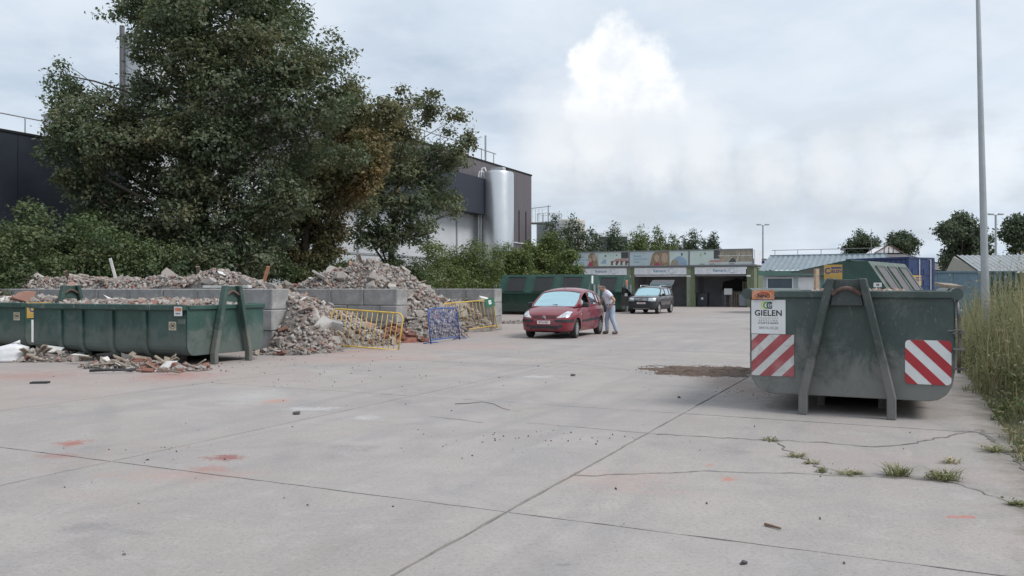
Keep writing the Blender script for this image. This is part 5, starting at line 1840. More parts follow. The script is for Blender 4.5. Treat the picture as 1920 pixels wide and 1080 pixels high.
# ---- weeds on the verge
def blades(n, region, hfun, seed, name, m, width=.012, tintf=None):
    rng = np.random.default_rng(seed)
    a = rng.uniform(region[0], region[1], n); b = region[2] + (region[3] - region[2]) * rng.random(n) ** 1.0
    hh = np.array([hfun(x, y) for x, y in zip(a, b)]) * rng.uniform(.25, 1.2, n)
    keep = hh > .03
    a, b, hh = a[keep], b[keep], hh[keep]; n = len(a)
    z = np.array([verge_h(x, y) if y > .95 else 0. for x, y in zip(a, b)])
    fa = np.clip(1 - (a - 26) / 10, 0, 1); z = -.03 + (z + .03) * fa
    base = np.stack([a * E1.x + b * E2.x, a * E1.y + b * E2.y, z], 1)
    th = rng.uniform(0, 2 * PI, n); bend = rng.uniform(.05, .45, n) * hh
    d = np.stack([np.cos(th), np.sin(th), np.zeros(n)], 1); s = np.stack([-np.sin(th + .6), np.cos(th + .6), np.zeros(n)], 1)
    w = (width * rng.uniform(.6, 1.5, n))[:, None]
    up = np.array([0, 0, 1.])
    m1 = base + up * (hh * .55)[:, None] + d * (bend * .3)[:, None]
    tp = base + up * hh[:, None] + d * bend[:, None]
    V = np.stack([base - s * w, base + s * w, m1 + s * w * .8, m1 - s * w * .8, tp + s * w * .12, tp - s * w * .12], 1).reshape(-1, 3)
    k = np.arange(n)[:, None] * 6
    Fc = np.concatenate([k + np.array([0, 1, 2, 3]), k + np.array([3, 2, 4, 5])], 1).reshape(-1, 4)
    ti = tintf(a, b, rng) if tintf else np.zeros(n)
    o = bpy.data.objects.new(name, fastmesh(name, V, Fc, m, attr=np.repeat(np.clip(ti, 0, 1), 6)))
    return link(o), tp


GRASSM = foliage_mat('verge_grass', (.115, .145, .058), (.215, .23, .11), (.50, .42, .28), .35)


def wh(a, b):
    t = b - .9 + .42 * noise.noise(Vector((a * .9, 0, 3))) + .10 * noise.noise(Vector((a * 4, b * 4, 3)))
    if t < 0: return 0
    k = .5 + .5 * noise.noise(Vector((a * .8, b * .8, 5))) + .35 * noise.noise(Vector((a * 2.3, b * 2.3, 8)))
    far = sstep(9.2, 12.8, a)
    near = .08 + (.26 + .98 * far) * sstep(.0, .7, t) + (.35 + .1 * far) * sstep(.6, 2.0, t)
    return near * max(.15, .35 + 1.0 * k)


def wt(a, b, rng):
    k = np.array([noise.noise(Vector((x * .55, y * .7, 9))) for x, y in zip(a, b)])
    return .42 + .95 * k + .30 * np.clip((a - 11) / 4, 0, 1) + rng.normal(size=len(a)) * .22


g1, tips = blades(38000, (4.6, 27, .5, 7.5), wh, 501, 'verge_grass', GRASSM, .007, wt)
tag(g1, 'tall dry grass and weeds covering the verge right of the concrete', 'grass', kind='stuff')
# broad-leaved weeds mixed in
rng_ = np.random.default_rng(7)
lob = []
for _ in range(620):
    a, b = rng_.uniform(5.5, 22), .95 + 5.2 * rng_.random() ** 1.3
    h_ = max(.12, wh(a, b)) * rng_.uniform(.45, 1.15)
    q = ab(a, b, max(0, verge_h(a, b)) + h_ * .42)
    r_ = .07 + .13 * rng_.random()
    lob.append((q.x, q.y, q.z, r_, r_, h_ * .45, float(np.clip(rng_.normal(.25, .35), 0, 1))))
V, Fc, ti = leaves(lob, 68000, .062, 502, 7, .045, aspect=.4, shell=.15, flat_=.3)
o = bpy.data.objects.new('verge_weeds', fastmesh('verge_weeds', V, Fc, foliage_mat('weed_leaf', (.10, .14, .052), (.185, .225, .10), (.42, .345, .215), .3), attr=ti)); link(o)
tag(o, 'leafy green weeds growing among the dry grass', 'weeds', kind='stuff')
# pale seed heads and small white flowers on stalk tips
sel = rng_.choice(len(tips), 5000, replace=False)
lob = [(x, y, z, .016, .016, .05, 1.) for x, y, z in tips[sel]]
V, Fc, ti = leaves(lob, 5000 * 8, .028, 503, 8, .012, shell=.1)
o = bpy.data.objects.new('seed_heads', fastmesh('seed_heads', V, Fc, GRASSM, attr=ti)); link(o); tag(o, 'dry brown seed heads on the verge grass', 'seed heads', kind='stuff')
sel = rng_.choice(len(tips), 330, replace=False)
lob = [(x, y, z, .015, .015, .006, 0) for x, y, z in tips[sel]]
V, Fc, ti = leaves(lob, 330 * 9, .020, 504, 9, .011, aspect=.9, shell=.1, flat_=2)
o = bpy.data.objects.new('white_flowers', fastmesh('white_flowers', V, Fc, mat('petal_white', (.60, .60, .54), .7, var=.1), attr=ti)); link(o); tag(o, 'tiny white wildflowers dotted over the verge', 'flowers', kind='stuff')


def tuft(label, p, r, h, n, seed, tint=.1, leafy=0):
    rng = np.random.default_rng(seed)
    t = thing('weed_tuft', label, 'weed', p, 0, 'weeds in the concrete cracks')
    th = rng.uniform(0, 2 * PI, n); rr = r * .35 * rng.random(n)
    base = np.stack([np.cos(th) * rr * 2.0, np.sin(th) * rr, np.full(n, -.005)], 1)
    hh = h * rng.uniform(.35, 1.0, n); out = r * rng.uniform(.3, 1.0, n)
    d = np.stack([np.cos(th), np.sin(th), np.zeros(n)], 1); s = np.stack([-np.sin(th), np.cos(th), np.zeros(n)], 1)
    w = (.004 + .003 * rng.random(n))[:, None]
    m1 = base + d * (out * .4)[:, None] + np.array([0, 0, 1.]) * (hh * .7)[:, None]
    tp = base + d * out[:, None] + np.array([0, 0, 1.]) * hh[:, None]
    V = np.stack([base - s * w, base + s * w, m1 + s * w, m1 - s * w, tp + s * w * .2, tp - s * w * .2], 1).reshape(-1, 3)
    k = np.arange(n)[:, None] * 6
    Fc = np.concatenate([k + np.array([0, 1, 2, 3]), k + np.array([3, 2, 4, 5])], 1).reshape(-1, 4)
    link(bpy.data.objects.new('grass_blades', fastmesh('grass_blades', V, Fc, GRASSM, attr=np.full(n * 6, tint))), t)
    if leafy:
        V, Fc, ti = leaves([(0, 0, h * .3, r * .8, r * .6, h * .3, tint)], leafy, .022, seed, 6, .02, shell=.2)
        V[:, 2] = np.maximum(V[:, 2], .003)
        link(bpy.data.objects.new('small_leaves', fastmesh('small_leaves', V, Fc, MATS['weed_leaf'], attr=ti)), t)
    return t


for i, (u, v, r, h, n, tnt, lf, lab) in enumerate([
        (1440, 826, .14, .03, 60, .2, 150, 'flat low weed on the long crack before the striped skip'), (1492, 856, .13, .06, 60, .3, 120, 'small weed on the short slanting crack'),
        (1522, 869, .09, .05, 40, .3, 80, 'tiny weed just right of the slanting crack weed'), (1543, 886, .06, .07, 40, .1, 90, 'small upright weed where two cracks meet'),
        (1592, 889, .16, .05, 80, .3, 160, 'low straggling weed left of the spiky grass tuft'), (1684, 892, .17, .15, 170, .1, 120, 'spiky grass tuft with one tall stem in the crack'),
        (1770, 900, .20, .14, 150, .2, 420, 'bushiest green weed in the nearest crack'), (1785, 868, .13, .08, 60, .7, 60, 'dry brownish weed behind the bushiest one'),
        (1868, 846, .22, .08, 130, .2, 160, 'wide low grass tuft near the verge edge'), (1908, 947, .10, .05, 80, .1, 180, 'green weed at the right picture edge')]):
    tuft(lab, gp(u, v), r * .8, h * .72, int(n * .5), 600 + i, min(1, tnt + .3), int(lf * .6))
p = gp(1680, 888)
for i, (a, b, h_, lab) in enumerate([(17.8, 3.9, 1.05, 'tall green weed right of the lamp post foot'), (12.8, 2.35, .80, 'green leafy weed beside the skip locking bar'), (9.6, 1.55, .50, 'green weed at the verge edge before the skip'), (14.5, 4.4, 1.1, 'tallest green plant at the right edge of the verge')]):
    q = ab(a, b); q.z = verge_h(a, b) - .02
    t = thing('tall_weed', lab, 'weed', q, 0, 'taller weeds on the verge')
    lb = [(rng_.normal() * .13, rng_.normal() * .13, h_ * (.15 + .75 * k / 7), .12 * (1.2 - k / 9), .12, h_ * .09, .0) for k in range(8)]
    V, Fc, ti = leaves(lb, 1400, .09, 700 + i, 7, .04, aspect=.35, shell=.2, flat_=.4)
    link(bpy.data.objects.new('leaves', fastmesh('leaves', V, Fc, foliage_mat('weed_bright', (.06, .11, .025), (.10, .16, .04)), attr=ti)), t)
    mb = MB()
    for k in range(4): mb.tube([(0, 0, -.02), (lb[k * 2][0], lb[k * 2][1], h_ * .6), (lb[k * 2 + 1][0], lb[k * 2 + 1][1], h_ * .95)], .006, 5)
    mb.build('stalks', MATS['weed_bright'], t)

# ================================================================== CROWD BARRIERS
YEL = mat('barrier_yellow', (.62, .42, .07), .5, var=.15, scale=9, dirt=(.35, .25, .12), dirt_amt=.35, dscale=8)
BLU = mat('barrier_blue', (.045, .105, .34), .5, var=.15, scale=9, dirt=(.15, .18, .28), dirt_amt=.35, dscale=8)


def barrier(label, p, q, h, tilt, m, nb, roll=0.):
    p, q = Vector(p), Vector(q)
    d = q - p; ln = d.length; rz = math.atan2(d.y, d.x)
    t = thing('crowd_barrier', label, 'barrier', p, rz, 'crowd barriers in front of the rubble')
    t.rotation_euler = (tilt, roll, rz)
    r = .02
    rc = .16
    pts = [(0, 0, .0), (0, 0, h - rc)] + [(rc - rc * math.cos(k * PI / 10), 0, h - rc + rc * math.sin(k * PI / 10)) for k in range(1, 6)] \
        + [(ln - rc + rc * math.sin(k * PI / 10), 0, h - rc + rc * math.cos(k * PI / 10)) for k in range(0, 6)] + [(ln, 0, .0)]
    MB().tube(pts, r, 8).build('frame', m, t, smooth=True)
    MB().tube([(0, 0, .10), (ln, 0, .10)], r * .85, 8).build('bottom_rail', m, t, smooth=True)
    for k in range(nb):
        x = ln * (k + 1) / (nb + 1)
        MB().tube([(x, 0, .10), (x, 0, h - .005 if rc < x < ln - rc else h - .05)], .0085, 6).build('bar', m, t, smooth=True)
    for x in (.0, ln):
        MB().tube([(x, -.22, .03), (x, 0, .05), (x, .22, .03)], r * .8, 6).build('foot', m, t, smooth=True)
    return t


barrier('yellow crowd barrier leaning alone before the brick rubble', gp(612, 653), gp(746, 656), 1.02, R(-13), YEL, 13, R(3.2))
barrier('blue crowd barrier standing at an angle before the rubble', gp(808, 645), gp(862, 637), .95, R(-6), BLU, 17)
yb = barrier('far yellow crowd barrier carrying a small green sign', gp(838, 629), gp(932, 621), 1.02, R(-9), YEL, 13, R(-2))
GS = mat('sign_green', (.02, .13, .065), .5, var=.1)
ln = (gp(932, 621) - gp(838, 629)).length
s_ = bpy.data.objects.new('sign_plate', MB().prism(rrect(-.30, .30, -.15, .15, .02), lambda x, y, t: (x, y, t), 0, .01).mesh('sign_plate', GS))
s_.location = (ln - .28, -.035, .92); s_.rotation_euler = (R(90), R(-6), 0); link(s_, yb)
flat('white_square', [rect(-.09, .09, -.06, .08)], WHITE, s_, .010, .012)
text('lettering', 'STOP', .06, GS, s_, (0, .01, .0128))

# ================================================================== CARS
def paint(name, col, coat=.8, flake=.25):
    if name in MATS: return MATS[name]
    m, nt, N, L, P = nodes_of(name)
    g = G(nt); co = g.obj()
    d = g.noise(co, 2.5, 7, .65)
    c = g.mix(g.ramp(d, .35, .75, 0, .22), col, (.26, .235, .225))
    L.new(c, P.inputs['Base Color'])
    P.inputs['Metallic'].default_value = flake
    L.new(g.ramp(d, .3, .8, .30, .5), P.inputs['Roughness'])
    P.inputs['Coat Weight'].default_value = coat
    P.inputs['Coat Roughness'].default_value = .12
    MATS[name] = m
    return m


RUBBER = mat('tyre_rubber', (.022, .022, .023), .8, var=.2, scale=12, dirt=(.10, .095, .09), dirt_amt=.4)
RIM = mat('wheel_silver', (.48, .48, .48), .4, .5, var=.1, scale=8)
PLASTIC = mat('black_plastic', (.028, .029, .032), .55, var=.15, scale=10)
CHROME = mat('chrome', (.70, .71, .72), .15, .95, var=.04)
LAMPC = mat('headlamp', (.62, .64, .66), .12, .35, var=.15, scale=16, coat=1)
AMBER = mat('amber_lens', (.65, .25, .05), .3)
PLATE = mat('plate_white', (.70, .68, .68), .5, var=.03)
PLATET = mat('plate_red', (.35, .04, .05), .5)
GLASSF = glass_mat('windscreen_glass', (.34, .44, .46), .21, gloss=(.58, .79, .82))
GLASSS = glass_mat('side_glass', (.30, .33, .34), .07, gloss=(.62, .72, .74))
SEAT = mat('seat_cloth', (.05, .05, .055), .9, var=.2)
INTER = mat('cabin_dark', (.02, .02, .022), .9, var=.2)


def interp(xs, tab, k):
    "smooth interpolation of column k over stations"
    X = np.array([r[0] for r in tab]); Yv = np.array([r[k] for r in tab])
    o = np.argsort(X); X, Yv = X[o], Yv[o]
    # monotone-ish cubic (Catmull) on irregular stations
    m = np.gradient(Yv, X)
    out = []
    for x in xs:
        i = int(np.clip(np.searchsorted(X, x) - 1, 0, len(X) - 2))
        h = X[i + 1] - X[i]; t = np.clip((x - X[i]) / h, 0, 1)
        a = (2 * t**3 - 3 * t**2 + 1) * Yv[i] + (t**3 - 2 * t**2 + t) * h * m[i] * .8 + (-2 * t**3 + 3 * t**2) * Yv[i + 1] + (t**3 - t**2) * h * m[i + 1] * .8
        out.append(float(a))
    return np.array(out)


def car(name, label, cat, loc, rz, S):
    """S: tables. body rows: (x, half width, z bottom, z shoulder, z centre top); x forward.
    cabin rows: (x, z roof, half width at belt, half width at roof edge, z belt)"""
    t = thing(name, label, cat, loc, rz)
    body_m = S['paint']
    xs = np.concatenate([[S['body'][0][0]], np.linspace(S['body'][0][0] - .03, S['body'][-1][0] + .03, 74), [S['body'][-1][0]]])
    hw, zb, zs, zc = (interp(xs, S['body'], k) for k in (1, 2, 3, 4))
    rows = []
    for i in range(len(xs)):
        w, b, s, c = hw[i], zb[i], zs[i], zc[i]
        hgt = s - b
        half = [(0, b), (w * .70, b), (w * .90, b + .025), (w * .965, b + .10 * hgt / .7), (w * .985, b + hgt * .35), (w * 1.0, b + hgt * .60), (w * .993, b + hgt * .78), (w * .962, b + hgt * .93), (w * .905, s), (w * .78, s + (c - s) * .45), (w * .45, s + (c - s) * .85), (0, c)]
        ring = [(xs[i], y, z) for y, z in half] + [(xs[i], -y, z) for y, z in half[-2:0:-1]]
        rows.append(ring)
    mb = MB(); mb.grid(rows, closed=True)
    n = len(rows[0])
    mb.f.append(tuple(range(n))); mb.m.append(0)
    k = (len(rows) - 1) * n
    mb.f.append(tuple(k + j for j in range(n - 1, -1, -1))); mb.m.append(0)
    me = mb.mesh('body', [body_m, INTER, PLASTIC], weld=True)
    # cabin floor dark, lower plastic band
    x_in0, x_in1 = S['inside']
    for p in me.polygons:
        c = p.center
        if x_in1 < c.x < x_in0 and p.normal.z > .8 and abs(c.y) < .72 and c.z > .7: p.material_index = 1
        elif S.get('plastic_z') and c.z < S['plastic_z'](c.x): p.material_index = 2
    body = bpy.data.objects.new('body', me); link(body)
    wr = S['wr']
    for ax in S['axles']:
        cut = MB()
        for s in (-1, 1):
            y0, y1 = s * (S['track'] / 2 - .16), s * 1.3
            cut.lathe([(wr * S.get('arch', 1.14), y0), (wr * S.get('arch', 1.14), y1)], (ax, 0, wr + .01), 'y', 36)
        cm = cut.mesh('cutter', INTER)
        co = bpy.data.objects.new('cutter', cm); link(co)
        md = body.modifiers.new('b', 'BOOLEAN'); md.object = co; md.operation = 'DIFFERENCE'; md.solver = 'EXACT'
        if hasattr(md, 'material_mode'): md.material_mode = 'TRANSFER'
        bpy.context.view_layer.update()
        m2 = evaluated_mesh(body)
        body.modifiers.clear(); old = body.data; body.data = m2; bpy.data.meshes.remove(old)
        bpy.data.objects.remove(co)
    me = body.data; me.name = 'body'
    for p in me.polygons: p.use_smooth = True
    me.set_sharp_from_angle(angle=R(38))
    body.parent = t
    bvh = BVHTree.FromPolygons([v.co for v in me.vertices], [tuple(p.vertices) for p in me.polygons])

    def patch(nm, corners, direction, m, off=.006, th=.012, nx=8, ny=5, parent=None):
        "quad given by four (y,z) or (x,z) corners, dropped on the body along direction"
        parent = parent or t
        d = Vector(direction)
        rows0, rows1 = [], []
        for j in range(ny + 1):
            r0, r1 = [], []
            for i in range(nx + 1):
                a, b_ = i / nx, j / ny
                q = [corners[0][q_] * (1 - a) * (1 - b_) + corners[1][q_] * a * (1 - b_) + corners[2][q_] * a * b_ + corners[3][q_] * (1 - a) * b_ for q_ in (0, 1)]
                if abs(d.x) > abs(d.y): o_ = Vector((-d.x * 4, q[0], q[1]))
                else: o_ = Vector((q[0], -d.y * 4, q[1]))
                hit = bvh.ray_cast(o_, d)
                if hit[0] is None:
                    hit = bvh.find_nearest(Vector((S['body'][0][0] * .97 if d.x < 0 else q[0], q[0] if abs(d.x) > .5 else -d.y * .8, q[1])))
                pnt, nr = hit[0], hit[1]
                if nr.dot(d) > 0: nr = -nr
                r0.append(pnt + nr * off); r1.append(pnt - d * th * .2 + nr * (off - th))
            rows0.append(r0); rows1.append(r1)
        g_ = MB(); g_.grid(rows0)
        nr_, nc_ = ny + 1, nx + 1
        g_.add([p_ for r in rows1 for p_ in r], [])
        k_ = nr_ * nc_
        border = [(0, i) for i in range(nc_)] + [(j, nc_ - 1) for j in range(1, nr_)] + [(nr_ - 1, i) for i in range(nc_ - 2, -1, -1)] + [(j, 0) for j in range(nr_ - 2, 0, -1)]
        ids = [a * nc_ + b for a, b in border]
        for i in range(len(ids)):
            a, b = ids[i], ids[(i + 1) % len(ids)]
            g_.f.append((a, b, b + k_, a + k_)); g_.m.append(0)
        return g_.build(nm, m, parent, smooth=40)

    # ---- cabin: lofted, then split into frame and panes
    cx = np.linspace(S['cabin'][0][0], S['cabin'][-1][0], 84)
    zr, wb, wt_, zbelt = (interp(cx, S['cabin'], k) for k in (1, 2, 3, 4))
    NS = [0, .10, .25, .5, .75, .88, 1.0]
    grid = []
    for i in range(len(cx)):
        b, r_ = zbelt[i], max(zr[i], zbelt[i] + .004)
        hh = r_ - b
        edge = r_ - min(.075, hh * .25)
        pts = []
        for f in NS:
            z = b + (edge - b) * f
            fr = (z - b) / max(.02, S['roof_z'] - b)
            y = wb[i] + (wt_[i] - wb[i]) * (fr ** 1.25)
            pts.append((y, z))
        ye, ze = pts[-1]
        for f in (.06, .14, .32, .6, 1.0):
            y = ye * (1 - f) ; z = ze + (r_ - ze) * (1 - (1 - f) ** 2.4)
            pts.append((y, z))
        ring = [Vector((cx[i], y, z)) for y, z in pts] + [Vector((cx[i], -y, z)) for y, z in pts[-2::-1]]
        grid.append(ring)
    nc = len(grid[0]); ns = len(NS)
    parts = {}
    ws_top, rw_top = S['screen_x'], S['rear_x']
    for i in range(len(cx) - 1):
        xm = (cx[i] + cx[i + 1]) / 2
        for j in range(nc - 1):
            jj = min(j, nc - 2 - j)
            side = 'l' if j < nc / 2 else 'r'
            key = 'frame'
            hh = zr[i] - zbelt[i]
            if jj < ns - 1:
                if 1 <= jj <= 4 and hh > .10:
                    for a, (x0, x1) in enumerate(S['panes']):
                        if x1 < xm < x0: key = ('side_window', a, side)
            else:
                lj = jj - (ns - 1)
                if lj >= 1:
                    if xm > ws_top and xm < cx[0] - .03: key = ('windscreen', 0, 'c')
                    elif xm < rw_top and xm > cx[-1] + .04: key = ('rear_window', 0, 'c')
            parts.setdefault(key, []).append((i, j))
    for key, cells in parts.items():
        g_ = MB(); mp = {}
        inset = 0 if key == 'frame' else .007
        for i, j in cells:
            q = []
            for a, b in ((i, j), (i, j + 1), (i + 1, j + 1), (i + 1, j)):
                if (a, b) not in mp:
                    p_ = grid[a][b]
                    c_ = Vector((p_.x * .97, p_.y * (1 - inset / .7), p_.z - inset * .3))
                    mp[a, b] = len(g_.v); g_.v.append(tuple(c_))
                q.append(mp[a, b])
            g_.f.append(tuple(q)); g_.m.append(0)
        if key != 'frame':
            for q in range(len(g_.v)):
                v = g_.v[q]; g_.v[q] = (v[0] / .97, v[1], v[2])
        else:
            for q in range(len(g_.v)):
                v = g_.v[q]; g_.v[q] = (v[0] / .97, v[1], v[2])
        nm = 'cabin_frame' if key == 'frame' else key[0]
        if key != 'frame' and key[0] == 'side_window' and (key[1], key[2]) in S.get('open_windows', ()): continue
        o = g_.build(nm, body_m if key == 'frame' else (GLASSF if key[0] == 'windscreen' else GLASSS), t, smooth=40, recalc=False)
        if key == 'frame':
            so = o.modifiers.new('s', 'SOLIDIFY'); so.thickness = .022; so.offset = 0
            m2 = evaluated_mesh(o); o.modifiers.clear(); o.data = m2
            for p in o.data.polygons: p.use_smooth = True
            o.data.set_sharp_from_angle(angle=R(40))
    # black window surrounds
    for a, (x0, x1) in enumerate(S['panes']):
        pass
    # ---- wheels
    for ax in S['axles']:
        for s in (-1, 1):
            w_ = bpy.data.objects.new('wheel', None); w_.location = (ax, s * S['track'] / 2, wr); link(w_, t)
            if ax > 0: w_.rotation_euler = (0, 0, S.get('steer', 0.))
            tw = S['tw'] / 2
            MB().lathe([(wr * .66, -tw * .9), (wr * .80, -tw), (wr * .95, -tw * .92), (wr, -tw * .6), (wr, tw * .6), (wr * .95, tw * .92), (wr * .80, tw), (wr * .66, tw * .9), (wr * .66, -tw * .9)], axis='y', n=32).build('tyre', RUBBER, w_, smooth=35)
            rm = MB().lathe([(wr * .665, s * tw * .55), (wr * .64, s * tw * .80), (wr * .60, s * tw * .70), (wr * .5, s * tw * .55), (.001, s * tw * .5)], axis='y', n=32)
            for k in range(S['spokes']):
                a = 2 * PI * k / S['spokes']
                rm.bar((wr * .14 * math.cos(a), s * tw * .66, wr * .14 * math.sin(a)), (wr * .60 * math.cos(a), s * tw * .74, wr * .60 * math.sin(a)), wr * .17, wr * .10)
            rm.lathe([(wr * .17, s * tw * .5), (wr * .17, s * tw * .82), (.001, s * tw * .84)], axis='y', n=16)
            rm.build('rim', RIM if S.get('rimm') is None else S['rimm'], w_, smooth=40)
            hole = MB()
            for k in range(S['spokes']):
                a = 2 * PI * (k + .5) / S['spokes']
                hole.lathe([(wr * .085, s * tw * .52), (wr * .085, s * tw * .60), (.001, s * tw * .60)], (wr * .42 * math.cos(a), 0, wr * .42 * math.sin(a)), 'y', 10)
            hole.build('vent_hole', BLACKIN, w_)
    # ---- underside, seats, dashboard
    MB().bb(S['axles'][1] - .2, S['axles'][0] + .25, -.55, .55, S['under'] - .03, S['under'] + .10).build('underbody', BLACKIN, t)
    for y in (-.36, .36):
        for x in S['seats']:
            MB().prism([(-.10, 0), (.10, 0), (.02, .52), (-.14, .54)], lambda a, z, q: (x + a, y + q, S['seat_z'] + z), -.22, .22).build('seat', SEAT, t, bevel=.03)
            MB().bb(x - .17, x - .06, y - .12, y + .12, S['seat_z'] + .57, S['seat_z'] + .74).build('headrest', SEAT, t, bevel=.03)
    MB().bb(S['dash'] - .35, S['dash'], -.62, .62, S['dash_z'] - .12, S['dash_z']).build('dashboard', INTER, t, bevel=.03)
    mbv = MB().lathe([(.17, -.012), (.19, 0), (.17, .012), (.16, 0), (.17, -.012)], axis='x', n=20)
    mbv.build('steering_wheel', PLASTIC, t, (S['dash'] - .48, .36, S['dash_z'] - .02), (0, R(-25), 0))
    # ---- mirrors
    for s in (-1, 1):
        mm = MB().box((0, 0, 0), (.12, .20, .15)).build('mirror', S['mirror'], t, (S['mirror_x'], s * (S['cabin_w'] + .14), S['mirror_z']), bevel=.035)
        MB().bar((0.0, -s * .16, -.05), (0, -s * .08, -.03), .04).build('mirror_arm', PLASTIC, mm)
        MB().bb(-.066, -.061, -.08, .08, -.055, .055).build('mirror_glass', CHROME, mm)
    for w0, w1 in (((-.55, -.02), (.1, -.0)), ((.05, -.0), (.62, -.03))):
        sx = S['wiper']
        MB().tube([(sx[0] - abs(w0[0]) * .12 + w0[1], w0[0], sx[1]), (sx[0] - abs(w1[0]) * .12 + .01, w1[0], sx[1] + .02)], .012, 6).build('wiper', PLASTIC, t)
    return t, patch


RED_P = paint('paint_red', (.205, .011, .025), .55, .15)
red_car = dict(
    paint=RED_P,
    body=[(1.99, .44, .30, .56, .585), (1.955, .60, .25, .62, .655), (1.88, .70, .22, .675, .73), (1.72, .775, .20, .745, .815), (1.45, .818, .19, .825, .905), (1.10, .832, .185, .895, .975), (.6, .835, .18, .93, .955), (0, .838, .18, .95, .96),
          (-.6, .838, .18, .965, .97), (-1.2, .832, .19, .975, .98), (-1.55, .805, .22, .955, .97), (-1.78, .74, .28, .90, .92), (-1.86, .62, .34, .80, .83)],
    cabin=[(1.16, .935, .70, .60, .93), (1.0, 1.035, .735, .60, .93), (.7, 1.23, .765, .60, .935), (.40, 1.395, .775, .595, .94), (.15, 1.475, .78, .59, .945), (-.2, 1.518, .78, .585, .95), (-.6, 1.515, .775, .575, .96), (-1.0, 1.475, .765, .56, .965),
           (-1.3, 1.40, .745, .545, .97), (-1.5, 1.28, .725, .54, .965), (-1.66, 1.10, .70, .55, .955), (-1.76, .945, .66, .56, .94)],
    roof_z=1.5, screen_x=.30, rear_x=-1.42, panes=[(.72, -.06), (-.14, -.92), (-1.0, -1.28)], inside=(1.12, -1.7),
    axles=(1.23, -1.23), track=1.42, wr=.292, tw=.185, spokes=9, under=.20, seats=(-.12, -1.0), seat_z=.60, dash=1.02, dash_z=.985,
    mirror=PLASTIC, mirror_x=.72, mirror_z=1.0, cabin_w=.77, wiper=(1.06, .985), steer=R(5), open_windows=((0, 'l'),), arch=1.12,
)
A_C = R(22.5)
fr_w = gp(1079, 634)
# middle of the car from its front wheel on our right (the car's left)
fwd = Vector((-math.sin(A_C), -math.cos(A_C), 0)); lft = Vector((math.cos(A_C), -math.sin(A_C), 0))
c_red = Vector((fr_w.x, fr_w.y, 0)) - fwd * 1.23 - lft * .74
rzc = math.atan2(fwd.y, fwd.x)
RC, patch = car('red_hatchback', 'red five-door hatchback with its front window open', 'car', c_red, rzc, red_car)
FR, LS, RS = (-1, 0, 0), (0, -1, 0), (0, 1, 0)
for s in (-1, 1):
    hl = patch('headlight', [(s * .40, .625), (s * .735, .655), (s * .745, .80), (s * .62, .815)], FR, LAMPC, .010, nx=10, ny=6)
    patch('lamp_bowl', [(s * .53, .675), (s * .64, .685), (s * .645, .765), (s * .545, .755)], FR, CHROME, .016, .006, 4, 4, hl)
    patch('bumper_strip', [(s * .36, .50), (s * .80, .50), (s * .805, .585), (s * .33, .575)], FR, PLASTIC, .012, nx=10, ny=3)
    patch('fog_lamp', [(s * .46, .345), (s * .58, .345), (s * .585, .425), (s * .455, .425)], FR, PLASTIC, .006, nx=3, ny=3)
    patch('door_strip', [(.78, .475), (-1.0, .515), (-1.0, .585), (.78, .545)], LS if s > 0 else RS, PLASTIC, .012, .012, 14, 2)
    patch('indicator', [(.90, .70), (.98, .69), (.97, .73), (.90, .74)], LS if s > 0 else RS, AMBER, .006, .008, 2, 2)
    for x in (-.02, -.98): patch('door_handle', [(x, .80), (x + .19, .79), (x + .19, .835), (x, .845)], LS if s > 0 else RS, RED_P, .022, .02, 4, 2)
    for x in (.80, -.10, -1.02): patch('door_gap', [(x, .30 if x > -.9 else .62), (x + .008, .30 if x > -.9 else .62), (x + .008, .90), (x, .90)], LS if s > 0 else RS, BLACKIN, .0025, .003, 1, 8)
patch('grille', [(-.37, .60), (.37, .60), (.39, .685), (-.39, .685)], FR, mat('grille_red_dark', (.07, .012, .016), .5, var=.3, scale=30), .004, nx=12, ny=3)
patch('lower_intake', [(-.44, .285), (.44, .285), (.48, .40), (-.48, .40)], FR, PLASTIC, .004, nx=12, ny=3)
for z in (.32, .36): patch('intake_bar', [(-.42, z), (.42, z), (.42, z + .012), (-.42, z + .012)], FR, PLASTIC, .012, .01, 10, 1)
patch('bonnet_gap', [(-.55, .70), (.55, .70), (.56, .708), (-.56, .708)], FR, BLACKIN, .003, .004, 12, 1)
np_ = patch('number_plate', [(-.205, .445), (.205, .445), (.205, .545), (-.205, .545)], FR, PLATE, .020, .015, 4, 2)
text('lettering', 'BTU-531', .085, PLATET, np_, (max(v.co.x for v in np_.data.vertices) + .002, 0, .495), face_rot(0), bold=.002)
em = MB()
for dz in (0, -.045):
    for s in (-1, 1): em.bar((2.0, 0, .70 + dz), (1.985, s * .065, .645 + dz), .022, .02)
em.build('emblem', CHROME, RC)
MB().bb(-.06, .06, -.05, .05, 0, .003).build('windscreen_sticker', mat('sticker_light_blue', (.42, .62, .74), .5), RC, (.94, .50, 1.052), (0, R(57), 0))
MB().tube([(.1, 0, 1.49), (-.06, 0, 1.66)], [.006, .003], 6).build('aerial', PLASTIC, RC)
for s in (-1, 1): patch('tail_light', [(s * .60, .72), (s * .78, .72), (s * .77, .92), (s * .60, .92)], (1, 0, 0), REDS, .008, .01, 3, 3)

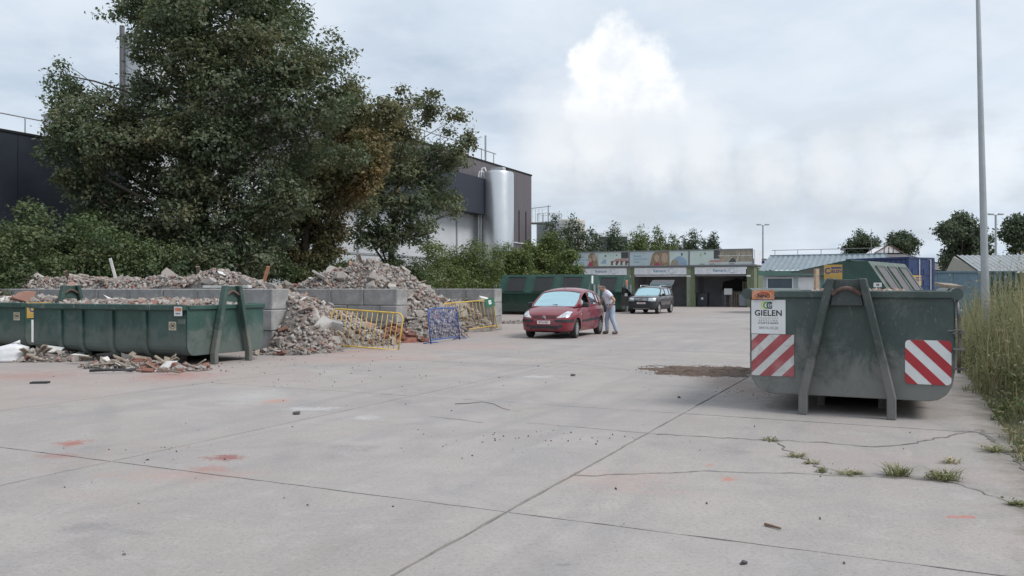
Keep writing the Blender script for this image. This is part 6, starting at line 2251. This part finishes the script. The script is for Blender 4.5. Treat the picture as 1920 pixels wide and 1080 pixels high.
GREY_P = paint('paint_grey', (.055, .050, .056), .6, .4)
suv = dict(
    paint=GREY_P,
    body=[(2.12, .62, .36, .80, .83), (2.09, .74, .30, .87, .91), (2.02, .80, .27, .93, .985), (1.85, .85, .26, .985, 1.045), (1.5, .895, .25, 1.02, 1.08), (1.0, .905, .25, 1.045, 1.10), (.5, .905, .24, 1.06, 1.085), (0, .905, .24, 1.065, 1.07),
          (-.6, .905, .24, 1.075, 1.08), (-1.2, .905, .25, 1.085, 1.09), (-1.7, .88, .28, 1.07, 1.08), (-2.02, .83, .34, 1.03, 1.05), (-2.14, .76, .38, .96, .98)],
    cabin=[(1.12, 1.055, .76, .66, 1.05), (.95, 1.17, .80, .66, 1.05), (.7, 1.36, .825, .66, 1.055), (.45, 1.535, .835, .655, 1.06), (.2, 1.60, .84, .655, 1.065), (-.2, 1.635, .84, .65, 1.07), (-.8, 1.635, .84, .645, 1.075), (-1.4, 1.60, .825, .635, 1.08),
           (-1.8, 1.53, .80, .63, 1.075), (-2.0, 1.30, .78, .64, 1.06), (-2.1, 1.07, .75, .66, 1.04)],
    roof_z=1.62, screen_x=.38, rear_x=-1.85, panes=[(.80, -.10), (-.18, -1.02), (-1.12, -1.75)], inside=(1.1, -2.0), plastic_z=lambda x: .50 if abs(x) < 1.9 else .62,
    axles=(1.34, -1.34), track=1.56, wr=.345, tw=.215, spokes=5, under=.26, seats=(-.1, -1.0), seat_z=.72, dash=.98, dash_z=1.10,
    mirror=PLASTIC, mirror_x=.74, mirror_z=1.13, cabin_w=.83, wiper=(1.02, 1.10), arch=1.13,
)
A_D = R(26)
fw2 = Vector((-math.sin(A_D), -math.cos(A_D), 0)); lf2 = Vector((math.cos(A_D), -math.sin(A_D), 0))
f2 = gp(1234, 588.4)
c_suv = Vector((f2.x, f2.y, 0)) - fw2 * 1.34 - lf2 * .80
SV, patch = car('grey_suv', 'dark grey off-roader with its tailgate and one door open', 'car', c_suv, math.atan2(fw2.y, fw2.x), suv)
for s in (-1, 1):
    hl = patch('headlight', [(s * .42, .76), (s * .83, .76), (s * .82, .945), (s * .44, .935)], FR, LAMPC, .012, nx=8, ny=5)
    for c in (.53, .71): patch('lamp_bowl', [(s * (c - .06), .80), (s * (c + .06), .80), (s * (c + .06), .91), (s * (c - .06), .91)], FR, CHROME, .018, .006, 3, 3, hl)
    MB().tube([(.35, s * .60, 1.60), (.2, s * .61, 1.685), (-1.3, s * .60, 1.695), (-1.5, s * .58, 1.625)], .022, 8).build('roof_rail', CHROME, SV, smooth=True)
    for x in (.0, -1.0): patch('door_handle', [(x - .1, .94), (x + .08, .94), (x + .08, .975), (x - .1, .975)], LS if s > 0 else RS, PLASTIC, .022, .02, 3, 2)
    for x in (.86, -.14, -1.10): patch('door_gap', [(x, .42 if x > -1 else .85), (x + .01, .42 if x > -1 else .85), (x + .01, 1.02), (x, 1.02)], LS if s > 0 else RS, BLACKIN, .003, .003, 1, 8)
    patch('fog_lamp', [(s * .60, .45), (s * .70, .45), (s * .70, .55), (s * .60, .55)], FR, PLASTIC, .008, nx=2, ny=2)
patch('grille', [(-.40, .76), (.40, .76), (.41, .93), (-.41, .93)], FR, PLASTIC, .008, nx=10, ny=4)
for z in (.80, .865): patch('grille_bar', [(-.39, z), (.39, z), (.39, z + .03), (-.39, z + .03)], FR, CHROME, .022, .012, 10, 1)
patch('bumper', [(-.80, .34), (.80, .34), (.82, .70), (-.82, .70)], FR, PLASTIC, .016, nx=14, ny=5)
em = MB().prism([(-.10, .89), (.10, .89), (.07, .80), (0, .775), (-.07, .80)], lambda y, z, x: (x, y, z), 2.13, 2.155).build('emblem', CHROME, SV)
np_ = patch('number_plate', [(-.26, .59), (.26, .59), (.26, .69), (-.26, .69)], FR, PLATE, .032, .02, 4, 2)
text('lettering', '1-DKZ-238', .085, PLATET, np_, (max(v.co.x for v in np_.data.vertices) + .002, 0, .64), face_rot(0), bold=.002)
MB().bb(2.0, 2.11, -.5, .5, .30, .36).build('skid_plate', ALU, SV)
# open front door on the car's right, swung out about its front edge
d_ = bpy.data.objects.new('open_door', None); d_.location = (.84, -.90, 0); d_.rotation_euler = (0, 0, R(62)); link(d_, SV)
MB().prism([(0, .42), (-.98, .42), (-1.0, .70), (-.98, 1.06), (.0, 1.06), (.03, .75)], lambda x, z, y: (x, y, z), -.05, .05).build('door_panel', GREY_P, d_, bevel=.015)
fr = MB()
fp = [(.0, 1.06), (-.18, 1.22), (-.42, 1.42), (-.62, 1.53), (-.95, 1.57), (-.97, 1.06)]
for a, b in zip(fp[:-1], fp[1:]): fr.bar((a[0], 0, a[1]), (b[0], 0, b[1]), .05, .05, up=(0, 1, 0))
fr.build('window_frame', GREY_P, d_)
MB().prism(fp, lambda x, z, y: (x, y, z), -.004, .004).build('window_pane', GLASSS, d_)
MB().prism([(-.08, .48), (-.9, .48), (-.9, 1.0), (-.06, 1.0)], lambda x, z, y: (x, y, z), .052, .075).build('door_lining', INTER, d_)
# tailgate swung up
g_ = bpy.data.objects.new('tailgate', None); g_.location = (-1.86, 0, 1.60); g_.rotation_euler = (0, R(27), 0); link(g_, SV)
tg = [(-.68, 0), (.68, 0), (.76, .45), (.72, .95), (-.72, .95), (-.76, .45)]
MB().prism(tg, lambda y, x, z: (-x, y, z), -.03, .03).build('gate_shell', GREY_P, g_, bevel=.02)
MB().prism([(-.58, .08), (.58, .08), (.64, .44), (-.64, .44)], lambda y, x, z: (-x, y, z), .031, .036).build('gate_window', GLASSF, g_)
MB().prism([(-.6, .06), (.6, .06), (.66, .9), (-.66, .9)], lambda y, x, z: (-x, y, z), -.05, -.031).build('gate_lining', mat('gate_lining', (.20, .24, .25), .5), g_)
for s in (-1, 1):
    MB().tube([(-1.9, s * .62, 1.35), (-2.2, s * .66, 1.60)], .012, 6).build('gas_strut', CHROME, SV)
MB().bb(-.005, .0, -.12, .12, -.09, .09).build('paper_notice', WHITE, d_, (-.55, -.06, 1.12), (0, 0, R(90)))

# ================================================================== PEOPLE
def skin_mesh(name, verts, edges, radii, root, m, sub=2, parent=None):
    me = bpy.data.meshes.new(name); me.from_pydata([tuple(v) for v in verts], edges, [])
    o = bpy.data.objects.new(name, me); link(o)
    sk = o.modifiers.new('skin', 'SKIN'); sk.use_smooth_shade = True
    lay = me.skin_vertices[0].data if me.skin_vertices else None
    if lay is None:
        bpy.context.view_layer.objects.active = o
        me.skin_vertices.new(name='skin'); lay = me.skin_vertices[0].data
    for i, r in enumerate(radii):
        lay[i].radius = r if isinstance(r, tuple) else (r, r)
        lay[i].use_root = (i == root)
    ss = o.modifiers.new('sub', 'SUBSURF'); ss.levels = sub; ss.render_levels = sub
    bpy.context.view_layer.update()
    m2 = evaluated_mesh(o); o.modifiers.clear(); old = o.data; o.data = m2; bpy.data.meshes.remove(old)
    o.data.name = name; o.data.materials.clear(); o.data.materials.append(m)
    for p in o.data.polygons: p.use_smooth = True
    if parent: o.parent = parent
    return o


class Skel:
    def __init__(s): s.v, s.e, s.r, s.ix = [], [], [], {}

    def pt(s, k, p, r, to=None):
        s.ix[k] = len(s.v); s.v.append(Vector(p)); s.r.append(r)
        if to is not None: s.e.append((s.ix[to], s.ix[k]))
        return s


SKIN = mat('skin', (.42, .25, .18), .55, var=.1, scale=14)
HAIRG = mat('hair_grey', (.17, .14, .12), .85, var=.3, scale=30, bump=.6, bscale=80)
SHIRT = mat('shirt_pale_blue', (.60, .605, .69), .85, var=.08, scale=7, bump=.35, bscale=9)
JEANS = mat('jeans_pale', (.36, .425, .54), .85, var=.15, scale=8, bump=.35, bscale=10)
SHOE = mat('shoe_brown', (.10, .085, .075), .6, var=.2)
BELT = mat('belt_navy', (.02, .022, .05), .5)


def hand(sk, wrist, dirv, side, palm_n, pre, curl=.5):
    "palm and five fingers growing out of a wrist key"
    w = sk.v[sk.ix[wrist]]
    d = Vector(dirv).normalized(); n = Vector(palm_n).normalized(); s = d.cross(n).normalized() * side
    sk.pt(pre + 'palm', w + d * .055, (.036, .020), wrist)
    sk.pt(pre + 'palm2', w + d * .09, (.036, .018), pre + 'palm')
    for i, (off, ln) in enumerate(((-.030, .062), (-.010, .075), (.010, .072), (.029, .058))):
        b = w + d * .098 + s * off
        sk.pt(pre + 'f%da' % i, b, .0095, pre + 'palm2')
        sk.pt(pre + 'f%db' % i, b + (d + n * curl * .6).normalized() * ln * .5, .0088, pre + 'f%da' % i)
        sk.pt(pre + 'f%dc' % i, b + (d + n * curl * .6).normalized() * ln * .5 + (d * .5 + n * curl * 1.6).normalized() * ln * .5, .0075, pre + 'f%db' % i)
    sk.pt(pre + 't0', w + d * .04 - s * .045 + n * .01, .012, pre + 'palm')
    sk.pt(pre + 't1', w + d * .075 - s * .062 + n * .025, .0095, pre + 't0')


def garment(name, body, K, test, off, m, parent):
    "cloth over a region of the body: the body's own faces there, pushed out along their normals"
    keys = {i: k for k, i in K.ix.items()}
    me = body.data
    def near(co):
        best = (9, None, None, 0)
        for a, b in K.e:
            p, q = K.v[a], K.v[b]; d = q - p
            t = max(0, min(1, (co - p).dot(d) / max(1e-9, d.length_squared)))
            ra = K.r[a] if not isinstance(K.r[a], tuple) else max(K.r[a]); rb = K.r[b] if not isinstance(K.r[b], tuple) else max(K.r[b])
            ds = (co - (p + d * t)).length - (ra + (rb - ra) * t) * .9
            if ds < best[0]: best = (ds, keys[a], keys[b], t)
        return best
    ok = [test(*near(v.co)[1:], v.co) for v in me.vertices]
    mp, vs, fs = {}, [], []
    for p in me.polygons:
        if all(ok[i] for i in p.vertices):
            f = []
            for i in p.vertices:
                if i not in mp:
                    mp[i] = len(vs); v = me.vertices[i]
                    w = noise.noise(v.co * 9.0) * off * .45
                    vs.append(tuple(v.co + v.normal * (off + w)))
                f.append(mp[i])
            fs.append(tuple(f))
    nm = bpy.data.meshes.new(name); nm.from_pydata(vs, [], fs); nm.materials.append(m)
    o = bpy.data.objects.new(name, nm); link(o, parent)
    md = o.modifiers.new('s', 'SOLIDIFY'); md.thickness = .008; md.offset = -1
    bpy.context.view_layer.update()
    m2 = evaluated_mesh(o); o.modifiers.clear(); o.data = m2
    for p in o.data.polygons: p.use_smooth = True
    return o


def torso_edge(a, b): return {a, b} <= {'pelvis', 'waist', 'chest', 'upper', 'belly'}


def standing_man():
    """Local frame: +x the way he faces, z up; leaning forward from the hips, left hand on his hip."""
    base = (gp(1136, 627.5) + gp(1154, 626)) / 2
    base.z = 0
    SC = .96
    face = math.atan2(-.10, -1)          # he faces to our left and slightly towards us
    t = thing('person', 'man in pale shirt and jeans bending towards the red car', 'person', base, face)
    K = Skel()
    K.pt('pelvis', (-.02, 0, .95), .148); K.pt('waist', (.03, 0, 1.07), .160, 'pelvis'); K.pt('chest', (.09, 0, 1.25), .165, 'waist'); K.pt('upper', (.15, 0, 1.40), .125, 'chest')
    K.pt('neck', (.215, 0, 1.485), .066, 'upper'); K.pt('skull0', (.275, .0, 1.555), .098, 'neck'); K.pt('skull1', (.298, .0, 1.612), .122, 'skull0'); K.pt('skull2', (.300, 0, 1.675), .108, 'skull1')
    K.pt('nose', (.420, 0, 1.568), .016, 'skull1')
    for s, k in ((1, 'l'), (-1, 'r')):
        K.pt(k + 'ear', (.29, s * .088, 1.605), .014, 'skull1')
        K.pt(k + 'sh', (.13, s * .165, 1.39), .075, 'upper')
    K.pt('lel', (-.06, .33, 1.17), .052, 'lsh'); K.pt('lwr', (.03, .25, 1.00), .037, 'lel')
    hand(K, 'lwr', (.35, -.15, -.75), 1, (0, -1, 0), 'l')
    K.pt('rel', (.26, -.27, 1.14), .047, 'rsh'); K.pt('rwr', (.36, -.22, .93), .032, 'rel')
    hand(K, 'rwr', (.4, 0, -.9), -1, (0, 1, 0), 'r')
    legs = {'l': ((-.02, .10, .86), (-.03, .13, .50), (-.17, .14, .10), (-.05, .16, .05)), 'r': ((.0, -.10, .86), (.12, -.10, .50), (.10, -.09, .10), (.23, -.09, .05))}
    for k, (hip, kn, an, toe) in legs.items():
        K.pt(k + 'hip', hip, .108, 'pelvis'); K.pt(k + 'kn', kn, .070, k + 'hip'); K.pt(k + 'calf', Vector(kn) * .6 + Vector(an) * .4 + Vector((-.015, 0, 0)), .062, k + 'kn')
        K.pt(k + 'an', an, .048, k + 'calf'); K.pt(k + 'toe', toe, .042, k + 'an')
    body = skin_mesh('body', K.v, K.e, K.r, 0, SKIN, 2, t)
    LEG = {k + x for k in 'lr' for x in ('hip', 'kn', 'calf', 'an')}
    def on_shirt(a, b, q, co):
        if torso_edge(a, b): return co.z > .985
        if b in ('lsh', 'rsh'): return True
        if b in ('lel', 'rel'): return q < .62
        return b in LEG and co.z > .99 or (b == 'neck' and q < .22)
    def on_jeans(a, b, q, co):
        if co.z > 1.035: return False
        if b in LEG: return True
        return torso_edge(a, b)
    garment('shirt', body, K, on_shirt, .022, SHIRT, t)
    garment('trousers', body, K, on_jeans, .017, JEANS, t)
    garment('belt', body, K, lambda a, b, q, co: (torso_edge(a, b) or b in LEG) and .985 < co.z < 1.045, .030, BELT, t)
    c1 = K.v[K.ix['skull1']]
    def on_hair(a, b, q, co):
        if not (b.startswith('skull') or b == 'nose'): return False
        d = co - c1
        return (d.z > .034 and d.x < .085) or (d.x < .015 and d.z > -.055)
    garment('hair', body, K, on_hair, .011, HAIRG, t)
    P = {k: K.v[i] for k, i in K.ix.items()}
    for k in 'lr':
        B_ = Skel(); a, b = P[k + 'an'], P[k + 'toe']
        B_.pt('h', Vector((a.x - .05, a.y, .062)), .058); B_.pt('m', Vector((a.x + .05, a.y, .062)), .058, 'h'); B_.pt('t', Vector((b.x + .04, b.y, .050)), .048, 'm')
        skin_mesh('shoe', B_.v, B_.e, B_.r, 0, SHOE, 2, t)
    for s in (-1, 1):
        MB().lathe([(.001, -.008), (.008, -.005), (.011, 0), (.008, .005), (.001, .008)], n=10).build('eye', BLACKIN, t, P['skull1'] + Vector((.092, s * .036, .0)))
    MB().tube([P['skull0'] + Vector((.068, -.022, .002)), P['skull0'] + Vector((.074, 0, .003)), P['skull0'] + Vector((.068, .022, .002))], .005, 6).build('mouth', mat('lips', (.30, .13, .11), .6), t)
    t.scale = (SC, SC, SC)
    return t


standing_man()


def driver():
    "seated at the wheel of the red car"
    M_ = Matrix.Translation(c_red) @ Matrix.Rotation(rzc, 4, 'Z')
    base = M_ @ Vector((.02, .36, 0))
    t = thing('person', 'driver in a pale top sitting at the wheel of the red car', 'person', base, rzc)
    K = Skel()
    K.pt('pelvis', (0, 0, .66), .14); K.pt('waist', (-.01, 0, .80), .13, 'pelvis'); K.pt('chest', (-.02, 0, .98), .135, 'waist'); K.pt('upper', (-.02, 0, 1.10), .10, 'chest')
    K.pt('neck', (.0, 0, 1.17), .05, 'upper'); K.pt('skull0', (.03, 0, 1.235), .082, 'neck'); K.pt('skull1', (.03, 0, 1.295), .100, 'skull0'); K.pt('skull2', (.02, 0, 1.345), .086, 'skull1'); K.pt('nose', (.125, 0, 1.275), .012, 'skull1')
    for s, k in ((1, 'l'), (-1, 'r')):
        K.pt(k + 'sh', (-.02, s * .16, 1.09), .066, 'upper'); K.pt(k + 'el', (.16, s * .21, .90), .043, k + 'sh'); K.pt(k + 'wr', (.36, s * .15, .97), .03, k + 'el')
        hand(K, k + 'wr', (.8, -.1 * s, .15), s, (0, -s, -.2), k, .9)
        K.pt(k + 'hip', (.05, s * .10, .62), .09, 'pelvis'); K.pt(k + 'kn', (.48, s * .13, .66), .06, k + 'hip'); K.pt(k + 'an', (.75, s * .12, .34), .04, k + 'kn'); K.pt(k + 'toe', (.88, s * .12, .34), .035, k + 'an')
    body = skin_mesh('body', K.v, K.e, K.r, 0, SKIN, 2, t)
    garment('shirt', body, K, lambda a, b, q, co: torso_edge(a, b) or b in ('lsh', 'rsh') or (b in ('lel', 'rel') and q < .65), .018, mat('top_pale_green', (.38, .42, .40), .85), t)
    garment('trousers', body, K, lambda a, b, q, co: b in ('lhip', 'rhip', 'lkn', 'rkn', 'lan', 'ran'), .014, JEANS, t)
    c1 = K.v[K.ix['skull1']]
    garment('hair', body, K, lambda a, b, q, co: b.startswith('skull') and ((co - c1).z > .045 or ((co - c1).x < -.005 and (co - c1).z > -.05)), .012, mat('hair_brown', (.07, .05, .04), .85), t)


driver()

# ================================================================== LITTER AND SMALL THINGS
def bag():
    p = gp(12, 678)
    t = thing('white_sack', 'full white plastic sack at the left edge before the skip', 'sack', p, R(8))
    W = MB(); rows = []
    for i in range(10):
        f = i / 9
        r = .30 * (1 - .35 * f ** 2) if f < .8 else .22 * (1 - f) / .2 * .8 + .03
        ring = []
        for k in range(18):
            a = 2 * PI * k / 18
            w = 1 + .12 * noise.noise(Vector((math.cos(a) * 1.5, math.sin(a) * 1.5, f * 3)))
            ring.append((math.cos(a) * r * 1.35 * w + f ** 2 * .16, math.sin(a) * r * .8 * w, .01 + .36 * f * (1 + .08 * noise.noise(Vector((a, f, 0))))))
        rows.append(ring)
    W.grid(rows, closed=True)
    n = 18; W.f.append(tuple(range(n - 1, -1, -1))); W.m.append(0); W.f.append(tuple(9 * n + k for k in range(n))); W.m.append(0)
    W.build('sack_body', mat('sack_white', (.66, .67, .68), .45, var=.06, scale=6, bump=.5, bscale=7), t, smooth=True)
    MB().tube([(.15, 0, .35), (.21, .0, .395), (.26, .01, .40)], [.05, .025, .045], 10).build('tied_neck', MATS['sack_white'], t, smooth=True)


bag()


def heap(label, u, v, rx, ry, h, nb, ns, seed, red=.2, mound=GRIT):
    p = gp(u, v)
    return rubble_pile('debris_heap', label, 'debris', p, 0, lambda x, y: h * (1 - (x / rx) ** 2 - (y / ry) ** 2), (-rx * 1.05, rx * 1.05, -ry * 1.05, ry * 1.05), nb, ns, seed, lambda x, y: red, step=.1, big=(.06, .22), group='debris lying before the skips', smalls=(.015, .07), mound=mound)


heap('heap of plaster and plastic scraps before the leftmost skip', 105, 674, 1.15, .8, .20, 110, 800, 41, .08)
heap('low heap of tile and brick bits under the green skip side', 240, 688, 1.0, .6, .10, 70, 700, 42, .2)
heap('thin strewn band of red brick bits before the green skip', 325, 694, .85, .55, .05, 44, 600, 43, .4)
heap('loose gravelly rubble at the foot of the wall end', 530, 664, .8, .45, .12, 26, 300, 44, .15)
heap('spill of brick-red rubble right of the yellow barrier', 722, 641, 1.15, .55, .42, 120, 160, 45, .9, mat('brick_dust', (.24, .10, .07), .95, var=.4, scale=8, bump=.8, bscale=25))
heap('scraps of rubble at the foot of the farthest block wall', 955, 606, 1.2, .6, .12, 22, 200, 46, .3)
# sheets and scraps standing out of the heap
rs = random.Random(77)
SCR = [('crumpled white plastic sheet on the plaster heap', 85, 672, (.34, .22, .02), PLAST), ('white plastic scrap right of the plaster heap', 150, 683, (.40, .14, .02), PLAST), ('white scrap near the black tube', 243, 697, (.16, .12, .05), PLAST),
       ('upright white shard in the plaster heap', 108, 666, (.05, .03, .26), PLAST), ('pale batten lying before the green skip', 318, 702, (.50, .035, .03), WOODM), ('short slanting batten left of the pale one', 268, 697, (.30, .03, .03), WOODM),
       ('small grey rag lying on the concrete left', 75, 719, (.26, .12, .03), PLASTIC)]
for lab, u, v, sz, m in SCR:
    p = gp(u, v)
    me = rand_hull(rs, 1, 1, 1, 14, 'scrap', m) if sz[2] < .03 or sz[0] < .2 else MB().bb(-.5, .5, -.5, .5, -.5, .5).mesh('scrap', m)
    o = bpy.data.objects.new('scrap', me); o.scale = sz
    o.location = (p.x, p.y, (.17 if 'heap' in lab else .0) + sz[2] / 2 + (.05 if 'skip' in lab else 0)); o.rotation_euler = (0, rs.uniform(-.1, .1), rs.uniform(-.5, .5)); link(o)
    tag(o, lab, 'scrap')
p = gp(215, 700)
o = MB().tube([(-.42, 0, .05), (-.1, .03, .06), (.35, .0, .06)], .022, 8).build('black_tube', PLASTIC, None, p, R(8), smooth=True); tag(o, 'black tube lying in the debris before the green skip', 'tube')
# twigs, a stick, chips
def twig(label, pts, r, m=WOODM):
    P_ = [gp(u, v, 0) + Vector((0, 0, r * .9 + .002)) for u, v in pts]
    o = MB().tube([q - P_[0] for q in P_], [r * (1 - .6 * i / len(P_)) for i in range(len(P_))], 6).build('twig', m, None, P_[0], smooth=True)
    tag(o, label, 'twig'); return o


DTW = mat('dark_twig', (.12, .09, .07), .9, var=.3)
twig('long thin bent twig lying in the middle of the yard', [(853, 758), (880, 757), (905, 754), (925, 758), (942, 766), (956, 770)], .0045, DTW)
twig('short brown stick in the right foreground', [(1434, 986), (1450, 990), (1464, 994)], .010, mat('stick_brown', (.17, .11, .075), .85, var=.3, scale=20))
for lab, u, v, s in (('flat grey stone in the right foreground', 1394, 1058, .05), ('dark stone near the first joint crossing', 277, 863, .035), ('dark stone beside the soil patch', 1273, 746, .07), ('black scrap left of the pale paint mark', 557, 777, .10), ('black scrap before the soil patch', 1075, 705, .10)):
    o = bpy.data.objects.new('stone', rand_hull(rs, 1, .7, .4, 14, 'stone', mat('stone_dark', (.075, .075, .08), .85, var=.3))); p = gp(u, v); o.location = (p.x, p.y, s * .17); o.scale = (s, s, s); o.rotation_euler = (0, 0, rs.uniform(0, 3)); link(o)
    tag(o, lab, 'stone')
# soil patch left of the striped skip
def soil_patch():
    p = gp(1325, 696)
    t = thing('soil_patch', 'patch of spilled brown soil and twigs left of the striped skip', 'soil', p, R(-12))
    mb = MB(); idx = {}
    for i in range(41):
        for j in range(31):
            x, y = -1.25 + i * .0625, -1.2 + j * .08
            r_ = (x / 1.15) ** 2 + (y / 1.05) ** 2
            z = .045 * (1 - r_) + .035 * noise.noise(Vector((x * 2, y * 2, 1))) + .02 * noise.noise(Vector((x * 9, y * 9, 1))) - .01
            idx[i, j] = len(mb.v); mb.v.append((x, y, max(-.008, z)))
    for i in range(40):
        for j in range(30):
            q = (idx[i, j], idx[i + 1, j], idx[i + 1, j + 1], idx[i, j + 1])
            if max(mb.v[k][2] for k in q) > 0: mb.f.append(q); mb.m.append(0)
    mb.build('mound', mat('brown_soil', (.115, .078, .058), .95, var=.35, scale=12, bump=.8, bscale=35), t, smooth=True, recalc=False)
    rg = random.Random(5)
    pts, sz = [], []
    for k in range(900):
        a, r_ = rg.uniform(0, 2 * PI), rg.random() ** .6 * 1.25
        pts.append((math.cos(a) * r_ * 1.05, math.sin(a) * r_, .008 + .025 * max(0, 1 - r_))); sz.append(rg.uniform(.006, .02))
    scatter_fill('crumbs', t, np.array(pts), np.array(sz), 9, MATS['brown_soil'])
    for k in range(16):
        a = rg.uniform(0, 2 * PI); x, y = rg.uniform(-1, 1), rg.uniform(-.8, .8); l_ = rg.uniform(.15, .4)
        z = .03 * max(0, 1 - (x / 1.15) ** 2 - (y / 1.05) ** 2) + .02
        MB().tube([(x, y, z), (x + math.cos(a) * l_ * .5, y + math.sin(a) * l_ * .5, z + .02), (x + math.cos(a) * l_, y + math.sin(a) * l_, z)], [.006, .005, .002], 5).build('twig', DTW, t)
    return t


soil_patch()
# crumbs over the whole yard
rg = random.Random(15)
pts, sz = [], []
for k in range(420):
    a, b = 2 + 26 * rg.random() ** 1.3, rg.uniform(-12.5, .6)
    q = ab(a, b); s = .006 + .018 * rg.random() ** 3
    pts.append((q.x, q.y, s * .25)); sz.append(s)
for k in range(160):
    a, b = rg.gauss(12.5, 1.6), rg.gauss(-11.5, 2.2)
    q = ab(a, b); s = rg.uniform(.008, .032); pts.append((q.x, q.y, s * .25)); sz.append(s)
for cu, cv, n_ in ((1020, 820, 22), (900, 830, 14), (540, 720, 18), (330, 850, 14), (1420, 735, 60), (1100, 825, 10)):
    c = gp(cu, cv)
    for k in range(n_):
        s = rg.uniform(.008, .022); pts.append((c.x + rg.gauss(0, .35), c.y + rg.gauss(0, .3), s * .25)); sz.append(s)
o = scatter_fill('concrete_crumbs', None, np.array(pts), np.array(sz), 19, rubble_mat('crumb_dark', [(0, (.05, .048, .046)), (.5, (.10, .095, .09)), (.8, (.20, .18, .165)), (1, (.22, .09, .07))], True))
tag(o, 'small dark crumbs and chips scattered over the concrete', 'crumbs', kind='stuff')
